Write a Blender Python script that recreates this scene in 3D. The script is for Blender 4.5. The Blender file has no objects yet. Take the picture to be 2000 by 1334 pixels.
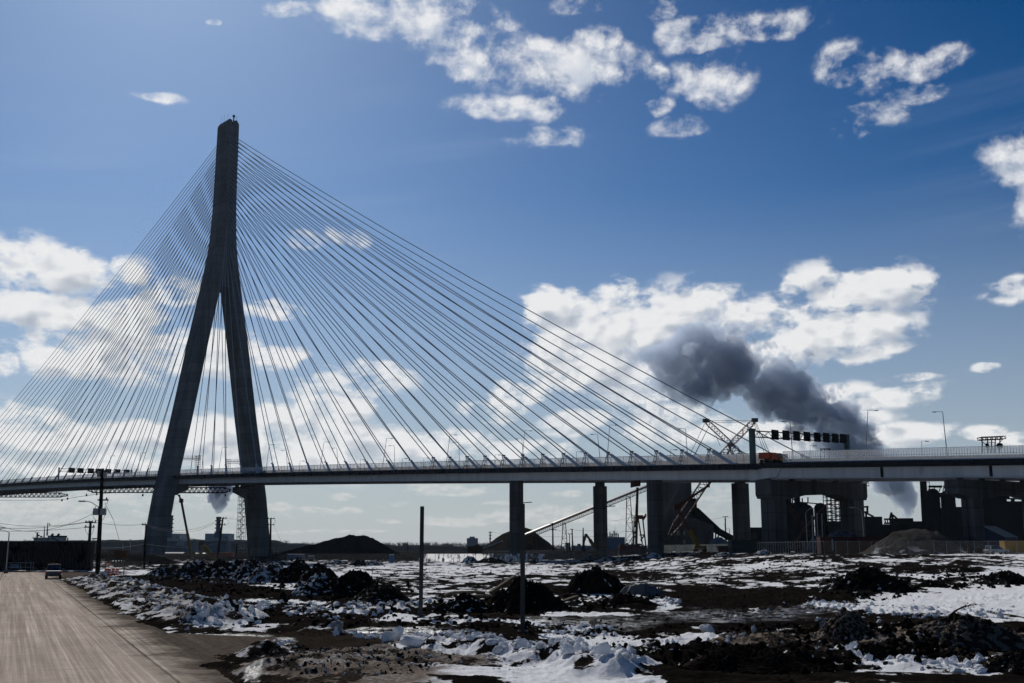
import bpy, bmesh, math, random
import numpy as np
from mathutils import Vector, Matrix, noise as mnoise

# ------------------------------------------------------------------ camera, sky, sun, exposure
S = bpy.context.scene
COL = S.collection
F, HOR, EYE = 2200.0, 1070.0, 4.1
PITCH = math.atan((HOR - 667.0) / F)
cam_d = bpy.data.cameras.new("camera")
cam = bpy.data.objects.new("camera", cam_d)
COL.objects.link(cam)
cam_d.sensor_width = 36.0
cam_d.lens = 36.0 * F / 2000.0
cam_d.clip_start, cam_d.clip_end = 0.5, 40000.0
cam.location = (0, 0, EYE)
cam.rotation_euler = (math.radians(90) + PITCH, 0, 0)
S.camera = cam
S.view_settings.view_transform = 'Standard'
S.view_settings.look = 'None'
S.view_settings.exposure = 0.0
S.view_settings.gamma = 1.0
S.render.film_transparent = False
S.cycles.max_bounces = 6
S.cycles.diffuse_bounces = 3
S.cycles.glossy_bounces = 3
S.cycles.transmission_bounces = 4
S.cycles.transparent_max_bounces = 24
S.cycles.volume_bounces = 2
S.cycles.use_denoising = True
S.cycles.use_adaptive_sampling = True
S.cycles.adaptive_threshold = 0.02
S.cycles.adaptive_min_samples = 8
S.cycles.sample_clamp_indirect = 4.0

SUN_AZ, SUN_EL = math.radians(-19.0), math.radians(35.0)      # azimuth measured from +Y towards +X


def ray(x, y):
    """Direction of the line of sight through a pixel of the photograph (2000 px wide), forward component 1."""
    u, v = (x - 1000.0) / F, (667.0 - y) / F
    c, s = math.cos(PITCH), math.sin(PITCH)
    return Vector((u, c - v * s, s + v * c))


def at(x, y, Y):
    d = ray(x, y)
    k = Y / d.y
    return Vector((d.x * k, Y, EYE + d.z * k))


def gnd(x, y, z=0.0):
    d = ray(x, y)
    k = (z - EYE) / d.z
    return Vector((d.x * k, d.y * k, z))


def azel(x, y):
    d = ray(x, y).normalized()
    return math.degrees(math.atan2(d.x, d.y)), math.degrees(math.asin(d.z))


class NT:
    """Small helper for building node trees."""
    def __init__(self, tree):
        self.t = tree

    def n(self, typ, **kw):
        nd = self.t.nodes.new(typ)
        ins = kw.pop('ins', {})
        for k, v in kw.items():
            setattr(nd, k, v)
        for k, v in ins.items():
            self.put(nd.inputs[k], v)
        return nd

    def put(self, sock, v):
        if hasattr(v, 'is_output'):
            self.t.links.new(v, sock)
        else:
            sock.default_value = v

    def m(self, op, a, b=None, c=None, clamp=False):
        nd = self.t.nodes.new('ShaderNodeMath')
        nd.operation = op
        nd.use_clamp = clamp
        for i, v in enumerate((a, b, c)):
            if v is not None:
                self.put(nd.inputs[i], v)
        return nd.outputs[0]

    def v(self, op, a, b=None, c=None, out=0):
        nd = self.t.nodes.new('ShaderNodeVectorMath')
        nd.operation = op
        for i, x in enumerate((a, b, c)):
            if x is not None:
                self.put(nd.inputs[i], x)
        return nd.outputs[out]

    def ramp(self, f, a, b, c=0.0, d=1.0, smooth=True):
        nd = self.t.nodes.new('ShaderNodeMapRange')
        nd.interpolation_type = 'SMOOTHSTEP' if smooth else 'LINEAR'
        for i, x in enumerate((f, a, b, c, d)):
            self.put(nd.inputs[i], x)
        return nd.outputs[0]

    def mix(self, f, a, b, typ='MIX'):
        nd = self.t.nodes.new('ShaderNodeMix')
        nd.data_type = 'RGBA'
        nd.blend_type = typ
        self.put(nd.inputs[0], f)
        self.put(nd.inputs[6], a)
        self.put(nd.inputs[7], b)
        return nd.outputs[2]

    def noise(self, vec, scale, detail=6, rough=0.55, dist=0.0, dim='3D', w=None, lac=2.0):
        nd = self.t.nodes.new('ShaderNodeTexNoise')
        nd.noise_dimensions = dim
        if vec is not None:
            self.put(nd.inputs['Vector'], vec)
        self.put(nd.inputs['Scale'], scale)
        self.put(nd.inputs['Detail'], detail)
        self.put(nd.inputs['Roughness'], rough)
        self.put(nd.inputs['Distortion'], dist)
        self.put(nd.inputs['Lacunarity'], lac)
        return nd


# cloud positions: centre and half-size in the photograph, turned into azimuth / elevation on the sky; last value = body (1 thick .. 0 wisp)
CLOUD_UP = [
    (790, 32, 165, 62, 1), (690, 12, 80, 40, 1), (880, 60, 70, 40, .8), (1010, 112, 165, 52, 1), (1110, 132, 125, 58, 1), (920, 128, 90, 30, .8),
    (1170, 75, 62, 30, .9), (975, 196, 112, 26, .8), (1045, 205, 48, 32, .8), (1060, 262, 75, 24, .55), (568, 20, 58, 22, .75),
    (422, 36, 20, 8, .5), (312, 201, 56, 13, .8), (1385, 158, 84, 52, 1), (1290, 207, 42, 18, .8), (1285, 150, 24, 28, .6), (1345, 62, 75, 34, .55),
    (1495, 52, 105, 34, .75), (1350, 92, 60, 18, .6), (1745, 135, 112, 40, .8), (1850, 112, 48, 36, .6), (1650, 128, 52, 48, .45),
    (1805, 178, 60, 22, .45), (1720, 222, 75, 26, .3), (1965, 318, 62, 58, 1), (1998, 385, 42, 62, 1),
    (1282, 22, 32, 24, .45), (1150, 10, 80, 22, .4),
    (575, 466, 40, 24, .6), (678, 455, 58, 20, .55), (1240, 125, 40, 50, .5), (1330, 245, 60, 20, .3), (1660, 265, 50, 14, .3), (960, 45, 50, 30, .5),
]
CLOUD_MID = [
    (70, 520, 165, 58, 1), (205, 532, 85, 42, .9), (95, 604, 150, 46, 1), (95, 650, 60, 17, .7), (340, 572, 82, 34, .9),
    (290, 690, 265, 62, 1), (150, 700, 130, 46, 1), (410, 682, 125, 50, 1), (12, 706, 30, 30, .8), (250, 610, 90, 40, .7), (545, 700, 70, 34, .8), (540, 597, 80, 24, .6),
    (45, 835, 140, 52, 1), (120, 868, 140, 46, 1), (420, 868, 180, 62, 1), (600, 850, 130, 52, 1), (720, 872, 180, 46, .9), (160, 915, 180, 40, 1),
    (560, 905, 280, 44, 1), (300, 880, 150, 60, .9), (840, 868, 130, 36, .7), (470, 905, 120, 70, .9), (640, 805, 90, 40, .6), (700, 740, 90, 40, .45), (600, 760, 60, 25, .4), (530, 820, 70, 40, .8),
    (1105, 625, 105, 60, .9), (1050, 596, 52, 44, .75), (1205, 600, 52, 66, .9), (1265, 660, 240, 105, 1), (1375, 606, 105, 46, 1), (1150, 700, 165, 85, .9),
    (1480, 622, 120, 40, .9), (1690, 562, 158, 52, 1.1), (1590, 555, 70, 45, 1), (1545, 568, 40, 40, .6), (1630, 640, 190, 50, 1), (1530, 684, 170, 36, .9), (1680, 680, 110, 30, .6),
    (1700, 776, 170, 30, .85), (1790, 743, 68, 10, .6), (1775, 858, 110, 30, .85), (1690, 820, 90, 24, .6), (1945, 722, 34, 13, .42),
    (1965, 562, 70, 26, .5), (1920, 855, 60, 18, .7), (1985, 868, 60, 20, .7), (1300, 835, 140, 50, .7), (1000, 765, 80, 34, .6), (950, 800, 80, 30, .5), (1230, 760, 130, 40, .6),
    (1500, 870, 140, 40, .6), (1130, 830, 90, 30, .45), (1000, 880, 140, 26, .5),
]
CLOUD_LOW = [
    (661, 969, 42, 9, .8), (870, 956, 95, 16, .9), (835, 950, 50, 14, .8), (630, 998, 50, 9, .7), (690, 994, 30, 9, .7), (545, 992, 40, 12, .7), (905, 1018, 110, 13, .8), (985, 1012, 70, 14, .8),
    (1108, 964, 44, 9, .7), (975, 985, 40, 6, .6), (565, 1040, 65, 5, .6), (700, 1038, 60, 5, .5), (60, 985, 170, 30, .8), (270, 1003, 26, 7, .6), (1050, 1005, 90, 22, .7), (1200, 1010, 70, 22, .6),
    (90, 1015, 160, 16, .5), (250, 968, 120, 26, .7), (400, 975, 60, 22, .5), (1145, 1003, 60, 20, .6), (750, 1017, 30, 6, .5), (640, 1040, 40, 5, .4), (1380, 965, 60, 40, .35), (1600, 985, 70, 12, .5), (1240, 985, 60, 10, .5), (590, 1003, 60, 10, .4), (780, 985, 40, 5, .4), (330, 1040, 160, 8, .4), (470, 1012, 60, 12, .5),
    (1730, 955, 90, 16, .5), (1900, 960, 80, 18, .5),
]


def cloud_group(name, blobs, nscale, amp, stretch, seed, rough, warp, grow, det=9):
    """A node group: azimuth/elevation in degrees -> signed cloud field (over 0 inside a cloud)."""
    g = bpy.data.node_groups.new(name, 'ShaderNodeTree')
    g.interface.new_socket('A', in_out='INPUT', socket_type='NodeSocketVector')
    g.interface.new_socket('Field', in_out='OUTPUT', socket_type='NodeSocketFloat')
    g.interface.new_socket('Body', in_out='OUTPUT', socket_type='NodeSocketFloat')
    t = NT(g)
    gi, go = g.nodes.new('NodeGroupInput'), g.nodes.new('NodeGroupOutput')
    A = gi.outputs[0]
    st = t.v('MULTIPLY_ADD', A, (1, stretch, 1), (seed, seed * .37, 0))
    big = t.noise(st, nscale * .28, 2, .5, dim='2D')
    off = t.v('MULTIPLY', t.v('SUBTRACT', big.outputs['Color'], (.5, .5, .5)), (warp, warp / stretch, 0))
    fine = t.noise(t.v('MULTIPLY_ADD', A, (1, stretch, 1), (seed * 2.1, seed, 0)), nscale * 2.2, 3, .6, dim='2D')
    off2 = t.v('MULTIPLY', t.v('SUBTRACT', fine.outputs['Color'], (.5, .5, .5)), (warp * .16, warp * .16 / stretch, 0))
    Aw = t.v('ADD', t.v('ADD', A, off), off2)
    cur = None
    for (x, y, rx, ry, w) in blobs:
        rx, ry = rx * grow, ry * grow
        a, e = azel(x, y)
        a2, _ = azel(x + rx, y)
        _, e2 = azel(x, y - ry)
        ix, iy = 1.0 / max(abs(a2 - a), .02), 1.0 / max(abs(e2 - e), .02)
        q = t.v('MULTIPLY_ADD', Aw, (ix, iy, 0), (-a * ix, -e * iy, 0))
        L = t.v('LENGTH', q, out=1)
        f = t.m('MINIMUM', t.m('MULTIPLY_ADD', L, -.95, .96), .52 * w)
        cur = f if cur is None else t.m('MAXIMUM', cur, f)
    sn = t.v('ADD', st, off)
    n1 = t.noise(sn, nscale, det, rough, dim='2D')
    n2 = t.noise(t.v('ADD', sn, off2), nscale * 1.9, max(det - 1, 1), rough + .05, dim='2D')
    nz = t.m('ADD', t.m('MULTIPLY', t.m('SUBTRACT', n1.outputs['Fac'], .5), 1.5), t.m('MULTIPLY', t.m('SUBTRACT', n2.outputs['Fac'], .5), .9))
    fld = t.m('MULTIPLY_ADD', nz, amp, cur)
    t.put(go.inputs[0], fld)
    t.put(go.inputs[1], cur)
    return g


def make_world():
    W = bpy.data.worlds.new("World")
    S.world = W
    W.use_nodes = True
    nt = W.node_tree
    nt.nodes.clear()
    t = NT(nt)
    out = t.n('ShaderNodeOutputWorld')
    bg = t.n('ShaderNodeBackground')
    nt.links.new(bg.outputs[0], out.inputs[0])
    sky = t.n('ShaderNodeTexSky', sky_type='NISHITA', sun_disc=False, sun_elevation=SUN_EL,
              sun_rotation=SUN_AZ, altitude=200, air_density=1.0, dust_density=0.55, ozone_density=2.2)
    k = 1 / .095
    base = t.v('MAXIMUM', t.v('MULTIPLY_ADD', sky.outputs[0], (.45, .62, .85), (-.088 * k, -.13 * k, -.227 * k)), (.004 * k, .02 * k, .06 * k))
    geo = t.n('ShaderNodeTexCoord').outputs['Generated']
    sep = t.n('ShaderNodeSeparateXYZ', ins={0: geo})
    az = t.m('MULTIPLY', t.m('ARCTAN2', sep.outputs[0], sep.outputs[1]), 57.29578)
    el = t.m('MULTIPLY', t.m('ARCSINE', sep.outputs[2]), 57.29578)
    comb = t.n('ShaderNodeCombineXYZ', ins={0: az, 1: el})
    A = comb.outputs[0]
    # thin high veil: long faint streaks and pale air low down
    rot = t.n('ShaderNodeVectorRotate', rotation_type='Z_AXIS', ins={'Vector': A, 'Angle': math.radians(-6)}).outputs[0]
    st = t.noise(t.v('MULTIPLY', rot, (.035, .62, 1)), 1.0, 7, .55, .3, dim='2D').outputs['Fac']
    lump = t.noise(t.v('MULTIPLY', A, (.05, .10, 1)), 1.0, 3, .5, dim='2D').outputs['Fac']
    band = t.m('MULTIPLY', t.ramp(el, 10, 14), t.ramp(el, 26, 19))
    veil = t.m('MULTIPLY', t.m('MULTIPLY', t.ramp(st, .42, .75), band), t.ramp(lump, .35, .65))
    col = t.mix(t.m('MULTIPLY', veil, .06), base, (6.3, 6.9, 7.8, 1))
    low = t.m('POWER', t.ramp(el, 18.0, -1.0, smooth=False), 1.3)
    hz = t.n('ShaderNodeSeparateXYZ', ins={0: t.v('NORMALIZE', t.v('MULTIPLY', geo, (1, 1, 0)))})
    fr = t.m('ADD', t.m('MULTIPLY', hz.outputs[0], math.sin(SUN_AZ)), t.m('MULTIPLY', hz.outputs[1], math.cos(SUN_AZ)))
    low = t.m('MULTIPLY', low, t.ramp(fr, -.45, .55, .30, 1.0))
    col = t.mix(t.m('MULTIPLY', low, .95), col, (4.95, 5.3, 5.75, 1))
    for name, blobs, grow, ns, amp, stretch, seed, rough, warp, dx, dy, wid, lit, dark, opac in (
            ("cloud_low", CLOUD_LOW, 1.05, .95, .75, 2.4, 31.0, .58, 1.2, -.12, .15, .60, (6.9, 6.9, 6.8, 1), (5.2, 5.6, 6.0, 1), .80),
            ("cloud_mid", CLOUD_MID, 1.10, .36, 1.0, 1.7, 7.0, .58, 2.2, -.5, .8, .48, (8.9, 8.95, 9.0, 1), (4.3, 4.8, 5.6, 1), .97),
            ("cloud_up", CLOUD_UP, 1.12, .38, 1.18, 1.3, 3.0, .61, 2.2, -.35, .55, .86, (8.9, 8.95, 9.1, 1), (6.2, 6.7, 7.6, 1), .95)):
        g = cloud_group(name, blobs, ns, amp, stretch, seed, rough, warp, grow)
        gs = cloud_group(name + '_soft', blobs, ns, amp, stretch, seed, rough, warp, grow, 2)
        g1 = t.n('ShaderNodeGroup', node_tree=g, ins={0: A})
        g2 = t.n('ShaderNodeGroup', node_tree=gs, ins={0: t.v('ADD', A, (dx, dy, 0))})
        a = t.ramp(g1.outputs[0], .02, wid)
        a = t.m('MULTIPLY', t.m('MULTIPLY', a, t.ramp(g1.outputs[1], -.30, .36)), opac)
        thick = t.m('MULTIPLY', t.ramp(g2.outputs[0], .15, 1.05), t.ramp(g1.outputs[0], .1, .5))
        relief = t.m('MULTIPLY_ADD', t.m('SUBTRACT', g2.outputs[0], g1.outputs[0]), .8, .0)
        shade = t.m('ADD', t.m('MULTIPLY', thick, .75), relief, clamp=True)
        cc = t.mix(shade, lit, dark)
        col = t.mix(a, col, cc)
    t.put(bg.inputs[0], col)
    bg.inputs[1].default_value = 0.095
    W.cycles.sampling_method = 'MANUAL'
    W.cycles.sample_map_resolution = 512


make_world()

sun_d = bpy.data.lights.new("sun", 'SUN')
sun = bpy.data.objects.new("sun", sun_d)
COL.objects.link(sun)
sun_d.energy = 3.2
sun_d.angle = math.radians(.53)
sun_d.color = (1.0, .95, .87)
sun.rotation_euler = (math.radians(90) - SUN_EL, 0, math.pi - SUN_AZ)
#--SETUP-END

# ------------------------------------------------------------------ helpers
class MB:
    """Collects shapes and links them as one mesh object."""
    def __init__(self):
        self.v, self.f = [], []

    def add(self, vs, fs):
        o = len(self.v)
        self.v += [tuple(p) for p in vs]
        self.f += [tuple(i + o for i in f) for f in fs]
        return self

    def box(self, c, s, rz=0.0, M=None):
        hx, hy, hz = s[0] / 2, s[1] / 2, s[2] / 2
        cr, sr = math.cos(rz), math.sin(rz)
        vs = []
        for x, y, z in ((-hx, -hy, -hz), (hx, -hy, -hz), (hx, hy, -hz), (-hx, hy, -hz), (-hx, -hy, hz), (hx, -hy, hz), (hx, hy, hz), (-hx, hy, hz)):
            if M is not None:
                q = M @ Vector((x, y, z))
                vs.append((c[0] + q.x, c[1] + q.y, c[2] + q.z))
            else:
                vs.append((c[0] + x * cr - y * sr, c[1] + x * sr + y * cr, c[2] + z))
        return self.add(vs, [(0, 3, 2, 1), (4, 5, 6, 7), (0, 1, 5, 4), (1, 2, 6, 5), (2, 3, 7, 6), (3, 0, 4, 7)])

    def beam(self, a, b, w, h=None, up=(0, 0, 1)):
        a, b = Vector(a), Vector(b)
        h = w if h is None else h
        d = (b - a)
        L = d.length
        if L < 1e-6:
            return self
        d /= L
        u = Vector(up)
        x = d.cross(u)
        if x.length < 1e-3:
            x = d.cross(Vector((1, 0, 0)))
        x.normalize()
        z = x.cross(d)
        vs = []
        for p in (a, b):
            for sx, sz in ((-1, -1), (1, -1), (1, 1), (-1, 1)):
                vs.append(p + x * (sx * w / 2) + z * (sz * h / 2))
        return self.add(vs, [(0, 1, 2, 3), (7, 6, 5, 4), (0, 4, 5, 1), (1, 5, 6, 2), (2, 6, 7, 3), (3, 7, 4, 0)])

    def tube(self, pts, r, n=8, cap=True):
        pts = [Vector(p) for p in pts]
        rs = r if isinstance(r, (list, tuple)) else [r] * len(pts)
        o = len(self.v)
        prev = None
        for i, p in enumerate(pts):
            d = (pts[min(i + 1, len(pts) - 1)] - pts[max(i - 1, 0)]).normalized()
            if prev is None:
                x = d.cross(Vector((0, 0, 1)))
                if x.length < 1e-3:
                    x = d.cross(Vector((0, 1, 0)))
            else:
                x = prev - d * prev.dot(d)
            x.normalize()
            prev = x
            y = d.cross(x)
            for k in range(n):
                t = 2 * math.pi * k / n
                self.v.append(tuple(p + (x * math.cos(t) + y * math.sin(t)) * rs[i]))
        for i in range(len(pts) - 1):
            for k in range(n):
                a, b = o + i * n + k, o + i * n + (k + 1) % n
                self.f.append((a, b, b + n, a + n))
        if cap:
            self.f.append(tuple(o + k for k in range(n - 1, -1, -1)))
            self.f.append(tuple(o + (len(pts) - 1) * n + k for k in range(n)))
        return self

    def lathe(self, c, prof, n=20):
        """prof: (radius, height) pairs, from the bottom up, about a vertical axis at c."""
        o = len(self.v)
        for r, z in prof:
            for k in range(n):
                t = 2 * math.pi * k / n
                self.v.append((c[0] + r * math.cos(t), c[1] + r * math.sin(t), c[2] + z))
        for i in range(len(prof) - 1):
            for k in range(n):
                a, b = o + i * n + k, o + i * n + (k + 1) % n
                self.f.append((a, b, b + n, a + n))
        self.f.append(tuple(o + k for k in range(n - 1, -1, -1)))
        self.f.append(tuple(o + (len(prof) - 1) * n + k for k in range(n)))
        return self

    def loft(self, rings, cap=True):
        n = len(rings[0])
        o = len(self.v)
        for r in rings:
            self.v += [tuple(p) for p in r]
        for i in range(len(rings) - 1):
            for k in range(n):
                a, b = o + i * n + k, o + i * n + (k + 1) % n
                self.f.append((a, b, b + n, a + n))
        if cap:
            self.f.append(tuple(o + k for k in range(n - 1, -1, -1)))
            self.f.append(tuple(o + (len(rings) - 1) * n + k for k in range(n)))
        return self

    def prism(self, outline, d):
        """outline: 3-D points of a flat polygon; pushed by the vector d."""
        d = Vector(d)
        return self.loft([[Vector(p) for p in outline], [Vector(p) + d for p in outline]])

    def truss(self, a, b, w, h, n, r, up=(0, 0, 1), diag=True, taper=(1, 1)):
        """A square lattice girder from a to b."""
        a, b = Vector(a), Vector(b)
        d = (b - a).normalized()
        x = d.cross(Vector(up))
        if x.length < 1e-3:
            x = d.cross(Vector((1, 0, 0)))
        x.normalize()
        z = x.cross(d)
        P = []
        for i in range(n + 1):
            t = i / n
            k = 1.0
            if t < .12:
                k = taper[0] + (1 - taper[0]) * t / .12
            if t > .88:
                k = taper[1] + (1 - taper[1]) * (1 - t) / .12
            p = a.lerp(b, t)
            P.append([p + x * sx * w / 2 * k + z * sz * h / 2 * k for sx, sz in ((-1, -1), (1, -1), (1, 1), (-1, 1))])
        for c in range(4):
            for i in range(n):
                self.beam(P[i][c], P[i + 1][c], r * 1.5)
                if diag:
                    c2 = (c + 1) % 4
                    if i % 2 == 0:
                        self.beam(P[i][c], P[i + 1][c2], r)
                    else:
                        self.beam(P[i][c2], P[i + 1][c], r)
            for i in (0, n):
                self.beam(P[i][c], P[i][(c + 1) % 4], r)
        return self

    def build(self, name, mat, parent=None, smooth=False, loc=None):
        me = bpy.data.meshes.new(name)
        off = Vector(parent.matrix_world.translation) if parent is not None else Vector(loc or (0, 0, 0))
        if parent is not None:
            off = world_loc(parent)
        vs = [(p[0] - off.x, p[1] - off.y, p[2] - off.z) for p in self.v]
        me.from_pydata(vs, [], self.f)
        me.update()
        bm = bmesh.new()
        bm.from_mesh(me)
        bmesh.ops.recalc_face_normals(bm, faces=bm.faces)
        bm.to_mesh(me)
        bm.free()
        if smooth:
            for p in me.polygons:
                p.use_smooth = True
            me.set_sharp_from_angle(angle=math.radians(35))
        me.materials.append(mat)
        o = bpy.data.objects.new(name, me)
        COL.objects.link(o)
        if parent is not None:
            o.parent = parent
        else:
            o.location = off
        return o


def world_loc(o):
    p = Vector(o.location)
    while o.parent is not None:
        o = o.parent
        p = p + Vector(o.location)
    return p


def tag(o, label, cat, group=None, kind=None):
    if label:
        o['label'] = label
    if cat:
        o['category'] = cat
    if group:
        o['group'] = group
    if kind:
        o['kind'] = kind
    return o


def thing(name, label, cat, loc, group=None):
    o = bpy.data.objects.new(name, None)
    o.empty_display_size = 1.0
    COL.objects.link(o)
    o.location = loc
    return tag(o, label, cat, group)


def dup(root, loc, rz=0.0, label=None, group=None, scale=None):
    r = root.copy()
    COL.objects.link(r)
    r.location = loc
    r.rotation_euler = (0, 0, rz)
    if scale:
        r.scale = (scale, scale, scale)
    if label:
        r['label'] = label
    if group:
        r['group'] = group
    for ch in list(root.children):
        c = ch.copy()
        COL.objects.link(c)
        c.parent = r
        for g in list(ch.children):
            d = g.copy()
            COL.objects.link(d)
            d.parent = c
    return r


def material(name, color, rough=.7, metal=0.0, var=.25, scale=1.0, bump=0.0, streak=0.0, spec=None, joints=None):
    if spec is None:
        spec = .35 if rough < .65 else (.12 if rough < .85 else 0.0)
    m = bpy.data.materials.new(name)
    m.use_nodes = True
    t = NT(m.node_tree)
    b = m.node_tree.nodes['Principled BSDF']
    co = t.n('ShaderNodeNewGeometry').outputs['Position']
    n1 = t.noise(co, scale, 6, .6).outputs['Fac']
    f = t.m('MULTIPLY_ADD', n1, 2 * var, 1 - var)
    if streak:
        n2 = t.noise(t.v('MULTIPLY', co, (1.2, 1.2, .05)), scale * 1.5, 4, .6).outputs['Fac']
        f = t.m('MULTIPLY', f, t.m('MULTIPLY_ADD', t.ramp(n2, .35, .7), -streak, 1.0))
    if joints:
        z = t.n('ShaderNodeSeparateXYZ', ins={0: co}).outputs[2]
        fr = t.m('FRACT', t.m('DIVIDE', z, joints))
        f = t.m('MULTIPLY', f, t.m('MULTIPLY_ADD', t.m('LESS_THAN', fr, .045), -.35, 1.0))
        cell = t.n('ShaderNodeTexWhiteNoise', noise_dimensions='1D', ins={'W': t.m('FLOOR', t.m('DIVIDE', z, joints))}).outputs[0]
        f = t.m('MULTIPLY', f, t.m('MULTIPLY_ADD', cell, .22, .89))
    c = t.v('SCALE', (color[0], color[1], color[2]))
    t.put(c.node.inputs['Scale'], f)
    t.put(b.inputs['Base Color'], c)
    b.inputs['Roughness'].default_value = rough
    b.inputs['Metallic'].default_value = metal
    b.inputs['Specular IOR Level'].default_value = spec
    if bump:
        bp = t.n('ShaderNodeBump', ins={'Strength': bump, 'Distance': .1, 'Height': t.noise(co, scale * 6, 6, .65).outputs['Fac']})
        t.put(b.inputs['Normal'], bp.outputs[0])
    return m


M = {}
M['concrete'] = material('pier_concrete', (.105, .108, .115), .9, var=.26, scale=.25, streak=.42, bump=.3, joints=4.2)
M['tower_conc'] = material('tower_concrete', (.185, .19, .20), .9, var=.34, scale=.12, streak=.42, bump=.3, joints=4.6)
M['white_steel'] = material('painted_girder_steel', (.58, .61, .67), .6, var=.10, scale=.3, streak=.18)
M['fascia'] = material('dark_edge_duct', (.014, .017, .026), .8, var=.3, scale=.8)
M['cable'] = material('stay_sheath', (.25, .28, .33), .45, var=.1, scale=.2)
M['sleeve'] = material('anchor_sleeve_steel', (.40, .46, .56), .5, var=.12, scale=1.0)
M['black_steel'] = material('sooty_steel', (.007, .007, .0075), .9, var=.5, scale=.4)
M['dark_steel'] = material('dark_steel', (.045, .045, .05), .6, var=.4, scale=1.0)
M['gray_steel'] = material('galvanised_steel', (.27, .28, .29), .45, .3, var=.2, scale=2.0)
M['pale_rail'] = material('pale_parapet_rail', (.62, .64, .66), .5, var=.1)
M['dull_steel'] = material('dull_galvanised_post', (.055, .058, .062), .7, .0, var=.3, scale=3.0, streak=.3)
M['teal_steel'] = material('teal_painted_steel', (.035, .085, .085), .5, var=.2, scale=1.0)
M['red_paint'] = material('red_crane_paint', (.11, .018, .014), .6, var=.35, scale=1.5)  # darkened red: shade on cranes and lifts is put into the colour
M['white_paint'] = material('white_paint', (.70, .70, .70), .5, var=.15, scale=2.0)
M['orange_paint'] = material('orange_paint', (.42, .065, .016), .6, var=.25, scale=2.0)
M['yellow_paint'] = material('yellow_paint', (.30, .165, .018), .6, var=.3, scale=2.0)
M['rubber'] = material('black_rubber', (.012, .012, .012), .85, var=.3, scale=4)
M['wood'] = material('weathered_pole_wood', (.022, .018, .016), .9, var=.45, scale=2.5, streak=.5)
M['fiber'] = material('insulator', (.12, .12, .12), .4)
M['wire'] = material('wire', (.02, .02, .022), .6)
M['rust'] = material('rusty_steel', (.10, .042, .022), .85, var=.45, scale=1.0)
M['glass'] = material('dark_window_glass', (.015, .018, .022), .08, var=.1, spec=.6)
M['blue_gray'] = material('hazy_blue_gray_cladding', (.085, .13, .20), .7, var=.2, scale=.2, streak=.2)  # bluish tint puts distance haze into the far plant's colour
M['navy'] = material('navy_cladding', (.02, .035, .085), .6, var=.2, scale=.5)
M['pale_clad'] = material('pale_cladding', (.42, .45, .48), .6, var=.15, scale=.3, streak=.2)
M['tan_clad'] = material('tan_gray_cladding', (.10, .10, .10), .9, var=.2, scale=.25, streak=.35)
M['coal'] = material('coal_heap', (.010, .010, .010), 1.0, var=.5, scale=.3)

# ------------------------------------------------------------------ bridge frame of reference
AX, PX = Vector((.661, -.7504, 0)), Vector((.7504, .661, 0))      # along the deck (towards land), across it (away)
TN = Vector((-161.5, 536.9, 0))                                    # tower axis on the near cable plane
WID = 42.0


def bp(s, t, z):
    return TN + AX * s + PX * t + Vector((0, 0, z))


def pix_t(x, y, t):
    """Pixel -> (s, z) on the vertical plane at offset t across the deck."""
    d = ray(x, y)
    k = (t + TN.dot(PX)) / (d.dot(PX))
    p = d * k
    return (p - TN).dot(AX), EYE + d.z * k


def pix_s(x, y, s):
    """Pixel -> (t, z) on the cross plane at station s."""
    d = ray(x, y)
    k = (s + TN.dot(AX)) / (d.dot(AX))
    p = d * k
    return (p - TN).dot(PX), EYE + d.z * k


_prof = sorted([pix_t(*q, -1.6) for q in ((2000, 894.6), (1800, 899.6), (1600, 903.6), (1436, 907.5), (1185, 911.0), (869, 916), (609, 920.5), (475, 923.5), (390, 925.5), (249, 928.0), (133, 935.0), (7.5, 949))])
_ps = [-700, -440] + [q[0] for q in _prof] + [470, 560]
_pz = [44.5, 46.3] + [q[1] for q in _prof] + [_prof[-1][1] - 2.4, _prof[-1][1] - 5.4]
_pf = np.polyfit(_ps[1:-1], _pz[1:-1], 3)


def zd(s, t=0.0):
    """Deck edge level; the far side is a little higher."""
    return float(np.polyval(_pf, max(s, -430))) + .019 * t


def stations(a, b, step):
    n = max(1, int(round((b - a) / step)))
    return [a + (b - a) * i / n for i in range(n + 1)]


def deck_strip(mb, ss, sec):
    """sec: list of (t, dz) closed outline swept along the deck."""
    mb.loft([[bp(s, t, zd(s, t) + dz) for t, dz in sec] for s in ss])
    return mb


JOINT = 338.5

# ------------------------------------------------------------------ the cable-stayed bridge
TC = 20.6
_edge = [pix_s(x, y, -6.0) for x, y in ((276, 1085), (297, 970), (334, 812), (366, 665), (393.5, 547.5), (403.6, 500), (408.5, 470), (414, 414), (417, 370), (421, 300), (424, 250))]
_ez = [e[1] for e in _edge]
_eh = [TC - e[0] for e in _edge]
_eh[-1] = min(_eh[-1], 3.3)


def half(z):
    return float(np.interp(z, _ez, _eh))


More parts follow.
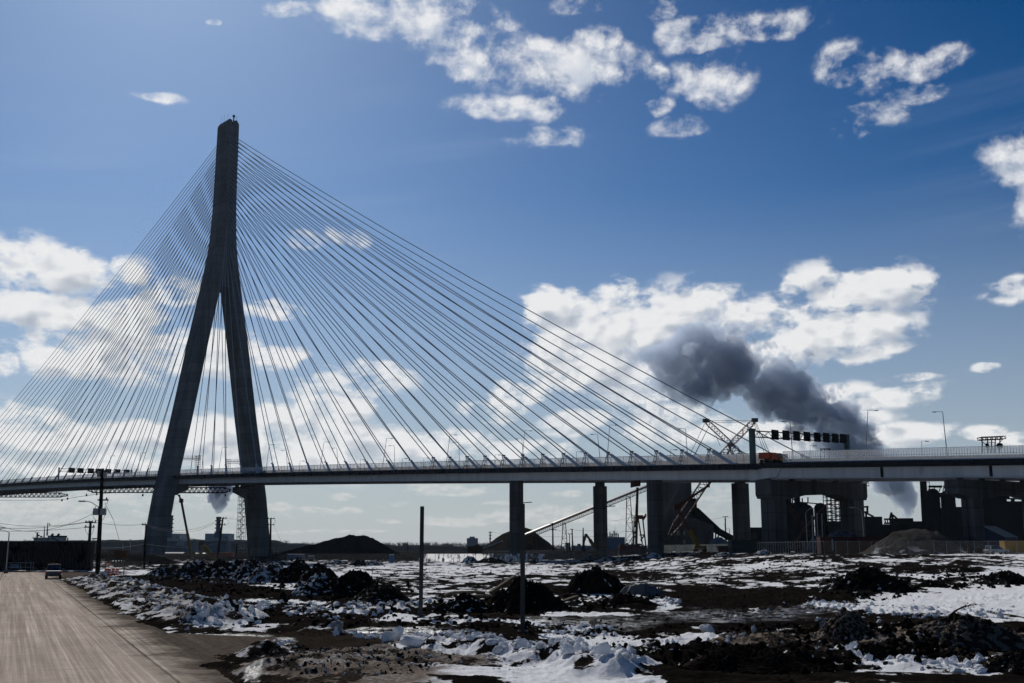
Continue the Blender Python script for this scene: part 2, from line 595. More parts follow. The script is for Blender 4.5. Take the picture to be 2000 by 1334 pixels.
def make_bridge():
    B = thing('cable_stayed_bridge', 'huge cable stayed bridge with A shaped concrete tower over the snowy yard', 'bridge', bp(0, TC, 0))
    # --- tower
    tw = thing('tower', None, None, (0, 0, 0))
    tw.parent = B

    def ring(z, t0, t1, wa, groove):
        g = .55 * groove
        s = 1 if t1 > t0 else -1
        return [bp(q, t, z) for q, t in ((-wa, t0), (-wa * .1, t0), (-wa * .02, t0 + g * s), (wa * .12, t0 + g * s), (wa * .2, t0), (wa, t0), (wa, t1), (-wa, t1))]
    zz = [-2] + list(np.linspace(4, 132.5, 22))
    for sg in (-1, 1):
        mb = MB()
        mb.loft([ring(z, TC + sg * half(z), TC + sg * max(half(z) - 5.7, .75), 6.35 - .006 * z, 1) for z in zz])
        mb.build('tower_leg', M['tower_conc'], tw)
    mb = MB()
    for sg in (-1, 1):
        mb.loft([ring(z, TC + sg * half(z), TC, 5.55 - .002 * (z - 130), 1) for z in np.linspace(131.8, 217.0, 20)])
    mb.box(bp(0, TC, 131.6), (6.0, 9.0, 2.2), math.atan2(AX.y, AX.x))
    mb.build('tower_shaft', M['tower_conc'], tw)
    mb = MB()
    for sg in (-1, 1):
        h = half(217)
        a, b = TC + sg * h, TC + sg * .6
        o = [bp(-5.3, a, 217), bp(-5.3, b, 217), bp(-5.3, b, 219.3), bp(-5.3, (a + b) / 2, 219.8), bp(-5.3, a, 217.9)]
        mb.prism(o, AX * 10.6)
    mb.build('tower_cap', M['tower_conc'], tw)
    mb = MB()
    for s, t, h in ((-4, TC - 2.2, 4.4), (-2, TC - 1.5, 5.0), (2.5, TC + 1.8, 4.0), (-3.5, TC + 1.2, 6.0), (4.4, TC + 2.2, 3.0)):
        mb.tube([bp(s, t, 218), bp(s, t, 219.5 + h)], .06, 5)
    mb.tube([bp(3.8, TC + .9, 218), bp(3.8, TC + .9, 222.4)], .3, 6)
    mb.box(bp(3.8, TC + .9, 222.2), (1.1, .9, 1.0))
    mb.beam(bp(-1, TC - .6, 219.5), bp(4, TC + .4, 219.5), .15)
    mb.build('antenna', M['dark_steel'], tw)
    for sg in (-1, 1):                                      # corbels carrying the deck on the inner sides of the legs
        z = zd(0, TC) - 4.4
        mb = MB()
        ti = TC + sg * (half(z) - 5.6)
        to = ti - sg * 6.2
        o = [bp(-5, ti + sg, z), bp(-5, to, z), bp(-5, to, z - 2.6), bp(-5, ti + sg * .5, z - 5.6)]
        mb.prism(o, AX * 10)
        for q in (-2.8, 2.8):
            mb.box(bp(q, to + sg * 1.2, z + .55), (1.4, 1.4, 1.1), math.atan2(AX.y, AX.x))
        mb.build('corbel', M['tower_conc'], tw)
    for q in ((-6.4, -1), (6.4, -1), (-6.4, 1), (6.4, 1)):
        pass
    # --- deck
    dk = thing('deck', None, None, (0, 0, 0))
    dk.parent = B
    ss = stations(-640, JOINT, 14)
    mb = MB()
    deck_strip(mb, ss, [(-1.0, -.9), (0.5, .05), (21, .35), (41.5, .05), (43.0, -.9), (42.4, -1.4), (-.4, -1.4)])
    mb.build('road_slab', M['concrete'], dk)
    for t0 in (1.0, 40.0):
        mb = MB()
        deck_strip(mb, ss, [(t0, -1.4), (t0 + 1.0, -1.4), (t0 + 1.0, -3.9), (t0, -3.9)])
        deck_strip(mb, ss, [(t0 - .35, -3.9), (t0 + 1.35, -3.9), (t0 + 1.35, -4.05), (t0 - .35, -4.05)])
        mb.build('edge_girder', M['white_steel'], dk)
    mb = MB()
    for s in stations(-640, JOINT - 4, 4.66):
        mb.loft([[bp(s - .25, t, zd(s, t) - 1.45), bp(s + .25, t, zd(s, t) - 1.45), bp(s + .25, t, zd(s, t) - 3.3), bp(s - .25, t, zd(s, t) - 3.3)] for t in (2.2, 21, 39.8)])
    mb.build('floor_beam', M['white_steel'], dk)
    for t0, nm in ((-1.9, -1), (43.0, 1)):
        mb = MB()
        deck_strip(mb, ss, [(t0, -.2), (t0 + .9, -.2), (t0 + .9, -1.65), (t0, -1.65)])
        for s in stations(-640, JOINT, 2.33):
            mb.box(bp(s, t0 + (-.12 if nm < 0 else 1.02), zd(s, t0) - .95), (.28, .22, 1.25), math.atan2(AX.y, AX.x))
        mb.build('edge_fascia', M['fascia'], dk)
    # wind screens: tall translucent panels on posts along both edges of the roadway
    for t0 in (2.6, 39.4):
        mb = MB()
        deck_strip(mb, ss, [(t0, .1), (t0 + .08, .1), (t0 + .08, 2.55), (t0, 2.55)])
        ob = mb.build('wind_screen', M['screen'], dk)
        mb = MB()
        for s in stations(-640, JOINT, 7.0 / 3):
            mb.beam(bp(s, t0 - .1, zd(s, t0)), bp(s, t0 - .1, zd(s, t0) + 2.6), .09)
        deck_strip(mb, ss, [(t0 - .16, 2.55), (t0 + .02, 2.55), (t0 + .02, 2.67), (t0 - .16, 2.67)])
        deck_strip(mb, ss, [(t0 - .16, .95), (t0 - .04, .95), (t0 - .04, 1.03), (t0 - .16, 1.03)])
        mb.build('railing', M['gray_steel'], ob)
    mb = MB()                                               # concrete median and outer barriers
    for t0 in (20.6, 3.6, 38.2):
        deck_strip(mb, ss, [(t0, .3), (t0 + .8, .3), (t0 + .55, 1.15), (t0 + .25, 1.15)])
    mb.build('traffic_barrier', M['concrete'], dk)
    # --- stays: 27 pairs each way
    right = [28 + 14 * i for i in range(14)] + [210 + 9.3 * j for j in range(1, 14)]
    left = [-28 - 14.0 * i for i in range(27)]
    stays = []
    for side, arr in ((1, right), (-1, left)):
        n = len(arr)
        for i, s in enumerate(arr):
            for t in (0.0, WID):
                stays.append((side, i, n, s, t))
    stays.sort(key=lambda q: -q[3])
    drop = set(q for q in stays if q[3] < -340)             # the farthest eight, low and out of frame at their feet
    rest = []
    for q in stays:
        side, i, n, s, t = q
        f = i / (n - 1.0)
        zt = 150.0 + 60.5 * f ** .92
        tt = TC + (1 if t > TC else -1) * min(1.55, half(zt) * .45)
        a = bp(side * 5.35, tt, zt)
        b = bp(s, t - (.55 if t < TC else -.55), zd(s, t) - .35)
        d = b - a
        L = d.length
        slen = 4.2 + 4.4 * f if side > 0 else 4.0 + 2.2 * f
        e = b - d / L * slen

        def pt(u):
            p = a.lerp(b, u)
            p.z -= L * .010 * 4 * u * (1 - u) * (.3 + .7 * f)
            return p
        pts = [pt(u) for u in (0, .12, .25, .4, .55, .7, .85, 1 - slen * .9 / L)]
        if q in drop:
            rest.append(pts)
            continue
        mb = MB()
        mb.tube(pts, .165, 6)
        c = mb.build('stay_cable', M['cable'], B)
        p0, p1 = pt(1 - slen / L), b
        mb = MB()
        dd = (p1 - p0).normalized()
        mb.tube([p0 - dd * .25, p0, p0 + dd * .1, p1], [.24, .34, .42, .46], 10)
        mb.box(p1 - dd * .1, (1.7, 1.0, .9), math.atan2(AX.y, AX.x))
        mb.build('anchor_sleeve', M['sleeve'], c)
        if side > 0 and s > 205:                            # damper frame standing under the cable
            mb = MB()
            k = slen + 1.3
            q0 = pt(1 - k / L)
            sb = (q0 - TN).dot(AX)
            f0 = bp(sb - 1.1, t, zd(sb, t) - .1)
            for dt in (-.55, .55):
                mb.beam(f0 + PX * dt, q0 + PX * dt * .5 - Vector((0, 0, .2)), .14)
                mb.beam(f0 + PX * dt + AX * 2.0, q0 + PX * dt * .5 - Vector((0, 0, .2)), .09)
                for u in (.3, .6, .85):
                    pa, pb = f0.lerp(q0, u), (f0 + AX * 2.0).lerp(q0, u)
                    mb.beam(pa + PX * dt, pb + PX * dt, .07)
            for u in (.3, .6, .85):
                pa = f0.lerp(q0, u)
                mb.beam(pa - PX * .5, pa + PX * .5, .1)
            mb.tube([q0 - PX * .6, q0 + PX * .6], .3, 8)
            mb.build('damper_frame', M['gray_steel'], c)
        else:
            mb = MB()
            mb.tube([p0 - AX * .9 * side + Vector((0, 0, .25)), p0 + Vector((0, 0, .1))], .09, 6)
            mb.box(p0 - AX * 1.0 * side + Vector((0, 0, .25)), (.35, .35, .45))
            mb.build('damper_arm', M['dark_steel'], c)
    if rest:
        mb = MB()
        for p in rest:
            mb.tube(p, .135, 6)
        o = mb.build('stay_cable_bundle', M['cable'], B)
        o['kind'] = 'stuff'
    # joint block at the landward end
    for t in (1.6, 40.4):
        mb = MB()
        mb.prism([bp(JOINT - 4, t - 1.3, zd(JOINT) - 1.3), bp(JOINT + 5.6, t - 1.3, zd(JOINT) - 1.2), bp(JOINT + 4.4, t - 1.3, zd(JOINT) - 3.6), bp(JOINT - 3.6, t - 1.3, zd(JOINT) - 4.2)], PX * 2.6)
        mb.build('end_block', M['white_steel'], dk)
    return B


def mat_screen():
    m = bpy.data.materials.new('frosted_screen')
    m.use_nodes = True
    t = NT(m.node_tree)
    n = m.node_tree.nodes
    n.clear()
    out = t.n('ShaderNodeOutputMaterial')
    tr = t.n('ShaderNodeBsdfTransparent', ins={0: (.93, .94, .96, 1)})
    tl = t.n('ShaderNodeBsdfTranslucent', ins={0: (.85, .87, .9, 1)})
    df = t.n('ShaderNodeBsdfDiffuse', ins={0: (.55, .57, .60, 1)})
    m1 = t.n('ShaderNodeMixShader', ins={0: .3, 1: tl.outputs[0], 2: df.outputs[0]})
    m2 = t.n('ShaderNodeMixShader', ins={0: .40, 1: tr.outputs[0], 2: m1.outputs[0]})
    t.put(out.inputs[0], m2.outputs[0])
    return m


M['screen'] = mat_screen()
bridge = make_bridge()

# ------------------------------------------------------------------ approach viaduct beyond the joint
def make_viaduct():
    V = thing('approach_viaduct', 'pale steel girder approach viaduct joining the bridge deck beside the steelworks', 'viaduct', bp(400, TC, 0))
    ss = stations(JOINT + .4, 560, 9)
    mb = MB()
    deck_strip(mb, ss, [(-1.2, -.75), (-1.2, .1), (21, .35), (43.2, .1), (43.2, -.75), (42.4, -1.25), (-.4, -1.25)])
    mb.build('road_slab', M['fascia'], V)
    for t0 in (1.0, 11, 21, 31, 40.0):
        mb = MB()
        deck_strip(mb, ss, [(t0, -1.25), (t0 + .6, -1.25), (t0 + .6, -3.62), (t0, -3.62)])
        deck_strip(mb, ss, [(t0 - .35, -3.62), (t0 + .95, -3.62), (t0 + .95, -3.78), (t0 - .35, -3.78)])
        if t0 < 2:
            for s in (JOINT + 30, 430):
                for q in (0, .5, 1.0):
                    mb.box(bp(s + 12 + q, t0 - .1, zd(s) - 2.45), (.12, .2, 2.3), math.atan2(AX.y, AX.x))
        g = mb.build('edge_girder' if t0 in (1.0, 40.0) else 'inner_girder', M['white_steel'], V)
        if t0 < 2:
            mb = MB()
            for s in (371.3, 396.8, 423, 450):
                mb.box(bp(s, t0 - .06, zd(s) - 2.43), (.6, .25, 2.34), math.atan2(AX.y, AX.x))
            mb.build('splice_gap', M['black_steel'], g)
    for t0 in (-.9, 42.6):
        ss = stations(JOINT + (7.2 if t0 < 0 else .4), 560, 9)
        mb = MB()
        deck_strip(mb, ss, [(t0, .05), (t0 + .5, .05), (t0 + .4, .35), (t0 + .1, .35)])
        for s in stations(JOINT + (7.2 if t0 < 0 else .4), 560, .62):
            mb.beam(bp(s, t0 + .25, zd(s, t0) + .3), bp(s, t0 + .25, zd(s, t0) + 2.75), .07)
        for dz in (1.3, 2.72):
            deck_strip(mb, ss, [(t0 + .2, dz), (t0 + .3, dz), (t0 + .3, dz + .08), (t0 + .2, dz + .08)])
        ob = mb.build('parapet', M['pale_rail'], V)
        mb = MB()
        deck_strip(mb, ss, [(t0 + .3, .3), (t0 + .34, .3), (t0 + .34, 2.7), (t0 + .3, 2.7)])
        mb.build('mesh_screen', M['screen2'], ob)
    ss = stations(JOINT + .4, 560, 9)
    mb = MB()
    for t0 in (20.6, 3.6, 38.2):
        deck_strip(mb, ss, [(t0, .3), (t0 + .8, .3), (t0 + .55, 1.15), (t0 + .25, 1.15)])
    mb.build('traffic_barrier', M['concrete'], V)
    return V


def mat_screen2():
    m = M['screen'].copy()
    m.name = 'wire_mesh_screen'
    for nd in m.node_tree.nodes:
        if nd.type == 'MIX_SHADER' and abs(nd.inputs[0].default_value - .40) < .01:
            nd.inputs[0].default_value = .3
    return m


M['screen2'] = mat_screen2()
viaduct = make_viaduct()

# ------------------------------------------------------------------ piers
RZ = math.atan2(AX.y, AX.x)


def side_pier(name, label, xl, xr, tc, ytop, wa, base_y):
    """A tall chamfered wall pier under the side span; its visible outline comes from left and right edges."""
    # find station whose pier covers the wanted pixel span
    best = None
    for s in np.arange(150, 345, .5):
        p = bp(s, tc, 12)
        x = 1000 + F * p.x / (p.y * math.cos(PITCH) + (12 - EYE) * math.sin(PITCH))
        e = abs(x - (xl + xr) / 2)
        if best is None or e < best[0]:
            best = (e, s)
    s = best[1]
    Z = zd(s, tc) - ytop
    T = thing(name, label, 'bridge pier', bp(s, tc, 0), 'concrete piers under the side span')
    p = bp(s, tc, 12)
    w = (xr - xl) / F * p.y                                   # wanted silhouette width in metres
    u = p.x / p.y
    ka, kp = abs(AX.x - u * AX.y), abs(PX.x - u * PX.y)
    wt = (w - wa * ka) / kp
    mb = MB()

    def ring(z):
        c = .5
        return [bp(s + q, tc + r, z) for q, r in ((-wa / 2, -wt / 2 + c), (-wa / 2 + c, -wt / 2), (-.35, -wt / 2), (-.3, -wt / 2 + .3), (.3, -wt / 2 + .3), (.35, -wt / 2), (wa / 2 - c, -wt / 2), (wa / 2, -wt / 2 + c),
                                                  (wa / 2, wt / 2 - c), (wa / 2 - c, wt / 2), (-wa / 2 + c, wt / 2), (-wa / 2, wt / 2 - c))]
    mb.loft([ring(-1), ring(Z)])
    mb.build('pier_shaft', M['concrete'], T)
    mb = MB()
    mb.box(bp(s, tc, -.6), (wa + 3.0, wt + 3, 1.6), RZ)
    mb.build('footing', M['concrete'], T)
    mb = MB()
    for q in (-wt * .28, wt * .28):
        mb.box(bp(s, tc + q, Z + ytop * .5 - 2.0), (1.2, 1.2, max(ytop - 4.0, .4)), RZ)
    mb.build('bearing', M['dark_steel'], T)
    return T, s, Z, wt


def pier_platform(T, s, tc, wt, wa, z, out=1):
    mb = MB()
    for dz in (0,):
        mb.box(bp(s + wa / 2 + .8, tc + wt * .3, z), (1.5, 2.6, .2), RZ)
    for q in (-1.2, 0, 1.2):
        mb.beam(bp(s + wa / 2 + 1.5, tc + wt * .3 + q, z), bp(s + wa / 2 + 1.5, tc + wt * .3 + q, z + 1.2), .07)
    for dz in (.6, 1.2):
        mb.beam(bp(s + wa / 2 + 1.5, tc + wt * .3 - 1.3, z + dz), bp(s + wa / 2 + 1.5, tc + wt * .3 + 1.3, z + dz), .07)
    mb.build('access_platform', M['dark_steel'], T)


for i, (lab, xl, xr, tc, yt) in enumerate((
        ('grooved concrete pier behind the tall bare post, nearest the tower', 993, 1024, 3.0, 4.1),
        ('dark far side concrete pier crossed by the sloping conveyor', 1158, 1189, 38.0, 5.2),
        ('broad grooved concrete pier beside the silo building', 1261, 1297, 3.0, 4.1),
        ('dark far side concrete pier next to the big portal bent', 1429, 1467, 38.0, 4.3))):
    T, s, Z, wt = side_pier('bridge_pier', lab, xl, xr, tc, yt, 3.6, 1090)
    pier_platform(T, s, tc, wt, 3.6, Z * (.32 if i != 3 else .3))
    if i < 2:
        mb = MB()
        mb.beam(bp(s + 1.8, tc, Z * .72), bp(s + 4.8, tc + 2.2, Z * .73), .25)
        mb.build('outrigger_arm', M['dark_steel'], T)


def bent(label, s, t_cols, t0, t1, ztop_off, depth_end, depth_mid, wa, colw, base=-.5):
    T = thing('portal_bent', label, 'bridge pier', bp(s, (t0 + t1) / 2, 0), 'portal bents under the viaduct')
    top = lambda t: zd(s, t) - ztop_off
    mb = MB()
    o = [bp(s - wa / 2, t0, top(t0)), bp(s - wa / 2, t0, top(t0) - depth_end)]
    for c in t_cols:
        o += [bp(s - wa / 2, c - colw * .7, top(c) - depth_end - 1.0), bp(s - wa / 2, c + colw * .7, top(c) - depth_end - 1.0)]
        if c != t_cols[-1]:
            n = t_cols[t_cols.index(c) + 1]
            o += [bp(s - wa / 2, c + (n - c) * .30, top(c) - depth_mid), bp(s - wa / 2, c + (n - c) * .70, top(n) - depth_mid)]
    o += [bp(s - wa / 2, t1, top(t1) - depth_end), bp(s - wa / 2, t1, top(t1))]
    mb.prism(o, AX * wa)
    mb.build('cap_beam', M['concrete'], T)
    for c in t_cols:
        mb = MB()
        r = []
        for z in (base, top(c) - depth_end - .9):
            k = .35
            r.append([bp(s + q, c + w, z) for q, w in ((-wa / 2 + .2, -colw / 2), (-.3, -colw / 2), (-.25, -colw / 2 + k), (.25, -colw / 2 + k), (.3, -colw / 2), (wa / 2 - .2, -colw / 2), (wa / 2 - .2, colw / 2), (-wa / 2 + .2, colw / 2))])
        mb.loft(r)
        mb.build('column', M['concrete'], T)
    mb = MB()
    for t in (1.3, 11.3, 21.3, 31.3, 40.3):
        if t0 < t < t1:
            mb.box(bp(s, t, top(t) + (ztop_off - 3.78) / 2 - .02), (1.0, 1.0, max(ztop_off - 3.8, .15)), RZ)
    mb.build('bearing', M['dark_steel'], T)
    return T


B1 = bent('massive dark portal bent at the deck joint with a narrow gap beside it', 339.6, [3.2, 38.6], -1.0, 42.8, 4.25, 3.6, 3.4, 4.6, 5.0)
mb = MB()
mb.box(bp(340, 43.9, zd(340, 43) - 4.9), (2.6, 2.2, .2), RZ)
for q in (-1.2, 0, 1.2):
    mb.beam(bp(340 + q, 44.9, zd(340, 43) - 4.9), bp(340 + q, 44.9, zd(340, 43) - 3.7), .08)
for dz in (.6, 1.2):
    mb.beam(bp(338.8, 44.9, zd(340, 43) - 4.9 + dz), bp(341.2, 44.9, zd(340, 43) - 4.9 + dz), .08)
mb.build('access_platform', M['dark_steel'], B1)
B2 = bent('portal bent with sloping cap ends in front of the stoves', 389.6, [6.0, 35.0], -2.6, 43.0, 4.25, 3.0, 3.2, 3.2, 4.2)

# ------------------------------------------------------------------ ground: noise in numpy
def _hash(ix, iy, seed):
    h = (ix.astype(np.int64) * 374761393 + iy.astype(np.int64) * 668265263 + seed * 1274126177) & 0x7fffffff
    h = ((h ^ (h >> 13)) * 1103515245) & 0x7fffffff
    return ((h ^ (h >> 16)) & 0xffff) / 65535.0


def vnoise(x, y, seed=0):
    ix, iy = np.floor(x), np.floor(y)
    fx, fy = x - ix, y - iy
    ux, uy = fx * fx * (3 - 2 * fx), fy * fy * (3 - 2 * fy)

    def g(a, b, dx, dy):
        t = _hash(a, b, seed) * 6.2831853
        return np.cos(t) * dx + np.sin(t) * dy
    n00, n10 = g(ix, iy, fx, fy), g(ix + 1, iy, fx - 1, fy)
    n01, n11 = g(ix, iy + 1, fx, fy - 1), g(ix + 1, iy + 1, fx - 1, fy - 1)
    return (n00 * (1 - ux) + n10 * ux) * (1 - uy) + (n01 * (1 - ux) + n11 * ux) * uy


def fbm(x, y, octv=5, seed=0, gain=.5, ridged=False):
    s, a, f = np.zeros_like(x), 1.0, 1.0
    for i in range(octv):
        n = vnoise(x * f, y * f, seed + i * 17)
        s += a * ((.32 - np.abs(n)) * 1.6 if ridged else n * 1.5)
        a *= gain
        f *= 2.03
    return s


def sm(e0, e1, v):
    t = np.clip((v - e0) / (e1 - e0), 0, 1)
    return t * t * (3 - 2 * t)


def seg_dist(X, Y, pts):
    """Distance to a polyline and parameter along it (0..1)."""
    best, par = np.full_like(X, 1e9), np.zeros_like(X)
    n = len(pts) - 1
    for i in range(n):
        (ax, ay), (bx, by) = pts[i], pts[i + 1]
        dx, dy = bx - ax, by - ay
        t = np.clip(((X - ax) * dx + (Y - ay) * dy) / (dx * dx + dy * dy), 0, 1)
        d = np.hypot(X - ax - t * dx, Y - ay - t * dy)
        m = d < best
        best = np.where(m, d, best)
        par = np.where(m, (i + t) / n, par)
    return best, par


def gp(x, y):
    p = gndt(x, y)
    return (p.x, p.y)


def rise(X, Y):
    return 2.9 * sm(70, 205, Y) * sm(14, 58, X - .0 * Y)


def gndt(x, y):
    """Point of the (smooth) land surface seen through a pixel."""
    d = ray(x, y)
    K = np.geomspace(8, 2500, 1500)
    i = int(np.argmax(EYE + d.z * K - rise(d.x * K, d.y * K) <= 0))
    p = d * float(K[i])
    return Vector((p.x, p.y, EYE + p.z))


ROAD_E = [(8.0, -1.0), (-8.0, 34.0), (-16.9, 56.4), (-28.7, 82.0), (-42.0, 113.0), (-59.0, 150.0), (-66.5, 168.0)]
_ry = [p[1] for p in ROAD_E]
_rx = [p[0] for p in ROAD_E]


def road_edge_x(Y):
    return np.interp(Y, _ry, _rx)


# ridges of ploughed snow and spoil: points in photo pixels, half width m, height m, snow, dirt
RIDGES = [
    ([(572, 1238), (700, 1248), (790, 1262), (900, 1278), (1020, 1295), (1130, 1316), (1260, 1345)], 1.5, .62, .55, .25),
    ([(520, 1330), (640, 1300), (760, 1290), (900, 1322)], 2.2, .35, .62, .9),
    ([(505, 1292), (560, 1262), (640, 1248)], 1.0, .45, .35, .6),
    ([(370, 1222), (430, 1213), (500, 1208)], 1.5, .75, .62, .5),
    ([(150, 1130), (175, 1142), (230, 1160), (300, 1185), (360, 1208), (420, 1222)], 2.2, .55, .50, .62),
    ([(175, 1126), (250, 1148), (320, 1168), (400, 1186), (470, 1200)], 2.0, .75, .42, .6),
    ([(640, 1192), (740, 1196), (830, 1188), (860, 1178)], 1.6, .5, .45, .2),
    ([(500, 1188), (570, 1196), (640, 1204)], 1.6, .45, .4, .3),
    ([(860, 1228), (960, 1222), (1040, 1226)], 1.0, .22, .25, .4),
    ([(1050, 1238), (1120, 1232), (1200, 1236)], 1.0, .3, .5, .25),
    ([(1260, 1262), (1360, 1250), (1450, 1262)], 1.5, .25, .85, .05),
    ([(1585, 1182), (1640, 1190), (1760, 1198), (1860, 1200)], 1.4, .3, .85, .1),
    ([(1390, 1268), (1480, 1262), (1570, 1255), (1640, 1258)], 1.5, .42, .40, .95),
    ([(1620, 1298), (1700, 1310), (1800, 1318), (1900, 1322), (1990, 1316)], .8, .28, .85, .1),
    ([(1270, 1310), (1380, 1290), (1500, 1300), (1620, 1315)], 2.0, .5, .02, .3),
    ([(1720, 1272), (1800, 1252), (1900, 1248), (2010, 1262)], 2.2, .55, .38, .95),
    ([(1590, 1180), (1700, 1150), (1760, 1130)], 2.5, .45, .05, .1),
    ([(1100, 1182), (1200, 1186), (1280, 1190)], 1.8, .4, .15, .2),
]
# snow (+) and bare soil (-) areas: x, y, half sizes in photo pixels, strength, dirt
PATCH = [
    (1830, 1173, 240, 26, .9, .0), (1970, 1155, 110, 40, .9, .0), (1975, 1195, 150, 22, .8, .1), (1790, 1124, 70, 9, .7, .15), (1950, 1112, 90, 10, .5, .1), (1980, 1080, 90, 8, .8, 0), (1850, 1081, 60, 4, .5, .1),
    (1215, 1168, 95, 10, .9, 0), (1290, 1178, 36, 11, .9, .0), (1360, 1257, 105, 14, .95, .05), (1145, 1242, 100, 14, .7, .15), (930, 1213, 115, 9, .85, .05), (1120, 1197, 120, 5, .6, .1), (780, 1205, 60, 10, .8, .05),
    (640, 1146, 110, 8, .7, .1), (800, 1112, 300, 15, .34, .05), (1150, 1104, 360, 14, .12, .05), (1600, 1100, 300, 12, .1, .1), (620, 1125, 120, 8, .4, .1), (860, 1148, 180, 9, .3, .1), (1500, 1142, 130, 7, .35, .1),
    (330, 1195, 130, 24, .45, .35), (500, 1215, 70, 10, .35, .35), (60, 1113, 110, 5, .5, .5), (240, 1116, 90, 6, .8, .1), (690, 1188, 70, 9, .5, .15), (560, 1172, 80, 8, .4, .3),
    (1010, 1300, 270, 34, .85, .10), (900, 1270, 160, 18, .6, .2), (1060, 1330, 240, 26, .95, .05), (820, 1255, 120, 14, .55, .3), (640, 1246, 80, 12, .6, .2), (720, 1320, 180, 40, .50, .95), (600, 1300, 110, 44, .48, 1.0), (690, 1268, 120, 16, .45, .7),
    (1000, 1262, 120, 12, .5, .25), (1650, 1288, 70, 16, .95, 0), (1760, 1312, 170, 14, .6, .15), (1960, 1310, 90, 16, .55, .2), (1540, 1273, 80, 9, .5, .3), (1900, 1230, 130, 8, .25, .3), (1700, 1222, 130, 8, .35, .3),
    (1460, 1312, 230, 30, -.9, .0), (1300, 1320, 120, 22, -.6, .1), (1400, 1168, 190, 26, -.6, .1), (1520, 1165, 130, 20, -.6, .1), (1060, 1222, 260, 9, -.6, .1), (760, 1230, 160, 8, -.6, .1), (370, 1142, 150, 22, -.8, .1), (520, 1160, 110, 16, -.5, .1),
    (1760, 1255, 230, 26, .05, .95), (1180, 1285, 110, 12, -.4, .2), (1000, 1243, 100, 8, -.4, .2), (680, 1172, 120, 10, -.3, .1), (1100, 1145, 140, 10, -.25, .1), (1550, 1215, 250, 8, -.5, .2), (480, 1245, 60, 14, -.9, .5), (1250, 1210, 200, 12, -.5, .2),
]
WET = [(1390, 1198, 130, 14, .7), (1540, 1190, 80, 10, .7), (800, 1227, 140, 7, .8), (1150, 1212, 150, 10, .6), (560, 1245, 36, 8, .55), (512, 1312, 16, 20, .22), (430, 1232, 100, 3, .6)]


def height_and_cover(X, Y):
    Xs = np.where(Y > 1, Y, 1.0)
    xp = 1000 + F * X / Xs
    RI = rise(X, Y)
    yp = HOR + F * (EYE - RI) / Xs
    D = np.hypot(X, Y)
    e = (X - road_edge_x(Y)) * .915                        # metres to the right of the road's edge
    far = sm(150, 420, D)
    h = .10 * fbm(X / 9, Y / 9, 4, 3) + .07 * fbm(X / 1.6, Y / 1.6, 4, 11) * (1 - far)
    rough = np.clip(fbm(X / 14, Y / 14, 3, 29) * .9 + .5, 0, 1)
    clod = np.maximum(fbm(X / .55, Y / .55, 3, 23, .55, True), 0) * .16 * rough * (1 - sm(90, 170, D))
    h = h + clod
    ruts = np.sin((X * .35 + Y * .94) * 2.2 + 2 * fbm(X / 20, Y / 20, 2, 5)) * .03
    h = h + ruts * (1 - far)
    band = fbm(X / 2.4 + 50, Y / 6.0, 5, 41, .62) * .75 + fbm(X / 11, Y / 26, 4, 47) * .5
    snow = .29 + .80 * band - .22 * sm(130, 60, D) - 1.2 * sm(400, 470, D)
    dirt = .25 + .35 * fbm(X / 5, Y / 5, 4, 57) + .1
    dirt = dirt * (1 - sm(380, 460, D))
    wet = np.zeros_like(X)
    wob = fbm(X / 2.5, Y / 2.5, 4, 61) * .8
    for (x, y, rx, ry, s, di) in PATCH:
        q = np.hypot((xp - x) / rx, (yp - y) / ry) + wob * .45
        w = sm(1.15, .55, q)
        snow = snow + w * (s * 1.1 if s < 0 else (1.05 * s))
        dirt = dirt * (1 - w) + w * (di + .12 * wob)
    for (x, y, rx, ry, s) in WET:
        q = np.hypot((xp - x) / rx, (yp - y) / ry) + wob * .5
        wet = np.maximum(wet, sm(1.1, .6, q) * s)
    for pts, w, H, sn, di in RIDGES:
        P = [gp(*p) for p in pts]
        d, par = seg_dist(X + .5 * fbm(X / 1.8, Y / 1.8, 3, 71), Y + .5 * fbm(X / 1.8 + 9, Y / 1.8, 3, 73), P)
        k = sm(1.0, 0.0, d / (w * 1.6)) * sm(-.02, .08, par) * sm(1.02, .92, par)
        lump = np.clip(.72 + .55 * fbm(X / 1.5, Y / 1.5, 4, 79, .5), .15, 1.5)
        h = h + H * k * lump
        kk = sm(.15, .5, k)
        snow = snow * (1 - kk) + kk * (sn + .55 * fbm(X / 1.3, Y / 1.3, 4, 83))
        dirt = dirt * (1 - kk) + kk * (di + .2 * wob)
    # gentle rise of the verge in front of the camera, right of the road
    near = sm(46, 32, Y) * sm(-1.0, 5.0, e)
    h = h + .35 * near
    # the road bed and the drive crossing the verge
    on = sm(.55, -.25, e + .9 * wob)
    drive = sm(57.2, 55.6, Y + wob * .8) * sm(41.0, 43.5, Y + wob * .8) * sm(-9.5, -12.5, X + wob)
    tail = sm(57, 54.5, Y) * sm(46, 49.5, Y) * sm(0, -8.0, X)
    flat = np.maximum(np.maximum(on, drive), tail * .8) * (Y < 205)
    cross = sm(160, 165, Y) * sm(196, 190, Y) * sm(-60, -66, X)
    flat = np.maximum(flat, cross)
    h = h * (1 - flat) - .07 * flat
    snow = np.where(flat > .5, snow * .0 - .3, snow)
    dirt = np.where(flat > .3, .7, dirt)
    # beyond the river bank everything sinks gently
    h = h + RI
    return h, np.clip(snow, -1, 1.6), np.clip(dirt, 0, 1), wet


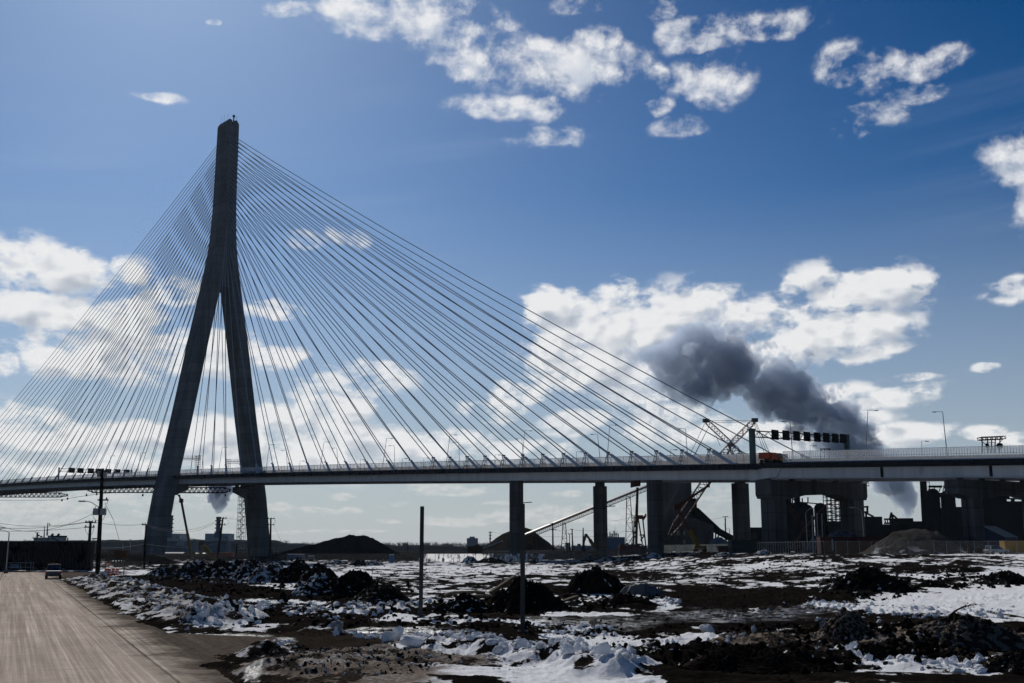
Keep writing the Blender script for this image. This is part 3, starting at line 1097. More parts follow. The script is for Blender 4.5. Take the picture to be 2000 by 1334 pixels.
def mat_soil():
    m = bpy.data.materials.new('mud_and_snow')
    m.use_nodes = True
    t = NT(m.node_tree)
    b = m.node_tree.nodes['Principled BSDF']
    at_ = t.n('ShaderNodeAttribute', attribute_name='cover')
    sep = t.n('ShaderNodeSeparateColor', ins={0: at_.outputs['Color']})
    snow, dirt, wet = sep.outputs[0], sep.outputs[1], sep.outputs[2]
    co = t.n('ShaderNodeNewGeometry').outputs['Position']
    n1 = t.noise(co, .9, 8, .68).outputs['Fac']
    n2 = t.noise(co, 7.0, 6, .65).outputs['Fac']
    n3 = t.noise(co, .22, 4, .5).outputs['Fac']
    k = t.m('ADD', snow, t.m('ADD', t.m('MULTIPLY', t.m('SUBTRACT', n1, .5), 1.5), t.m('MULTIPLY', t.m('SUBTRACT', n2, .5), .55)))
    mask = t.ramp(k, .43, .57)
    d2 = t.m('ADD', dirt, t.m('MULTIPLY', t.m('SUBTRACT', n2, .5), 1.1))
    sn = t.mix(t.ramp(d2, .25, 1.0), (.80, .82, .86, 1), (.16, .13, .105, 1))
    mud = t.mix(t.ramp(n1, .3, .7), (.005, .0045, .0043, 1), (.016, .0135, .012, 1))
    mud = t.mix(t.m('MULTIPLY', t.ramp(dirt, .35, .9), t.ramp(n2, .3, .7)), mud, (.060, .049, .040, 1))
    mud = t.mix(t.ramp(n3, .55, .75), mud, (.021, .0175, .015, 1))
    c = t.mix(mask, mud, sn)
    w2 = t.m('MULTIPLY', wet, t.ramp(n1, .40, .56))
    hh = t.m('ADD', t.m('MULTIPLY', n1, .5), t.m('MULTIPLY', n2, t.m('MULTIPLY_ADD', mask, -.22, .34)))
    bmp = t.n('ShaderNodeBump', ins={'Strength': .9, 'Distance': .22, 'Height': hh})
    df = t.n('ShaderNodeBsdfDiffuse', ins={0: c, 2: bmp.outputs[0]})
    gl = t.n('ShaderNodeBsdfGlossy', ins={0: (.55, .57, .6, 1), 1: .32, 4: bmp.outputs[0]} if False else {0: (.55, .57, .6, 1), 1: .32})
    t.put(gl.inputs['Normal'], bmp.outputs[0])
    mx = t.n('ShaderNodeMixShader', ins={0: t.m('MULTIPLY_ADD', w2, .34, .0, clamp=True), 1: df.outputs[0], 2: gl.outputs[0]})
    out = [q for q in m.node_tree.nodes if q.type == 'OUTPUT_MATERIAL'][0]
    t.put(out.inputs[0], mx.outputs[0])
    m.node_tree.nodes.remove(b)
    return m


M['soil'] = mat_soil()


def grid_mesh(name, V, nr, nc, mat, cover=None, smooth=True, wrap=False):
    me = bpy.data.meshes.new(name)
    i = np.arange(nr - 1)[:, None] * nc
    ncq = nc if wrap else nc - 1
    j = np.arange(ncq)[None, :]
    j2 = (j + 1) % nc
    q = np.stack([i + j, i + j2, i + nc + j2, i + nc + j], -1).reshape(-1, 4)
    nv, nq = nr * nc, len(q)
    me.vertices.add(nv)
    me.vertices.foreach_set('co', V.reshape(-1).astype(np.float32))
    me.loops.add(nq * 4)
    me.loops.foreach_set('vertex_index', q.reshape(-1).astype(np.int32))
    me.polygons.add(nq)
    me.polygons.foreach_set('loop_start', np.arange(0, nq * 4, 4, dtype=np.int32))
    me.polygons.foreach_set('use_smooth', np.full(nq, smooth))
    if cover is not None:
        ca = me.attributes.new('cover', 'FLOAT_COLOR', 'POINT')
        ca.data.foreach_set('color', cover.reshape(-1).astype(np.float32))
    me.update(calc_edges=True)
    me.validate()
    me.materials.append(mat)
    o = bpy.data.objects.new(name, me)
    COL.objects.link(o)
    return o


def make_ground():
    ys = list(np.arange(1440, 1085.6, -.85))
    rr = list(np.geomspace(5, 24, 14)) + [F * EYE / (y - HOR) for y in ys] + list(np.geomspace(600, 22000, 34))
    rr = np.array(sorted(rr))
    an = np.concatenate([np.linspace(-78, -27.5, 26), np.linspace(-27, 27, 960), np.linspace(27.5, 78, 26)])
    A = np.radians(an)[None, :]
    R = rr[:, None] / np.maximum(np.cos(A), .35)
    X, Y = R * np.sin(A), R * np.cos(A)
    h, s, d, w = height_and_cover(X, Y)
    h = np.where(R > 900, np.minimum(h, 2.0) * np.clip((3000 - R) / 2100, 0, 1) - .2, h)
    V = np.stack([X, Y, h], -1)
    C = np.stack([s, d, w, np.ones_like(s)], -1)
    o = grid_mesh('ground', V, len(rr), len(an), M['soil'], C)
    tag(o, 'muddy waste ground with patches of melting snow', None, None, 'structure')
    return o


make_ground()


def mat_road():
    m = bpy.data.materials.new('worn_concrete_road')
    m.use_nodes = True
    t = NT(m.node_tree)
    b = m.node_tree.nodes['Principled BSDF']
    co = t.n('ShaderNodeNewGeometry').outputs['Position']
    rt = t.n('ShaderNodeVectorRotate', rotation_type='Z_AXIS', ins={'Vector': co, 'Angle': math.atan(-.437) * 1.0}).outputs[0]
    sx = t.n('ShaderNodeSeparateXYZ', ins={0: rt})
    u, v = sx.outputs[0], sx.outputs[1]
    long1 = t.noise(t.v('MULTIPLY', rt, (1.6, .025, 1)), 1.0, 5, .6).outputs['Fac']
    long2 = t.noise(t.v('MULTIPLY', rt, (8.0, .05, 1)), 1.0, 5, .65).outputs['Fac']
    grain = t.noise(co, 3.0, 8, .65).outputs['Fac']
    blot = t.noise(co, .25, 4, .55).outputs['Fac']
    f = t.m('ADD', t.m('MULTIPLY_ADD', t.m('SUBTRACT', long1, .5), .45, 1.0), t.m('MULTIPLY', t.m('SUBTRACT', long2, .5), .34))
    f = t.m('MULTIPLY', f, t.m('MULTIPLY_ADD', grain, .5, .75))
    f = t.m('MULTIPLY', f, t.m('MULTIPLY_ADD', blot, .45, .78))
    wob = t.m('MULTIPLY', t.m('SUBTRACT', t.noise(co, 1.2, 4, .6).outputs['Fac'], .5), .12)
    uj = t.m('ADD', u, wob)

    def line(x0, w):
        return t.m('LESS_THAN', t.m('ABSOLUTE', t.m('SUBTRACT', uj, x0)), w)
    ue = U_EDGE
    jl = t.m('MAXIMUM', t.m('MAXIMUM', line(ue - 1.5, .05), line(ue - 7.6, .05)), line(ue - 13.6, .05))
    vj = t.m('ADD', v, t.m('MULTIPLY', wob, 1.5))
    jt = t.m('LESS_THAN', t.m('FRACT', t.m('DIVIDE', vj, 6.1)), .012)
    jt = t.m('MULTIPLY', jt, t.ramp(blot, .35, .6))
    f = t.m('MULTIPLY', f, t.m('MULTIPLY_ADD', t.m('MAXIMUM', jl, t.m('MULTIPLY', jt, .8)), -.62, 1.0))
    edge = t.ramp(t.m('ADD', t.m('ADD', uj, t.m('MULTIPLY', t.m('SUBTRACT', blot, .5), 4.0)), t.m('MULTIPLY', t.m('SUBTRACT', t.noise(co, 1.1, 6, .65).outputs['Fac'], .5), 2.6)), ue - 2.3, ue + .3)
    c = t.v('SCALE', (.40, .34, .295))
    t.put(c.node.inputs['Scale'], f)
    c2 = t.mix(t.m('MULTIPLY', edge, t.m('MULTIPLY_ADD', grain, .7, .5), clamp=True), c, (.032, .026, .021, 1))
    bmp = t.n('ShaderNodeBump', ins={'Strength': .25, 'Distance': .05, 'Height': t.m('ADD', grain, t.m('MULTIPLY', long2, .6))})
    df = t.n('ShaderNodeBsdfDiffuse', ins={0: c2, 2: bmp.outputs[0]})
    gl = t.n('ShaderNodeBsdfGlossy', ins={0: (.9, .86, .8, 1), 1: .5})
    t.put(gl.inputs['Normal'], bmp.outputs[0])
    shine = t.m('MULTIPLY', t.ramp(t.m('MULTIPLY_ADD', long2, .6, t.m('MULTIPLY', long1, .4)), .42, .72), t.m('MULTIPLY_ADD', edge, -.032, .036))
    mx = t.n('ShaderNodeMixShader', ins={0: shine, 1: df.outputs[0], 2: gl.outputs[0]})
    out = [q for q in m.node_tree.nodes if q.type == 'OUTPUT_MATERIAL'][0]
    t.put(out.inputs[0], mx.outputs[0])
    m.node_tree.nodes.remove(b)
    return m


_a = math.atan(-.437)
_p = Vector((-28.7, 82.0, 0))
U_EDGE = _p.x * math.cos(_a) - _p.y * math.sin(_a)
M['road'] = mat_road()
M['drive'] = material('muddy_drive', (.085, .068, .054), .95, var=.45, scale=1.4, bump=.5, spec=.1)


def make_road():
    mb = MB()
    Ys = [-6, 8, 20, 34, 45, 56.4, 70, 82, 97, 113, 130, 150, 162]
    R = [(float(road_edge_x(np.array(y))), y) for y in Ys]
    vs = []
    for x, y in R:
        vs.append((x + .25, y, 0))
        vs.append((x - 19.5, y - 7.5 * 0, 0))
    n = len(R)
    fs = [(2 * i, 2 * i + 2, 2 * i + 3, 2 * i + 1) for i in range(n - 1)]
    mb.add(vs, fs)
    o = mb.build('road', M['road'])
    tag(o, 'worn pale concrete road with faint tyre streaks', None, None, 'structure')
    mb = MB()
    mb.add([(-58, 162, .004), (-66, 194, .004), (-140, 200, .004), (-140, 158, .004), (-83, 158, .004)], [(0, 1, 2, 3, 4)])
    o = mb.build('side_road', M['road'])
    tag(o, 'side road turning off in front of the dark wall', None, None, 'structure')
    mb = MB()
    mb.add([(-11.2, 42.0, .006), (-9.5, 44.5, .006), (-9.8, 50, .006), (-11.0, 54, .006), (-14.0, 55.4, .006), (-17.1, 56.8, .006), (-16.0, 54, .006), (-14, 49, .006), (-12.2, 44.6, .006)], [tuple(range(9))])
    o = mb.build('driveway', M['road'])
    tag(o, 'muddy driveway crossing the verge', None, None, 'structure')


make_road()


# ------------------------------------------------------------------ heaps of spoil and ploughed snow
def base_z(x, y):
    h, *_ = height_and_cover(np.array([[x]]), np.array([[y]]))
    return float(h[0, 0])


def heap(name, label, cat, px, pybase, rx, hpx, snow, dirt=.3, seed=1, group=None, depth=1.0, skew=0.0, mat=None, clod=.22, fine=1.0, power=1.55, dist=None):
    """A heap whose foot centre, half width and height are read off the photograph and turned to metres."""
    c = gndt(px, pybase)
    if dist:
        c = at(px, pybase, dist)
        c.z = 0
    m = c.y / F
    W, H = rx * m, hpx * m
    c = Vector((c.x, c.y + W * depth * .75, c.z)) if not dist else c
    k = c.y / (c.y - W * depth * .75) if not dist else 1.0
    W, H, c.x = W * k, H * (.5 + .5 * k) , c.x * k
    nr = int(np.clip(rx * .6 * fine, 18, 80))
    nc = int(np.clip(rx * 2.2 * fine, 40, 240))
    r = np.linspace(0, 1.12, nr)[:, None]
    a = (np.arange(nc) / nc * 2 * math.pi)[None, :]
    out = 1 + .22 * fbm(np.cos(a) * 1.4 + seed * 3.1 + 0 * r, np.sin(a) * 1.4 + seed + 0 * r, 3, seed)
    X = r * np.cos(a) * W * out
    Y = r * np.sin(a) * W * depth * out
    prof = np.clip(1 - r ** power, -.15, 1) ** 1.05 if False else np.where(r < 1, (1 - np.minimum(r, 1) ** power), -(r - 1) * 1.2)
    u = X / W
    prof = prof * (1 + skew * u)
    big = fbm(X / (W * .55) + seed * 7.7, Y / (W * .55) + seed, 4, seed + 3)
    cl = np.maximum(fbm(X / (H * .33) + seed, Y / (H * .33), 4, seed + 9, .6, True), -.2)
    sc = np.clip(1.2 - r, 0, 1)
    Z = .76 * H * (prof * (1 + .26 * big) + clod * (.75 * cl + .45 * fbm(X / (H * .12), Y / (H * .12), 3, seed + 5)) * np.clip(sc * 1.6, 0, 1)) 
    Z = Z - np.where(r > 1, .25 * (r - 1) * 8 * .3, 0)
    h0 = base_z(c.x, c.y) if not dist else 0.0
    V = np.stack([X, Y, np.maximum(Z, -.5) + h0 - .03], -1)
    sn = snow - .04 + .60 * fbm((X + Z * .7) / (W * .17) + 3, (Y + Z * 1.1) / (W * .17), 5, seed + 21, .62) + .25 * (u * -.5)
    C = np.stack([np.clip(sn, -1, 1.5), np.clip(dirt + .12 + .3 * big, 0, 1) + 0 * X, 0 * X, 1 + 0 * X], -1)
    o = grid_mesh(name, V, nr, nc, mat or M['soil'], C, wrap=True)
    o.location = (c.x, c.y, 0)
    tag(o, label, cat, group)
    return o


HEAPS = [  # x, y at foot, half width, height in photo pixels, snow, dirt, label
    (330, 1124, 42, 24, .30, .45, 'low grey heap at the roadward end of the row of spoil heaps'),
    (383, 1126, 52, 37, .30, .40, 'snow streaked spoil heap second from the road end of the row'),
    (424, 1128, 36, 39, .20, .35, 'narrow peaked spoil heap under the yellow crane jib'),
    (456, 1130, 44, 40, .32, .35, 'speckled spoil heap below the stair scaffold'),
    (492, 1132, 46, 41, .42, .35, 'whitish spoil heap in front of the far tower leg'),
    (530, 1138, 50, 45, .45, .35, 'most snow covered heap of the long row'),
    (583, 1140, 52, 50, .08, .25, 'tall dark earth heap with a blunt crest'),
    (624, 1150, 46, 54, .05, .20, 'dark earth heap sloping down behind a snowy one'),
    (621, 1164, 48, 48, .42, .30, 'grey snowy heap in front of the dark earth heaps'),
    (694, 1166, 62, 54, .06, .25, 'dark heap with a knob on top, left of the bare post'),
    (746, 1176, 58, 39, .20, .55, 'rounded brown heap nearest the first bare post'),
    (905, 1200, 62, 40, .14, .20, 'low dark rubble heap between the two bare posts'),
    (1028, 1197, 86, 70, -.10, .15, 'big black earth heap behind the second bare post'),
    (1163, 1163, 62, 62, -.05, .15, 'tall black earth heap beside the wrapped grey bundle'),
    (1215, 1188, 60, 20, .05, .25, 'low strip of clods in front of the white patch'),
    (702, 1105, 22, 13, .25, .30, 'small dark heap at the far edge of the field beside the toilet'),
    (730, 1105, 24, 11, .50, .30, 'small snow capped heap beside the blue toilet'),
    (655, 1100, 26, 8, .50, .30, 'tiny pale heap in front of the coal mound'),
    (917, 1100, 19, 16, .45, .20, 'snowy rubble heap against the panelled fence'),
    (960, 1100, 30, 12, .05, .20, 'dark flat heap against the panelled fence'),
    (1150, 1093, 15, 13, .40, .20, 'small heap at the foot of the conveyor pier'),
    (1189, 1094, 18, 9, .45, .20, 'small snowy heap right of the conveyor pier'),
    (1277, 1088, 14, 10, .60, .20, 'little snow heap left of the grooved pier foot'),
    (1312, 1088, 18, 11, .05, .20, 'little dark heap right of the grooved pier foot'),
    (1378, 1086, 36, 8, .0, .20, 'long dark debris heap by the striped barricade'),
    (1415, 1085, 18, 8, .45, .20, 'small speckled heap near the red skip'),
    (1491, 1082, 18, 9, .50, .20, 'small snow heap before the joint bent'),
    (1700, 1160, 82, 50, .02, .10, 'long black gravel ridge across the snowfield edge'),
    (1822, 1150, 36, 18, .02, .10, 'black clod heap on the snowfield'),
    (1880, 1118, 48, 11, .05, .10, 'flat black clod bank behind the snowfield'),
    (1965, 1142, 62, 28, .0, .10, 'black clod bank at the snowfield far right'),
    (1655, 1262, 46, 58, .50, .95, 'peaked brown mud heap beyond the snow block'),
    (1875, 1272, 118, 58, .50, .95, 'broad brown mud heap with ice lumps under the broken branch'),
    (1500, 1256, 32, 24, .10, .50, 'small mud heap with an upright ice shard'),
    (1700, 1304, 46, 40, -.1, .30, 'dark mud lump behind the white snow block'),
    (1460, 1330, 130, 44, -.25, .25, 'black mud bank close to the camera'),
    (1985, 1332, 75, 36, .0, .35, 'dark mud lump with a twig, lowest on the right'),
]
for i, (x, y, w, h, s, d, lab) in enumerate(HEAPS):
    heap('spoil_heap', lab, 'heap', x, y, w, h, s, d, i + 1, 'spoil heaps on the waste ground', .8 if w > 30 else .6, fine=1.3 if y > 1120 else 1.0)

# ------------------------------------------------------------------ large background: banks, wood, plant, steelworks
def GP(x, Y, z=0.0):
    """Point at level z seen in picture column x at distance Y."""
    return Vector(((x - 1000.0) / F * (Y * math.cos(PITCH) + (z - EYE) * math.sin(PITCH)), Y, z))


def ZP(y, Y):
    return at(1000, y, Y).z


def outline_heap(name, label, cat, pts, Y, depth, mat, seed=1, group=None, rough=.10, cover=None, base_y=None):
    xs = [(p[0] - 1000) / F * Y for p in pts]
    z0 = ZP(base_y, Y) if base_y else ZP(max(p[1] for p in pts), Y)
    zs = [ZP(p[1], Y) - z0 for p in pts]
    nx, ny = int(np.clip(len(pts) * 14, 70, 160)), 46
    X = np.linspace(min(xs), max(xs), nx)[None, :] + np.zeros((ny, 1))
    v = np.linspace(-1, 1, ny)[:, None] + np.zeros((1, nx))
    H = np.interp(X, xs, zs)
    hm = max(zs)
    dep = depth * (.35 + .65 * H / hm)
    Yw = Y + v * dep
    prof = np.clip(1 - np.abs(v) ** 1.25, 0, 1)
    n = fbm(X / (hm * .7) + seed, Yw / (hm * .7), 5, seed)
    Z = H * prof * (1 + rough * 1.2 * n) + rough * hm * .35 * fbm(X / (hm * .16), Yw / (hm * .16), 4, seed + 4) * (prof > .02)
    V = np.stack([X, Yw, np.maximum(Z, -.4) + z0], -1)
    C = None
    if cover is not None:
        C = np.stack([cover[0] + .5 * n, cover[1] + .2 * n, 0 * X, 1 + 0 * X], -1)
    o = grid_mesh(name, V, ny, nx, mat, C)
    tag(o, label, cat, group)
    return o


def mat_grit(name, c0, c1, scale=1.0, snow=0.0):
    m = bpy.data.materials.new(name)
    m.use_nodes = True
    t = NT(m.node_tree)
    b = m.node_tree.nodes['Principled BSDF']
    co = t.n('ShaderNodeNewGeometry').outputs['Position']
    n = t.noise(co, scale, 8, .65).outputs['Fac']
    c = t.mix(t.ramp(n, .3, .7), c0 + (1,), c1 + (1,))
    if snow:
        k = t.noise(t.v('MULTIPLY', co, (.5, .5, .9)), scale * .5, 5, .6).outputs['Fac']
        z = t.n('ShaderNodeSeparateXYZ', ins={0: co}).outputs[2]
        low = t.ramp(z, 5.0, 2.6)
        c = t.mix(t.m('MULTIPLY', low, t.ramp(k, .55, .60)), c, (.62, .64, .68, 1))
    t.put(b.inputs['Base Color'], c)
    b.inputs['Roughness'].default_value = 1.0
    b.inputs['Specular IOR Level'].default_value = 0.0
    bm_ = t.n('ShaderNodeBump', ins={'Strength': .6, 'Distance': .3, 'Height': t.noise(co, scale * 3, 6, .7).outputs['Fac']})
    t.put(b.inputs['Normal'], bm_.outputs[0])
    return m


M['gravel'] = mat_grit('gray_gravel', (.050, .046, .042), (.088, .081, .074), 1.2, .45)
M['salt'] = mat_grit('dirty_salt', (.018, .017, .016), (.03, .028, .026), .8)
M['blue_grit'] = mat_grit('snow_dusted_ore', (.05, .055, .065), (.17, .18, .21), .7)
M['hill'] = material('wooded_bank', (.020, .021, .024), 1.0, var=.4, scale=.05)
M['twig'] = material('bare_branches', (.028, .026, .027), 1.0, var=.3, scale=.2)

outline_heap('coal_mound', 'huge black coal mound right of the far tower leg', 'coal heap',
             [(522, 1090), (540, 1084), (560, 1079), (592, 1069), (622, 1063), (655, 1053), (688, 1045), (715, 1046), (742, 1056), (766, 1071), (788, 1084), (812, 1090)], 430, 34, M['coal'], 5, rough=.07)
outline_heap('ore_mound', 'dark ore bank at the foot of the near tower leg', 'ore heap',
             [(225, 1106), (262, 1094), (288, 1084), (312, 1083), (340, 1092), (366, 1104)], 300, 14, M['coal'], 8, rough=.06)
outline_heap('salt_pile', 'brown gray salt pile under the conveyor head', 'salt pile',
             [(938, 1074), (958, 1060), (978, 1046), (1002, 1034), (1022, 1030), (1040, 1034), (1062, 1052), (1078, 1066), (1090, 1074)], 420, 18, M['salt'], 3, rough=.04)
outline_heap('gravel_pile', 'large gray gravel pile with snow at its foot behind the chain link fence', 'gravel pile',
             [(1668, 1082), (1700, 1061), (1733, 1041), (1768, 1032), (1796, 1033), (1816, 1042), (1842, 1058), (1872, 1080)], 222, 9, M['gravel'], 2, rough=.05)
outline_heap('gravel_pile', 'smaller bluish pile behind the large gravel pile', 'gravel pile',
             [(1790, 1074), (1806, 1044), (1818, 1036), (1836, 1047), (1858, 1066), (1872, 1074)], 236, 5, M['gravel'], 4, rough=.06)
outline_heap('ore_pile', 'snow dusted pile left of the red container', 'ore pile',
             [(1560, 1074), (1578, 1050), (1590, 1042), (1602, 1056), (1612, 1074)], 262, 5, M['blue_grit'], 6, rough=.12)
outline_heap('ore_pile', 'long snow dusted pile behind the red container', 'ore pile',
             [(1598, 1074), (1612, 1042), (1628, 1034), (1650, 1037), (1668, 1050), (1690, 1074)], 270, 6, M['blue_grit'], 7, rough=.10)

# far wooded bank
mb = MB()
rng = random.Random(4)
Y0 = 1650
xs = list(range(-700, 3300, 20))
pr = [9 + 3.0 * math.sin(x / 230.0) + rng.uniform(-.8, .8) + (5 if x < 560 else 0) + (-3.5 if x > 980 else 0) for x in xs]
mb.loft([[GP(x, Y0, -1), GP(x, Y0, h * .75), GP(x, Y0 + 150, h), GP(x, Y0 + 160, -1)] for x, h in zip(xs, pr)])
tag(mb.build('far_bank', M['hill']), 'low dark bank across the river', None, None, 'structure')
mb = MB()
for k in range(2600):
    x = rng.uniform(-620, 1500) if k < 2300 else rng.uniform(1500, 2900)
    Y = Y0 + rng.uniform(-12, 110)
    b = GP(x, Y, 0)
    h = rng.uniform(11, 14.5) + (3.5 if x < 560 else 0) + (-4 if x > 980 else 0)
    mb.beam(b, b + Vector((0, 0, h * .6)), .3)
    for j in range(11):
        z = h * rng.uniform(.35, .75)
        a = rng.uniform(0, 6.28)
        L = h * rng.uniform(.18, .38)
        q = b + Vector((0, 0, z))
        e = q + Vector((math.cos(a) * L * 1.1, math.sin(a) * L * .5, L * .75))
        w = Vector((.26, 0, 0))
        mb.add([q - w, q + w, e], [(0, 1, 2)])
tag(mb.build('treeline', M['twig']), 'bare winter wood along the far bank', 'woodland', None, 'stuff')


def boxes(name, parent, mat, lst, Y, dy=None):
    """Several axis aligned blocks given as photo rectangles at distance Y, one part each."""
    for r in lst:
        x0, y0, x1, y1 = r[:4]
        d = r[4] if len(r) > 4 else 10
        z1, z0 = ZP(y0, Y), ZP(y1, Y)
        a, b = GP(x0, Y, z0), GP(x1, Y, z0)
        mb = MB()
        mb.box(((a.x + b.x) / 2, Y + d / 2, (z0 + z1) / 2), (abs(b.x - a.x), d, z1 - z0))
        mb.build(r[5] if len(r) > 5 else name, mat, parent)


# gas fired power plant across the river
def plant(label, x, yt, sc):
    Y = 1150
    T = thing('power_plant', label, 'power plant', GP(x, Y))
    mb = MB()
    top, bot = ZP(yt, Y), ZP(1046, Y)
    r = 4.2 * Y / F
    c = GP(x, Y + 8)
    mb.lathe((c.x, c.y, bot), [(r, 0), (r, top - bot - 2), (r * 1.16, top - bot - 2), (r * 1.16, top - bot), (r * .9, top - bot)], 18)
    for k in range(1, 5):
        z = bot + (top - bot) * k / 5
        mb.box((c.x + r * 1.15, c.y - 1, z), (1.6, 1.6, 1.1))
        mb.box((c.x - r * 1.1, c.y - 1, z), (1.2, 1.6, 1.0))
    mb.build('chimney_stack', M['navy'], T, True)
    boxes('boiler_house', T, M['blue_gray'], [(x - 17, 1056, x + 16, 1096, 22, 'boiler_house')], Y)
    boxes('upper_casing', T, M['pale_clad'], [(x - 24, 1042, x + 21, 1057, 26, 'upper_casing')], Y - 2)
    boxes('inlet_duct', T, M['blue_gray'], [(x - 6, 1040, x + 4, 1050, 3, 'inlet_duct')], Y - 6)
    mb = MB()
    for k in range(9):
        a = GP(x - 30 + k * 1.6, Y - 3, 0)
        mb.beam((a.x, a.y, ZP(1094, Y)), (a.x, a.y, ZP(1060 + (k * 7) % 13, Y)), .4)
    for k in range(5):
        a, b = GP(x - 32, Y - 3, 0), GP(x - 17, Y - 3, 0)
        z = ZP(1062 + k * 6, Y)
        mb.beam((a.x, a.y, z), (b.x, b.y, z), .5)
    for k in range(6):
        a = GP(x + 17 + (k % 2) * 3, Y - 3, 0)
        z = ZP(1050 + k * 5, Y)
        mb.box((a.x, a.y, z), (3.2, 3, .7))
    mb.build('pipe_rack', M['blue_gray'], T)
    return T


plant('power plant block with a dark stack seen between the tower legs', 424, 1009, 1)
plant('power plant block with its stack half hidden by the near tower leg', 330, 1006, 1)
T = thing('turbine_hall', 'blue gray turbine halls beside the near tower leg', 'industrial building', GP(360, 1150))
boxes('hall', T, M['blue_gray'], [(350, 1062, 358, 1094, 14), (358, 1057, 366, 1094, 14), (366, 1059, 376, 1094, 18), (312, 1064, 326, 1096, 20)], 1148)
mb = MB()
for k in range(5):
    a = GP(345 + k * 3, 1140, 0)
    mb.tube([(a.x, a.y, ZP(1066, 1140)), (a.x + 1, a.y, ZP(1052 - k % 2 * 3, 1140)), (a.x + 4, a.y, ZP(1055, 1140))], .55, 6)
mb.build('steam_pipe', M['pale_clad'], T)
T = thing('storage_shed', 'pale low shed in front of the near plant block', 'shed', GP(338, 900))
boxes('wall', T, M['pale_clad'], [(318, 1082, 355, 1096, 12)], 900)
mb = MB()
a, b, z = GP(317, 898), GP(356, 898), ZP(1082, 900)
mb.prism([(a.x, 898, z), (b.x, 898, z), (b.x, 905, z + 1.4), (a.x, 905, z + 1.4)], (0, 1.5, .0))
mb.build('roof', M['blue_gray'], T)
for lab, x in (('domed white storage tank left of the other tank', 385), ('domed white storage tank nearer the yellow crane jib', 399)):
    T = thing('storage_tank', lab, 'tank', GP(x, 860), 'white storage tanks')
    mb = MB()
    z0, z1 = ZP(1097, 860), ZP(1083, 860)
    p = GP(x, 863)
    mb.lathe((p.x, p.y, z0), [(2.6, 0), (2.6, z1 - z0)], 20)
    mb.build('shell', M['white_paint'], T, True)
    mb = MB()
    mb.lathe((p.x, p.y, z1), [(2.65, 0), (2.2, .6), (1.2, 1.0), (.2, 1.15)], 20)
    mb.build('dome', M['white_paint'], T, True)

T = thing('apartment_block', 'lone tower block standing above the far wood', 'building', GP(922, 1640))
boxes('block', T, M['blue_gray'], [(911.5, 1051, 933, 1072, 16, 'block')], 1640)
boxes('roof_house', T, M['blue_gray'], [(917, 1048, 927, 1051.2, 8, 'roof_house')], 1642)
T = thing('industrial_building', 'deep blue block with roof vents beside the conveyor pier', 'industrial building', GP(1205, 760))
boxes('block', T, material('deep_blue_cladding', (.03, .075, .16), .6, var=.2, scale=.3), [(1186, 1049, 1221, 1074, 16, 'block')], 760)
mb = MB()
zt = ZP(1049, 760)
for k, (x, h) in enumerate(((1192, 3.2), (1196, 2.4), (1200, 4.2), (1204, 3.0), (1208, 2.2))):
    p = GP(x, 766)
    mb.tube([(p.x, p.y, zt), (p.x, p.y, zt + h)], .45, 8)
for x in (1191, 1207):
    p = GP(x, 764)
    mb.beam((p.x, p.y, zt), (p.x, p.y, zt + 4.0), .15)
a, b = GP(1191, 764), GP(1207, 764)
for h in (2, 4):
    mb.beam((a.x, a.y, zt + h), (b.x, b.y, zt + h), .15)
p = GP(1202, 768)
mb.beam((p.x, p.y, zt), (p.x, p.y, zt + 7), .15)
mb.build('roof_plant', M['blue_gray'], T)
T = thing('industrial_building', 'small blue block between the light poles right of the salt pile', 'industrial building', GP(1110, 900))
boxes('block', T, M['blue_gray'], [(1105, 1060, 1114, 1074, 10, 'block')], 900)
T = thing('warehouse', 'long low gray warehouse behind the excavator', 'warehouse', GP(1140, 950))
boxes('hall', T, M['blue_gray'], [(1118, 1066, 1160, 1076, 20, 'hall'), (1160, 1068, 1190, 1076, 20, 'hall'), (1128, 1062, 1134, 1067, 6, 'roof_vent')], 950)

# ------------------------------------------------------------------ concrete silo building with covered conveyor
T = thing('silo_building', 'tall gray concrete silo building with a low windowed wing', 'industrial building', GP(1325, 430))
Y = 430
boxes('silo_tower', T, M['tan_clad'], [(1290, 922, 1354.5, 1090, 16, 'silo_tower')], Y)
mb = MB()
pts = [(1316, 1012), (1357, 1012), (1394, 1026), (1394, 1090), (1316, 1090)]
mb.prism([at(x, y, Y - 5) for x, y in pts], (0, 14, 0))
wing = mb.build('wing', M['tan_clad'], T)
for x, y, w, h in ((1322, 1036, 5, 9), (1334, 1036, 5, 9), (1372, 1035, 5, 8), (1384, 1036, 5, 7), (1334, 1054, 5, 9), (1384, 1053, 5, 7), (1350, 1030, 12, 18)):
    mb = MB()
    a, b = at(x, y, Y - 5.2), at(x + w, y + h, Y - 5.2)
    mb.box(((a.x + b.x) / 2, Y - 5.1, (a.z + b.z) / 2), (b.x - a.x, .3, a.z - b.z))
    mb.build('window' if w < 10 else 'loading_door', M['glass'] if w < 10 else M['rust'], wing)
for yy in (961, 986, 1011):
    mb = MB()
    mb.beam(at(1296, yy, Y - .2), at(1354, yy, Y - .2), .25)
    mb.build('band_course', M['concrete'], T)
boxes('lift_shaft', T, M['black_steel'], [(1353.5, 974, 1362, 1015, 5, 'lift_shaft')], Y - 2)
mb = MB()
mb.prism([at(x, y, Y - 1) for x, y in ((1353, 990), (1364, 992), (1408, 1033), (1432, 1046), (1432, 1058), (1400, 1040), (1366, 1017), (1353, 1015))], (0, 6, 0))
mb.build('covered_conveyor', M['black_steel'], T)
mb = MB()
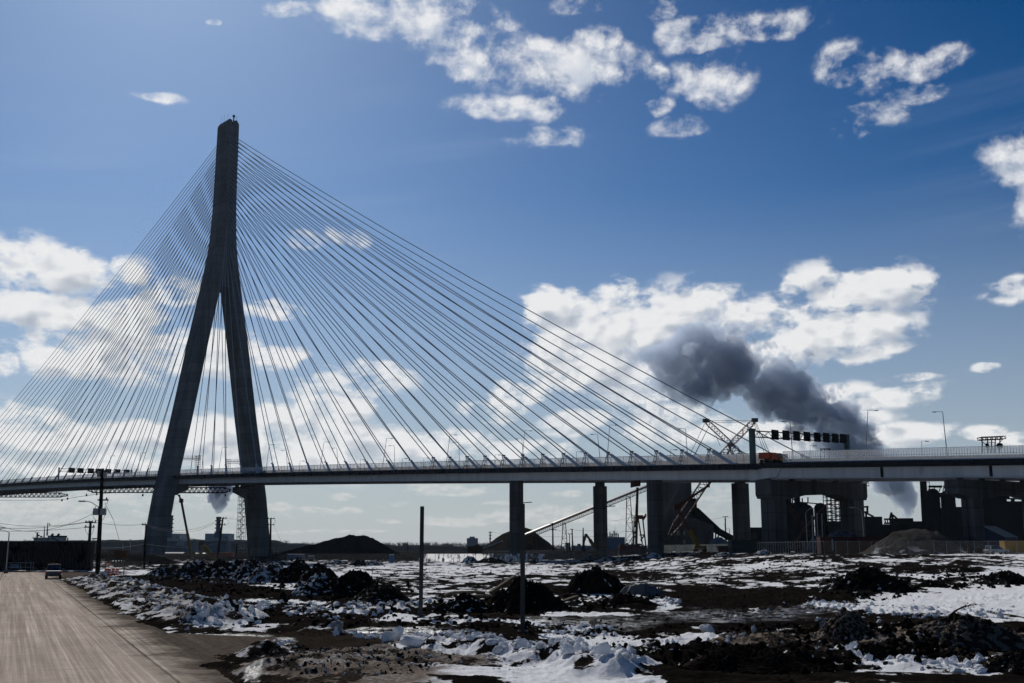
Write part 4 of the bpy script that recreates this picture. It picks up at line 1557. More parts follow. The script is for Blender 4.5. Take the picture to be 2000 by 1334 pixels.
for a, b in (((1398, 1041), (1396, 1078)), ((1398, 1058), (1404, 1045)), ((1402, 1074), (1398, 1060)), ((1410, 1050), (1398, 1066)), ((1418, 1053), (1419, 1078)), ((1366, 1018), (1370, 1015))):
    mb.beam(at(*a, Y + 2), at(*b, Y + 2), .5)
mb.build('trestle', M['black_steel'], T)
T = thing('gable_shed', 'small dark gabled shed below the covered conveyor', 'shed', GP(1410, 400))
mb = MB()
mb.prism([at(x, y, 400) for x, y in ((1394, 1078), (1394, 1060), (1407, 1049), (1430, 1062), (1430, 1078))], (0, 10, 0))
mb.build('shell', M['blue_gray'], T)
T = thing('pier_cabin', 'low teal gray site building at the foot of the dark pier', 'site building', GP(1450, 300))
boxes('block', T, material('teal_gray_block', (.045, .06, .062), .8, var=.2, scale=1), [(1430, 1054, 1492, 1086, 5, 'block')], 296)

# ------------------------------------------------------------------ steelworks: near black, a few large vessels
SY = 430


def vessel(label, x0, x1, yt, yb, dome=True, Y=SY):
    T = thing('hot_stove', label, 'steelworks vessel', GP((x0 + x1) / 2, Y), 'domed vessels of the steelworks')
    r = (x1 - x0) / 2 / F * Y
    c = GP((x0 + x1) / 2, Y, 20)
    z1, z0 = ZP(yt, Y), ZP(yb, Y)
    H = z1 - z0
    mb = MB()
    pr = [(r, 0), (r, H - r * .95)]
    mb.lathe((c.x, c.y, z0), pr, 24)
    for k in range(1, 5):
        mb.lathe((c.x, c.y, z0 + (H - r) * k / 5), [(r * 1.03, 0), (r * 1.03, .5)], 24)
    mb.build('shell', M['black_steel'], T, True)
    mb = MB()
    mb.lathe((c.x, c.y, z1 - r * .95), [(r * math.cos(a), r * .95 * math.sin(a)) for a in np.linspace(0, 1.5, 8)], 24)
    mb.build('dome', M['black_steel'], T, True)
    return T, c, r, z0, z1


v1 = vessel('domed stove next to the black smokestack', 1811, 1836, 954, 1060)
v2 = vessel('domed stove between its twin and the portal column', 1839, 1866, 957, 1060)
v3 = vessel('domed black vessel with an onion top left of the scaffold', 1590, 1614, 982, 1075)
v4 = vessel('wide domed black vessel under the joint bent', 1561, 1588, 985, 1075)
mb = MB()
for (T, c, r, z0, z1), side in ((v1, 1), (v2, 1)):
    mb = MB()
    z = ZP(967, SY)
    mb.tube([(c.x + r * .9, c.y, z), (c.x + r + 3, c.y, z)], .9, 8)
    mb.beam((c.x - r * .9, c.y - r, ZP(951, SY)), (c.x + r * 1.1, c.y - r, ZP(951, SY)), .8)
    for q in (-.8, 0, .9):
        mb.beam((c.x + q * r, c.y - r, ZP(951, SY)), (c.x + q * r, c.y - r * .3, ZP(960, SY)), .25)
    mb.build('crossover_main', M['black_steel'], T)
T = thing('smokestack', 'tall plain black smokestack between gravel pile and stoves', 'smokestack', GP(1806, SY))
mb = MB()
c = GP(1806, SY, 20)
mb.lathe((c.x, c.y, ZP(1060, SY)), [(1.5, 0), (1.15, ZP(905, SY) - ZP(1060, SY))], 18)
mb.build('stack', M['black_steel'], T, True)
mb = MB()
for k in range(14):
    z = ZP(1050 - k * 9, SY)
    mb.beam((c.x + 1.2, c.y - .6, z), (c.x + 2.1, c.y - .6, z), .18)
mb.beam((c.x + 2.1, c.y - .6, ZP(1055, SY)), (c.x + 2.1, c.y - .6, ZP(935, SY)), .15)
mb.build('ladder', M['black_steel'], T)

T = thing('blast_furnace', 'black blast furnace mass between the portal columns at far right', 'blast furnace', GP(1945, SY))
mb = MB()
mb.prism([at(x, y, SY) for x, y in ((1907, 1078), (1907, 1000), (1916, 985), (1922, 962), (1932, 950), (1932, 940), (1970, 940), (1970, 958), (1966, 975), (1972, 1000), (1974, 1078))], (0, 16, 0))
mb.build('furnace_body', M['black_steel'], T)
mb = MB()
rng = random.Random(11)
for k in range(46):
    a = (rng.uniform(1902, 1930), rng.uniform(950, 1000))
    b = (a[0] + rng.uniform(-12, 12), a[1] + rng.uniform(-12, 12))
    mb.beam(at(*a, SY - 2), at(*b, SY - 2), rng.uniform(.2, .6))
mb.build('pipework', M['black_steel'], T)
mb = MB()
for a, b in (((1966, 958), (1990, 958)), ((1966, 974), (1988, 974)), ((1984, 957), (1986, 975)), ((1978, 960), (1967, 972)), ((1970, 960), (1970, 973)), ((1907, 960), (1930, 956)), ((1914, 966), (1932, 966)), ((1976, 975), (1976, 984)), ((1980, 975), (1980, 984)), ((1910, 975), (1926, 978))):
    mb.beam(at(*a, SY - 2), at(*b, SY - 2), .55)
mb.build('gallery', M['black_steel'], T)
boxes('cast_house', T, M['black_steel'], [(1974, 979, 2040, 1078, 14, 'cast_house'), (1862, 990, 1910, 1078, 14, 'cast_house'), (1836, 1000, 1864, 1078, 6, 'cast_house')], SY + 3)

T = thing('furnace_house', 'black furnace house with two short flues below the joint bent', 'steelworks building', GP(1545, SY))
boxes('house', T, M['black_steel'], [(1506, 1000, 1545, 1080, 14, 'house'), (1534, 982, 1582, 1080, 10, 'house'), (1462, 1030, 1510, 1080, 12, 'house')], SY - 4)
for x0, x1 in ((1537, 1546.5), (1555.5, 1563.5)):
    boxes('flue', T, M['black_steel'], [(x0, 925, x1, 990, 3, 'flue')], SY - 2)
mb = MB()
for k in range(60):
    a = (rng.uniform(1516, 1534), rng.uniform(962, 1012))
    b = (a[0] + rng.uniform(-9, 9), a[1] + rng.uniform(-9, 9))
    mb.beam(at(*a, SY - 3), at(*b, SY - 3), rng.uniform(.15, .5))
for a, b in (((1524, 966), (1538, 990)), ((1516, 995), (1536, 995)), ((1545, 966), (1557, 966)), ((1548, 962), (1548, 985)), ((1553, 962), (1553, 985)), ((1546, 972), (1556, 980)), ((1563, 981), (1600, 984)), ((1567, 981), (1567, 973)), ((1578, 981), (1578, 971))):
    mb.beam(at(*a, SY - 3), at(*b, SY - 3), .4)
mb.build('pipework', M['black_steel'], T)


def scaffold(name, label, x0, y0, x1, y1, Y, nx, nz, d=2.5, r=.12, mat='dark_steel', group=None):
    T = thing(name, label, 'scaffold', GP((x0 + x1) / 2, Y))
    a, b = at(x0, y1, Y), at(x1, y0, Y)
    mb = MB()
    mb2 = MB()
    for i in range(nx + 1):
        for yy in (0, d):
            X = a.x + (b.x - a.x) * i / nx
            mb.beam((X, Y + yy, a.z), (X, Y + yy, b.z), r)
    for k in range(nz + 1):
        z = a.z + (b.z - a.z) * k / nz
        for yy in (0, d):
            mb.beam((a.x, Y + yy, z), (b.x, Y + yy, z), r)
        if k < nz:
            z2 = a.z + (b.z - a.z) * (k + 1) / nz
            q = (a.x, b.x) if k % 2 else (b.x, a.x)
            mb2.beam((q[0] * .8 + q[1] * .2, Y + d / 2, z), (q[1] * .8 + q[0] * .2, Y + d / 2, z2), .7, .18)
            mb.beam((q[0], Y, z), (q[1], Y, z2), r * .7)
    mb.build('scaffold_frame', M[mat], T)
    mb2.build('stair_flight', M[mat], T)
    return T


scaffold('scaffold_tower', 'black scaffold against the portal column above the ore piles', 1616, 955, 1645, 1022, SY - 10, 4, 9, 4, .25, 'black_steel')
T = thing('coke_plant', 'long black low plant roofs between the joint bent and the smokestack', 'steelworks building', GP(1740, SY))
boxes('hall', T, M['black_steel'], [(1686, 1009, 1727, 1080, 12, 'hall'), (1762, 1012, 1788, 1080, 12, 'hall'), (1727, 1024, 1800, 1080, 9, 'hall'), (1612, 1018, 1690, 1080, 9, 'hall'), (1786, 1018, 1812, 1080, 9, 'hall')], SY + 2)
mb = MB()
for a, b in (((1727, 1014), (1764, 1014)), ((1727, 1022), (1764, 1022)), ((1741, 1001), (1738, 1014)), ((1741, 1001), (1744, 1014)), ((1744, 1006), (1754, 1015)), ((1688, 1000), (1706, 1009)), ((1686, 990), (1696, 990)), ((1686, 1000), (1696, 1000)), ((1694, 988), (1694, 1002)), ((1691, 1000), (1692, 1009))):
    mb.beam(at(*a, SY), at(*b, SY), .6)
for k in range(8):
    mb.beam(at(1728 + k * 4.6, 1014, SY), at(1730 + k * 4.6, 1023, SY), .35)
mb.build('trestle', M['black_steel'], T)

# ------------------------------------------------------------------ smoke and steam
def mat_smoke(name, R0, R1, L, dens, col, bend=0.0, nscale=.03, namp=1.5, fade=.65, absorb=0.25):
    """Ragged plume about the object's local X axis, opening from radius R0 to R1 over the length L."""
    m = bpy.data.materials.new(name)
    m.use_nodes = True
    t = NT(m.node_tree)
    m.node_tree.nodes.clear()
    out = t.n('ShaderNodeOutputMaterial')
    co = t.n('ShaderNodeTexCoord').outputs['Object']
    s = t.n('ShaderNodeSeparateXYZ', ins={0: co})
    u = t.m('DIVIDE', s.outputs[0], L, clamp=True)
    zc = t.m('MULTIPLY', t.m('MULTIPLY', t.m('SQRT', u), t.m('SUBTRACT', 1.0, u)), 2.6 * bend)
    n0 = t.noise(co, nscale * .5, 2, .5).outputs['Color']
    off = t.v('SUBTRACT', n0, (.5, .5, .5))
    Rm = t.m('MULTIPLY_ADD', t.m('POWER', u, .8), R1 - R0, R0)
    offs = t.n('ShaderNodeSeparateXYZ', ins={0: off})
    y = t.m('ADD', s.outputs[1], t.m('MULTIPLY', offs.outputs[1], t.m('MULTIPLY', Rm, 1.3)))
    z = t.m('ADD', t.m('SUBTRACT', s.outputs[2], zc), t.m('MULTIPLY', offs.outputs[2], t.m('MULTIPLY', Rm, 1.3)))
    r = t.m('SQRT', t.m('ADD', t.m('MULTIPLY', y, y), t.m('MULTIPLY', z, z)))
    wp = t.v('ADD', co, t.v('MULTIPLY', t.v('SUBTRACT', t.noise(co, nscale * 1.2, 3, .6).outputs['Color'], (.5, .5, .5)), (.55 / nscale, .55 / nscale, .55 / nscale)))
    bill = None
    for sc_, am in ((.9, .60), (2.1, .38), (4.8, .24)):
        vd = t.n('ShaderNodeTexVoronoi', feature='F1', ins={'Vector': wp, 'Scale': nscale * sc_}).outputs['Distance']
        q = t.m('MULTIPLY', t.m('SUBTRACT', .52, vd), am * namp)
        bill = q if bill is None else t.m('ADD', bill, q)
    k = t.m('ADD', t.m('SUBTRACT', 1.0, t.m('DIVIDE', r, Rm)), bill)
    k = t.m('SUBTRACT', k, t.m('MULTIPLY', t.ramp(u, fade, 1.0), 1.1))
    d = t.ramp(k, .20, .30)
    d = t.m('MULTIPLY', d, t.ramp(u, 0.0, .02))
    d = t.m('MULTIPLY', d, t.m('MULTIPLY_ADD', u, -.55, 1.0))
    d = t.m('MULTIPLY', d, dens)
    v = t.n('ShaderNodeVolumePrincipled', ins={'Color': col, 'Density': d, 'Anisotropy': .3})
    t.put(out.inputs['Volume'], v.outputs[0])
    m.cycles.homogeneous_volume = False if hasattr(m.cycles, 'homogeneous_volume') else None
    try:
        m.cycles.volume_step_rate = .16
    except Exception:
        pass
    return m


def plume(name, label, a, b, R0, R1, dens, col, bend, nscale, seed=0, namp=1.5, fade=.65, pad=1.55):
    a, b = Vector(a), Vector(b)
    L = (b - a).length
    x = (b - a).normalized()
    y = Vector((0, 1, 0))
    y = (y - x * y.dot(x)).normalized()
    z = x.cross(y)
    if z.z < 0 and abs(z.z) > .2:
        y, z = -y, -z
    n, nr = 18, 14
    vs, fs = [], []
    for i in range(nr + 1):
        u = i / nr
        R = (R0 + (R1 - R0) * u ** .8) * pad
        if i == 0:
            R *= .6
        for k in range(n):
            t = 2 * math.pi * k / n
            vs.append((u * L, math.cos(t) * R, math.sin(t) * R + 2.6 * bend * u ** .5 * (1 - u)))
    for i in range(nr):
        for k in range(n):
            p, q = i * n + k, i * n + (k + 1) % n
            fs.append((p, q, q + n, p + n))
    fs.append(tuple(range(n - 1, -1, -1)))
    fs.append(tuple(nr * n + k for k in range(n)))
    me = bpy.data.meshes.new(name)
    me.from_pydata(vs, [], fs)
    me.materials.append(mat_smoke(name + '_air', R0, R1, L, dens, col, bend, nscale, namp, fade))
    o = bpy.data.objects.new(name, me)
    COL.objects.link(o)
    o.matrix_world = Matrix(((x.x, y.x, z.x, a.x), (x.y, y.y, z.y, a.y), (x.z, y.z, z.z, a.z), (0, 0, 0, 1)))
    tag(o, label, 'smoke plume', None, 'stuff')
    return o


plume('smoke_plume', 'dark gray smoke plume drifting left from the steelworks', at(1775, 1022, 640), at(1225, 660, 640), 8.5, 33, .22, (.72, .83, 1.0, 1), 22, .046, namp=1.78, fade=.82)
plume('steam_plume', 'gray steam cloud above the plant stack between the tower legs', at(425, 1004, 1150), at(427, 918, 1150), 2.5, 24, .26, (.62, .72, .88, 1), 0, .07, fade=.95, namp=1.3)
plume('steam_plume', 'faint steam wisp beside the near tower leg', at(332, 1002, 1150), at(338, 972, 1150), 1.5, 6.5, .16, (.72, .76, .82, 1), 0, .14, fade=.8)

# ------------------------------------------------------------------ lamps and gear on the bridge
def lamp(label, base, top, t, side, group, arm=None, r=.11):
    s, z0 = pix_t(base[0], base[1], t)
    b = bp(s, t, zd(s, t))
    tp = at(top[0], top[1], b.y)
    T = thing('bridge_lamp', label, 'street lamp', b, group)
    mb = MB()
    mb.tube([b, b.lerp(tp, .5), tp], [r * 1.25, r, r * .75], 6)
    mb.build('pole', M['gray_steel'], T, True)
    a = arm if arm else (tp - b).length * .13
    e = tp + Vector((side * a, 0, -.02))
    mb = MB()
    mb.beam(tp, e, r * .9)
    mb.build('arm', M['gray_steel'], T)
    mb = MB()
    mb.box(e + Vector((side * .3, 0, -.08)), (.95, .35, .2))
    mb.build('lamp_head', M['dark_steel'], T)
    return T


TALL = [((1688, 890), (1695, 801), 42, 1, 'tall lamp with its head turned away from the tower, on the viaduct'), ((1850, 878), (1841, 804), 42, -1, 'tall lamp with its head turned towards the tower, on the viaduct'),
        ((1184, 897), (1191, 830), 20, 1, 'taller of the two crossing lamps above the second side span pier'), ((1174, 898), (1167, 848), 40, -1, 'shorter of the two crossing lamps above the second side span pier'),
        ((1344, 892), (1339, 837), 40, -1, 'slim lamp left of the crossed crane struts'), ((1549, 890), (1543, 823), 40, -1, 'slim lamp rising in front of the big overhead sign gantry'),
        ((1018, 903), (1025, 841), 20, 1, 'taller of the two crossing lamps above the first side span pier'), ((1025, 903), (1019, 857), 40, -1, 'shorter of the two crossing lamps above the first side span pier'),
        ((870, 908), (879, 849), 20, 1, 'tall leaning lamp above the first damper frames'), ((898, 908), (896, 864), 40, -1, 'thin lamp just right of the leaning lamp over the first damper frames'),
        ((746, 912), (755, 856), 20, 1, 'leaning lamp over the deck above the coal mound crest'), ((772, 912), (770, 870), 40, -1, 'thin upright lamp over the deck above the right slope of the coal mound'),
        ((624, 915), (633, 863), 20, 1, 'leaning lamp over the deck above the left slope of the coal mound'), ((661, 914), (658, 875), 40, -1, 'thin upright lamp over the deck above the coal mound shoulder'),
        ((519, 917), (526, 868), 20, 1, 'leaning lamp right beside the far tower leg'), ((563, 917), (559, 880), 40, -1, 'thin upright lamp second to the right of the far tower leg'),
        ((426, 922), (434, 874), 20, 1, 'leaning lamp between the tower legs'), ((399, 922), (396, 889), 40, -1, 'thin upright lamp between the tower legs'),
        ((268, 925), (275, 884), 20, 1, 'leaning lamp just left of the near tower leg'), ((212, 930), (216, 890), 20, 1, 'lamp above the truss sign frame left of the tower')]
for b, t_, t, sd, lab in TALL:
    lamp(lab, b, t_, t, sd, 'tall lamps along the bridge deck')
SHORT = [((1800, 884), (1800, 861), 42, 'short walkway lamp between the two tall viaduct lamps'), ((1581, 892), (1582, 870), 42, 'short walkway lamp under the big sign gantry'), ((1308, 898), (1310, 878), 0.6, 'short walkway lamp right of the third pier'),
         ((1125, 902), (1126, 882), 0.6, 'short walkway lamp between the first two piers'), ((966, 907), (967, 888), 0.6, 'short walkway lamp left of the first pier'), ((827, 912), (828, 894), 0.6, 'short walkway lamp above the bare post'),
         ((785, 913), (786, 895), 0.6, 'short walkway lamp left of the bare post line'), ((703, 914), (704, 897), 0.6, 'short walkway lamp above the coal mound'), ((585, 916), (586, 900), 0.6, 'short walkway lamp right of the tower')]
for b, t_, t, lab in SHORT:
    lamp(lab, b, t_, t, 1, 'short lamps along the walkway', 1.1, .07)


def sign_gantry(label, s, z_top_n, z_top_f, t0, t1, boards, bw, bh, post_w, mat):
    T = thing('sign_gantry', label, 'sign gantry', bp(s, (t0 + t1) / 2, zd(s)), 'sign gantries over the bridge deck')
    for t, z in ((t0, z_top_n), (t1, z_top_f)):
        mb = MB()
        mb.box(bp(s, t, (zd(s, t) - .5 + z) / 2), (post_w, post_w, z - zd(s, t) + .5), RZ)
        mb.box(bp(s, t, z + .1), (post_w * 1.25, post_w * 1.25, .25), RZ)
        mb.build('post', mat, T)
    a, b = bp(s, t0, z_top_n - bh * .42), bp(s, t1, z_top_f - bh * .42)
    mb = MB()
    mb.truss(a, b, 1.2, bh * .62, 22, .09)
    mb.build('truss', M['dark_steel'], T)
    for k in boards:
        p = a.lerp(b, k)
        mb = MB()
        mb.box(p + AX * .85, (.35, bw, bh), RZ)
        mb.box(p + AX * .62, (.1, bw * .3, bh * .9), RZ)
        mb.build('sign_board', M['black_steel'], T)
    return T


s = 336.5
sign_gantry('big overhead sign gantry with teal posts and eight dark boards', s, pix_t(1471, 839, -.4)[1], pix_t(1647, 851, 42.6)[1], -.4, 42.6,
            [.20, .31, .42, .53, .64, .74, .84, .93], 2.7, 2.5, 1.15, M['teal_steel'])
s = pix_t(114, 935, -.4)[0]
sign_gantry('distant overhead sign frame with seven dark boards left of the tower', s, pix_t(114, 914, -.4)[1], pix_t(114, 914, -.4)[1] + .6, -.4, 42.4,
            [.16, .28, .42, .53, .66, .79, .92], 3.6, 2.9, .7, M['gray_steel'])

# construction traffic on the deck
def bridge_box(T, name, s0, s1, t0, t1, z0, z1, mat):
    mb = MB()
    mb.loft([[bp(s_, t, zd(s_, t) + z) for t, z in ((t0, z0), (t1, z0), (t1, z1), (t0, z1))] for s_ in (s0, s1)])
    return mb.build(name, mat, T)


T = thing('flatbed_trailer', 'long faded orange hoarding behind the frosted screen before the joint', 'hoarding', bp(322, 9, zd(322)))
bridge_box(T, 'hoarding_panel', 300, 340, 9, 9.3, .5, 2.6, M['orange_paint'])
mb = MB()
for q in np.arange(300, 341, 2.5):
    mb.beam(bp(q, 9.5, zd(q, 9) + .3), bp(q, 9.5, zd(q, 9) + 2.6), .12)
mb.build('prop', M['dark_steel'], T)
T = thing('dump_truck', 'orange red dump truck standing at the deck joint', 'truck', bp(341.1, 1.6, zd(341)))
bridge_box(T, 'tipper_body', 337.7, 341.1, 0.4, 2.9, 1.1, 2.7, M['orange_paint'])
c = bridge_box(T, 'cab', 341.4, 343.0, 0.5, 2.8, .7, 2.5, M['orange_paint'])
bridge_box(c, 'windscreen', 343.0, 343.06, .7, 2.6, 1.6, 2.35, M['glass'])
bridge_box(T, 'chassis', 337.8, 343.4, .7, 2.6, .45, .7, M['dark_steel'])
for q in (338.5, 339.7, 342.5):
    for t in (.3, 2.7):
        mb = MB()
        mb.tube([bp(q, t, zd(q) + .5), bp(q, t + .35, zd(q) + .5)], .48, 14)
        mb.build('wheel', M['rubber'], T)
T = thing('barrier_board', 'yellow striped barrier board behind the dump truck', 'barrier', bp(344.6, .8, zd(344)))
bridge_box(T, 'board', 343.9, 345.6, .7, .85, .5, 1.35, M['yellow_paint'])
for q in (344.1, 345.4):
    bridge_box(T, 'leg', q, q + .1, .6, .95, .0, .55, M['dark_steel'])
T = thing('deck_gantry', 'open black steel gantry frame with workers platform on the viaduct deck', 'gantry frame', at(1936, 878, 262))
Y = 262
mb = MB()
mb.truss(at(1913, 857, Y), at(1960, 855, Y), 2.5, .6, 10, .09)
mb.build('roof_truss', M['black_steel'], T)
for x in (1918, 1929, 1937, 1944, 1953):
    mb = MB()
    mb.beam(at(x, 857, Y), at(x + (1 if x < 1930 else -1), 884, Y), .2)
    mb.build('post', M['black_steel'], T)
mb = MB()
for a, b in (((1913, 858), (1928, 871)), ((1960, 857), (1945, 871)), ((1918, 872), (1953, 871)), ((1930, 864), (1944, 864)), ((1918, 878), (1955, 877))):
    mb.beam(at(*a, Y), at(*b, Y), .12)
mb.build('brace', M['black_steel'], T)
mb = MB()
for x in (1928, 1950, 1955):
    p = at(x, 868, Y)
    mb.lathe((p.x, p.y, p.z - .9), [(.2, 0), (.45, .3), (.42, .9), (.15, 1.2)], 8)
mb.build('winch', M['black_steel'], T)
T = thing('form_frame', 'small red brown frame on the viaduct deck beside the gantry post', 'frame', at(1612, 890, 300))
mb = MB()
for x in (1603, 1610, 1620):
    mb.beam(at(x, 877, 300), at(x, 898, 300), .16)
mb.beam(at(1602, 877, 300), at(1622, 877, 300), .3)
mb.beam(at(1603, 878, 300), at(1610, 886, 300), .1)
mb.build('frame', M['rust'], T)

# work platforms hung on the tower legs and travelling trusses under the deck
def work_platform(label, x0, x1, xt, y, Y):
    T = thing('work_platform', label, 'work platform', at((x0 + x1) / 2, y, Y), 'work platforms on the tower')
    mb = MB()
    mb.beam(at(x0, y, Y), at(x1, y, Y), 1.2, .25)
    mb.beam(at(x0, y + 3.2, Y), at(x1, y + 2.6, Y), .2)
    for k in range(6):
        x = x0 + (x1 - x0) * k / 5
        mb.beam(at(x, y, Y), at(x, y - 4.5, Y), .09)
    mb.beam(at(x0, y - 2.5, Y), at(x1, y - 2.5, Y), .09)
    mb.beam(at(x0, y - 4.5, Y), at(x1, y - 4.5, Y), .09)
    mb.build('walkway', M['dark_steel'], T)
    mb = MB()
    for i in range(4):
        x = xt - 5 + i * 3.4
        mb.beam(at(x, y - 6, Y), at(x, y + 24, Y), .12)
    for k in range(7):
        mb.beam(at(xt - 5, y - 4 + k * 4.2, Y), at(xt + 5.2, y - 4 + k * 4.2, Y), .14)
        mb.beam(at(xt - 5, y - 4 + k * 4.2, Y), at(xt + 5.2, y + k * 4.2, Y), .08)
    mb.build('scaffold_bay', M['dark_steel'], T)


work_platform('narrow work platform reaching out from the near tower leg', 350, 392, 386, 895, 548)
work_platform('narrow work platform reaching out from the far tower leg', 470, 441, 445, 902, 562)


def traveller(label, x0, x1, y, Y, hang, h):
    T = thing('inspection_traveller', label, 'travelling truss', at((x0 + x1) / 2, y, Y), 'inspection trusses hung under the deck')
    a, b = at(x0, y, Y), at(x1, y, Y)
    n = int(abs(x1 - x0) / 4.5)
    mb = MB()
    mb.truss(a, b, 2.0, h, n, .27, taper=(.35, .35))
    for dz in (-.5, .5):
        mb.beam(a.lerp(b, .06) + Vector((0, -1, h * dz)), a.lerp(b, .94) + Vector((0, -1, h * dz)), .3, .55)
    mb.build('truss', M['black_steel'], T)
    mb = MB()
    for k in range(n * 2):
        p = a.lerp(b, (k + .5) / (n * 2.0)) + Vector((0, -1, h / 2))
        mb.beam(p, p + Vector((0, 0, 1.1)), .07)
    mb.beam(a + Vector((0, -1, h / 2 + 1.1)), b + Vector((0, -1, h / 2 + 1.1)), .08)
    mb.build('handrail', M['dark_steel'], T)
    mb = MB()
    for x in hang:
        p = at(x, y, Y)
        mb.beam(p, Vector((p.x, p.y, p.z + 5.5)), .22)
        mb.beam(p + Vector((2, 0, 0)), Vector((p.x, p.y, p.z + 5.5)), .12)
    mb.build('hanger', M['dark_steel'], T)


traveller('travelling truss under the deck at the picture edge, left of the big utility pole', -40, 132, 967, 735, (10, 60, 110), 2.7)
traveller('travelling truss under the deck between the big utility pole and the near leg', 172, 312, 957, 620, (185, 215, 250, 290), 2.8)
traveller('travelling truss under the deck between the tower legs', 336, 450, 957.5, 575, (345, 403, 412, 440), 2.6)
T = thing('marker_ball_cable', 'drooping cable with orange marker balls below the deck', 'marker cable', at(130, 974, 700))
mb = MB()
pts = [(-30, 977), (40, 977), (90, 977), (121, 976), (150, 971), (189, 965), (230, 962)]
mb.tube([at(x, y, 640) for x, y in pts], .10, 5)
mb.build('cable', M['wire'], T)
for x, y in ((121, 976), (132, 973), (169, 966), (189, 964), (279, 966), (440, 966)):
    p = at(x, y, 640 if x < 250 else 590)
    mb = MB()
    mb.lathe((p.x, p.y, p.z - .5), [(.25, -.45), (.45, -.15), (.5, .2), (.4, .6), (.2, .85)], 12)
    mb.beam(p, p + Vector((0, 0, 3.0)), .08)
    mb.build('marker_ball', M['orange_paint'], T, True)
scaffold('stair_scaffold', 'tall pale stair scaffold standing against the far tower leg', 461, 955, 480, 1072, 540, 2, 15, 3.0, .16, 'gray_steel')

# ------------------------------------------------------------------ utility poles and wires
def upole(label, base, top, Y, r, arms, extras=(), group='wooden utility poles'):
    b, t = at(base[0], base[1], Y), at(top[0], top[1], Y)
    b.z -= .4
    T = thing('utility_pole', label, 'utility pole', b, group)
    mb = MB()
    mb.tube([b, b.lerp(t, .5), t], [r * 1.25, r * 1.05, r * .75], 8)
    mb.build('pole', M['wood'], T, True)
    for (x0, x1, y, nins) in arms:
        mb = MB()
        mb.beam(at(x0, y, Y - .25), at(x1, y, Y - .25), .16, .2)
        c = mb.build('crossarm', M['wood'], T)
        if nins:
            mb = MB()
            for k in range(nins):
                p = at(x0 + (x1 - x0) * (k + .3) / (nins - .4), y, Y - .25)
                mb.lathe((p.x, p.y, p.z + .1), [(.1, 0), (.14, .12), (.06, .3)], 6)
            mb.build('insulator', M['fiber'], c)
    for e in extras:
        kind = e[0]
        mb = MB()
        if kind == 'box':
            a, c = at(e[1], e[2], Y - .35), at(e[3], e[4], Y - .35)
            mb.box(((a.x + c.x) / 2, Y - .4, (a.z + c.z) / 2), (abs(c.x - a.x), .75, abs(a.z - c.z)))
            for q in (-.25, .25):
                mb.tube([((a.x + c.x) / 2 + q, Y - .4, a.z), ((a.x + c.x) / 2 + q, Y - .4, a.z + .3)], .06, 6)
            mb.build('transformer', M['gray_steel'], T)
        elif kind == 'lamp':
            pts = [at(x, y, Y) for x, y in e[1]]
            mb.tube(pts, .06, 6)
            arm = mb.build('lamp_arm', M['gray_steel'], T)
            mb = MB()
            mb.box(pts[-1] + Vector((-.3, 0, 0)), (.95, .35, .2))
            mb.build('lamp_head', M['gray_steel'], arm)
        elif kind == 'loop':
            mb.tube([at(x, y, Y - .3) for x, y in e[1]], .035, 5)
            mb.build('jumper_wire', M['wire'], T)
    return T


upole('thick wooden utility pole with two transformers and a lamp arm', (190.5, 1120), (200.5, 915), 170, .30, [(191, 212, 976.5, 2), (193, 208, 920, 0)],
      [('box', 184, 993, 193.5, 1006), ('box', 197.5, 993, 206, 1006), ('box', 192, 920, 196, 931), ('box', 204, 922, 208, 933), ('lamp', [(194, 992), (186, 986), (178, 981), (170, 979), (164, 979)]),
       ('loop', [(184, 993), (181, 1000), (182, 1010), (187, 1016), (192, 1017)]), ('loop', [(205, 1006), (203, 1012), (199, 1017)]), ('loop', [(209, 976), (211, 981), (208, 984)])])
upole('slimmer wooden pole with two crossarms at the end of the dark wall', (171, 1115), (177, 1018), 212, .30, [(166, 188, 1020.5, 4), (165, 185, 1029.5, 3)],
      [('loop', [(166, 1030), (167, 1036), (173, 1046)]), ('loop', [(183, 1030), (182, 1038), (177, 1046)]), ('lamp', [(176, 1060), (181, 1055), (188, 1052)])])
upole('wooden pole in front of the near tower leg', (281, 1113), (285.5, 1024), 235, .22, [(277, 285, 1025, 2)])
upole('leaning wooden pole before the lit plant stack', (425, 1086), (435.5, 1011), 340, .32, [(430, 443, 1012, 3), (428, 440, 1025, 3)], [('loop', [(437, 1013), (447, 1017), (445, 1024), (438, 1026)])])
upole('wooden pole hard against the right edge of the far leg', (527.5, 1086), (529, 1012), 340, .30, [(522, 537, 1013, 3), (523, 536, 1025, 3)], [('loop', [(537, 1014), (538, 1020), (533, 1025)])])
upole('plain pole behind the far spoil heaps with one crossarm', (461, 1086), (462.5, 1063), 345, .22, [(457, 466, 1064, 2)])
upole('wooden pole in front of the conveyor with one low crossarm', (1080, 1074), (1079.5, 1021), 400, .26, [(1077, 1087, 1035, 3), (1073, 1080, 1022, 0)])
upole('pole with a double lamp head between conveyor and excavator', (1112.5, 1076), (1112.5, 1043), 420, .16, [(1109, 1117, 1043, 2)])
upole('braced wooden pole right of the lattice trestle', (1118.5, 1076), (1117.5, 1033), 420, .24, [(1114, 1119, 1034.5, 2)], [('loop', [(1117.5, 1048), (1120, 1060), (1122, 1074)])])
upole('bare pole without crossarms beside the excavator boom', (1139, 1070), (1139, 1031), 395, .24, [])
upole('pole with transformers beside the piling rig mast', (1237.5, 1066), (1238.5, 1007), 410, .24, [(1233, 1243, 1007.5, 2), (1234, 1242, 1012, 2)], [('box', 1234, 1017.5, 1236, 1022), ('box', 1238, 1018, 1242, 1022)])
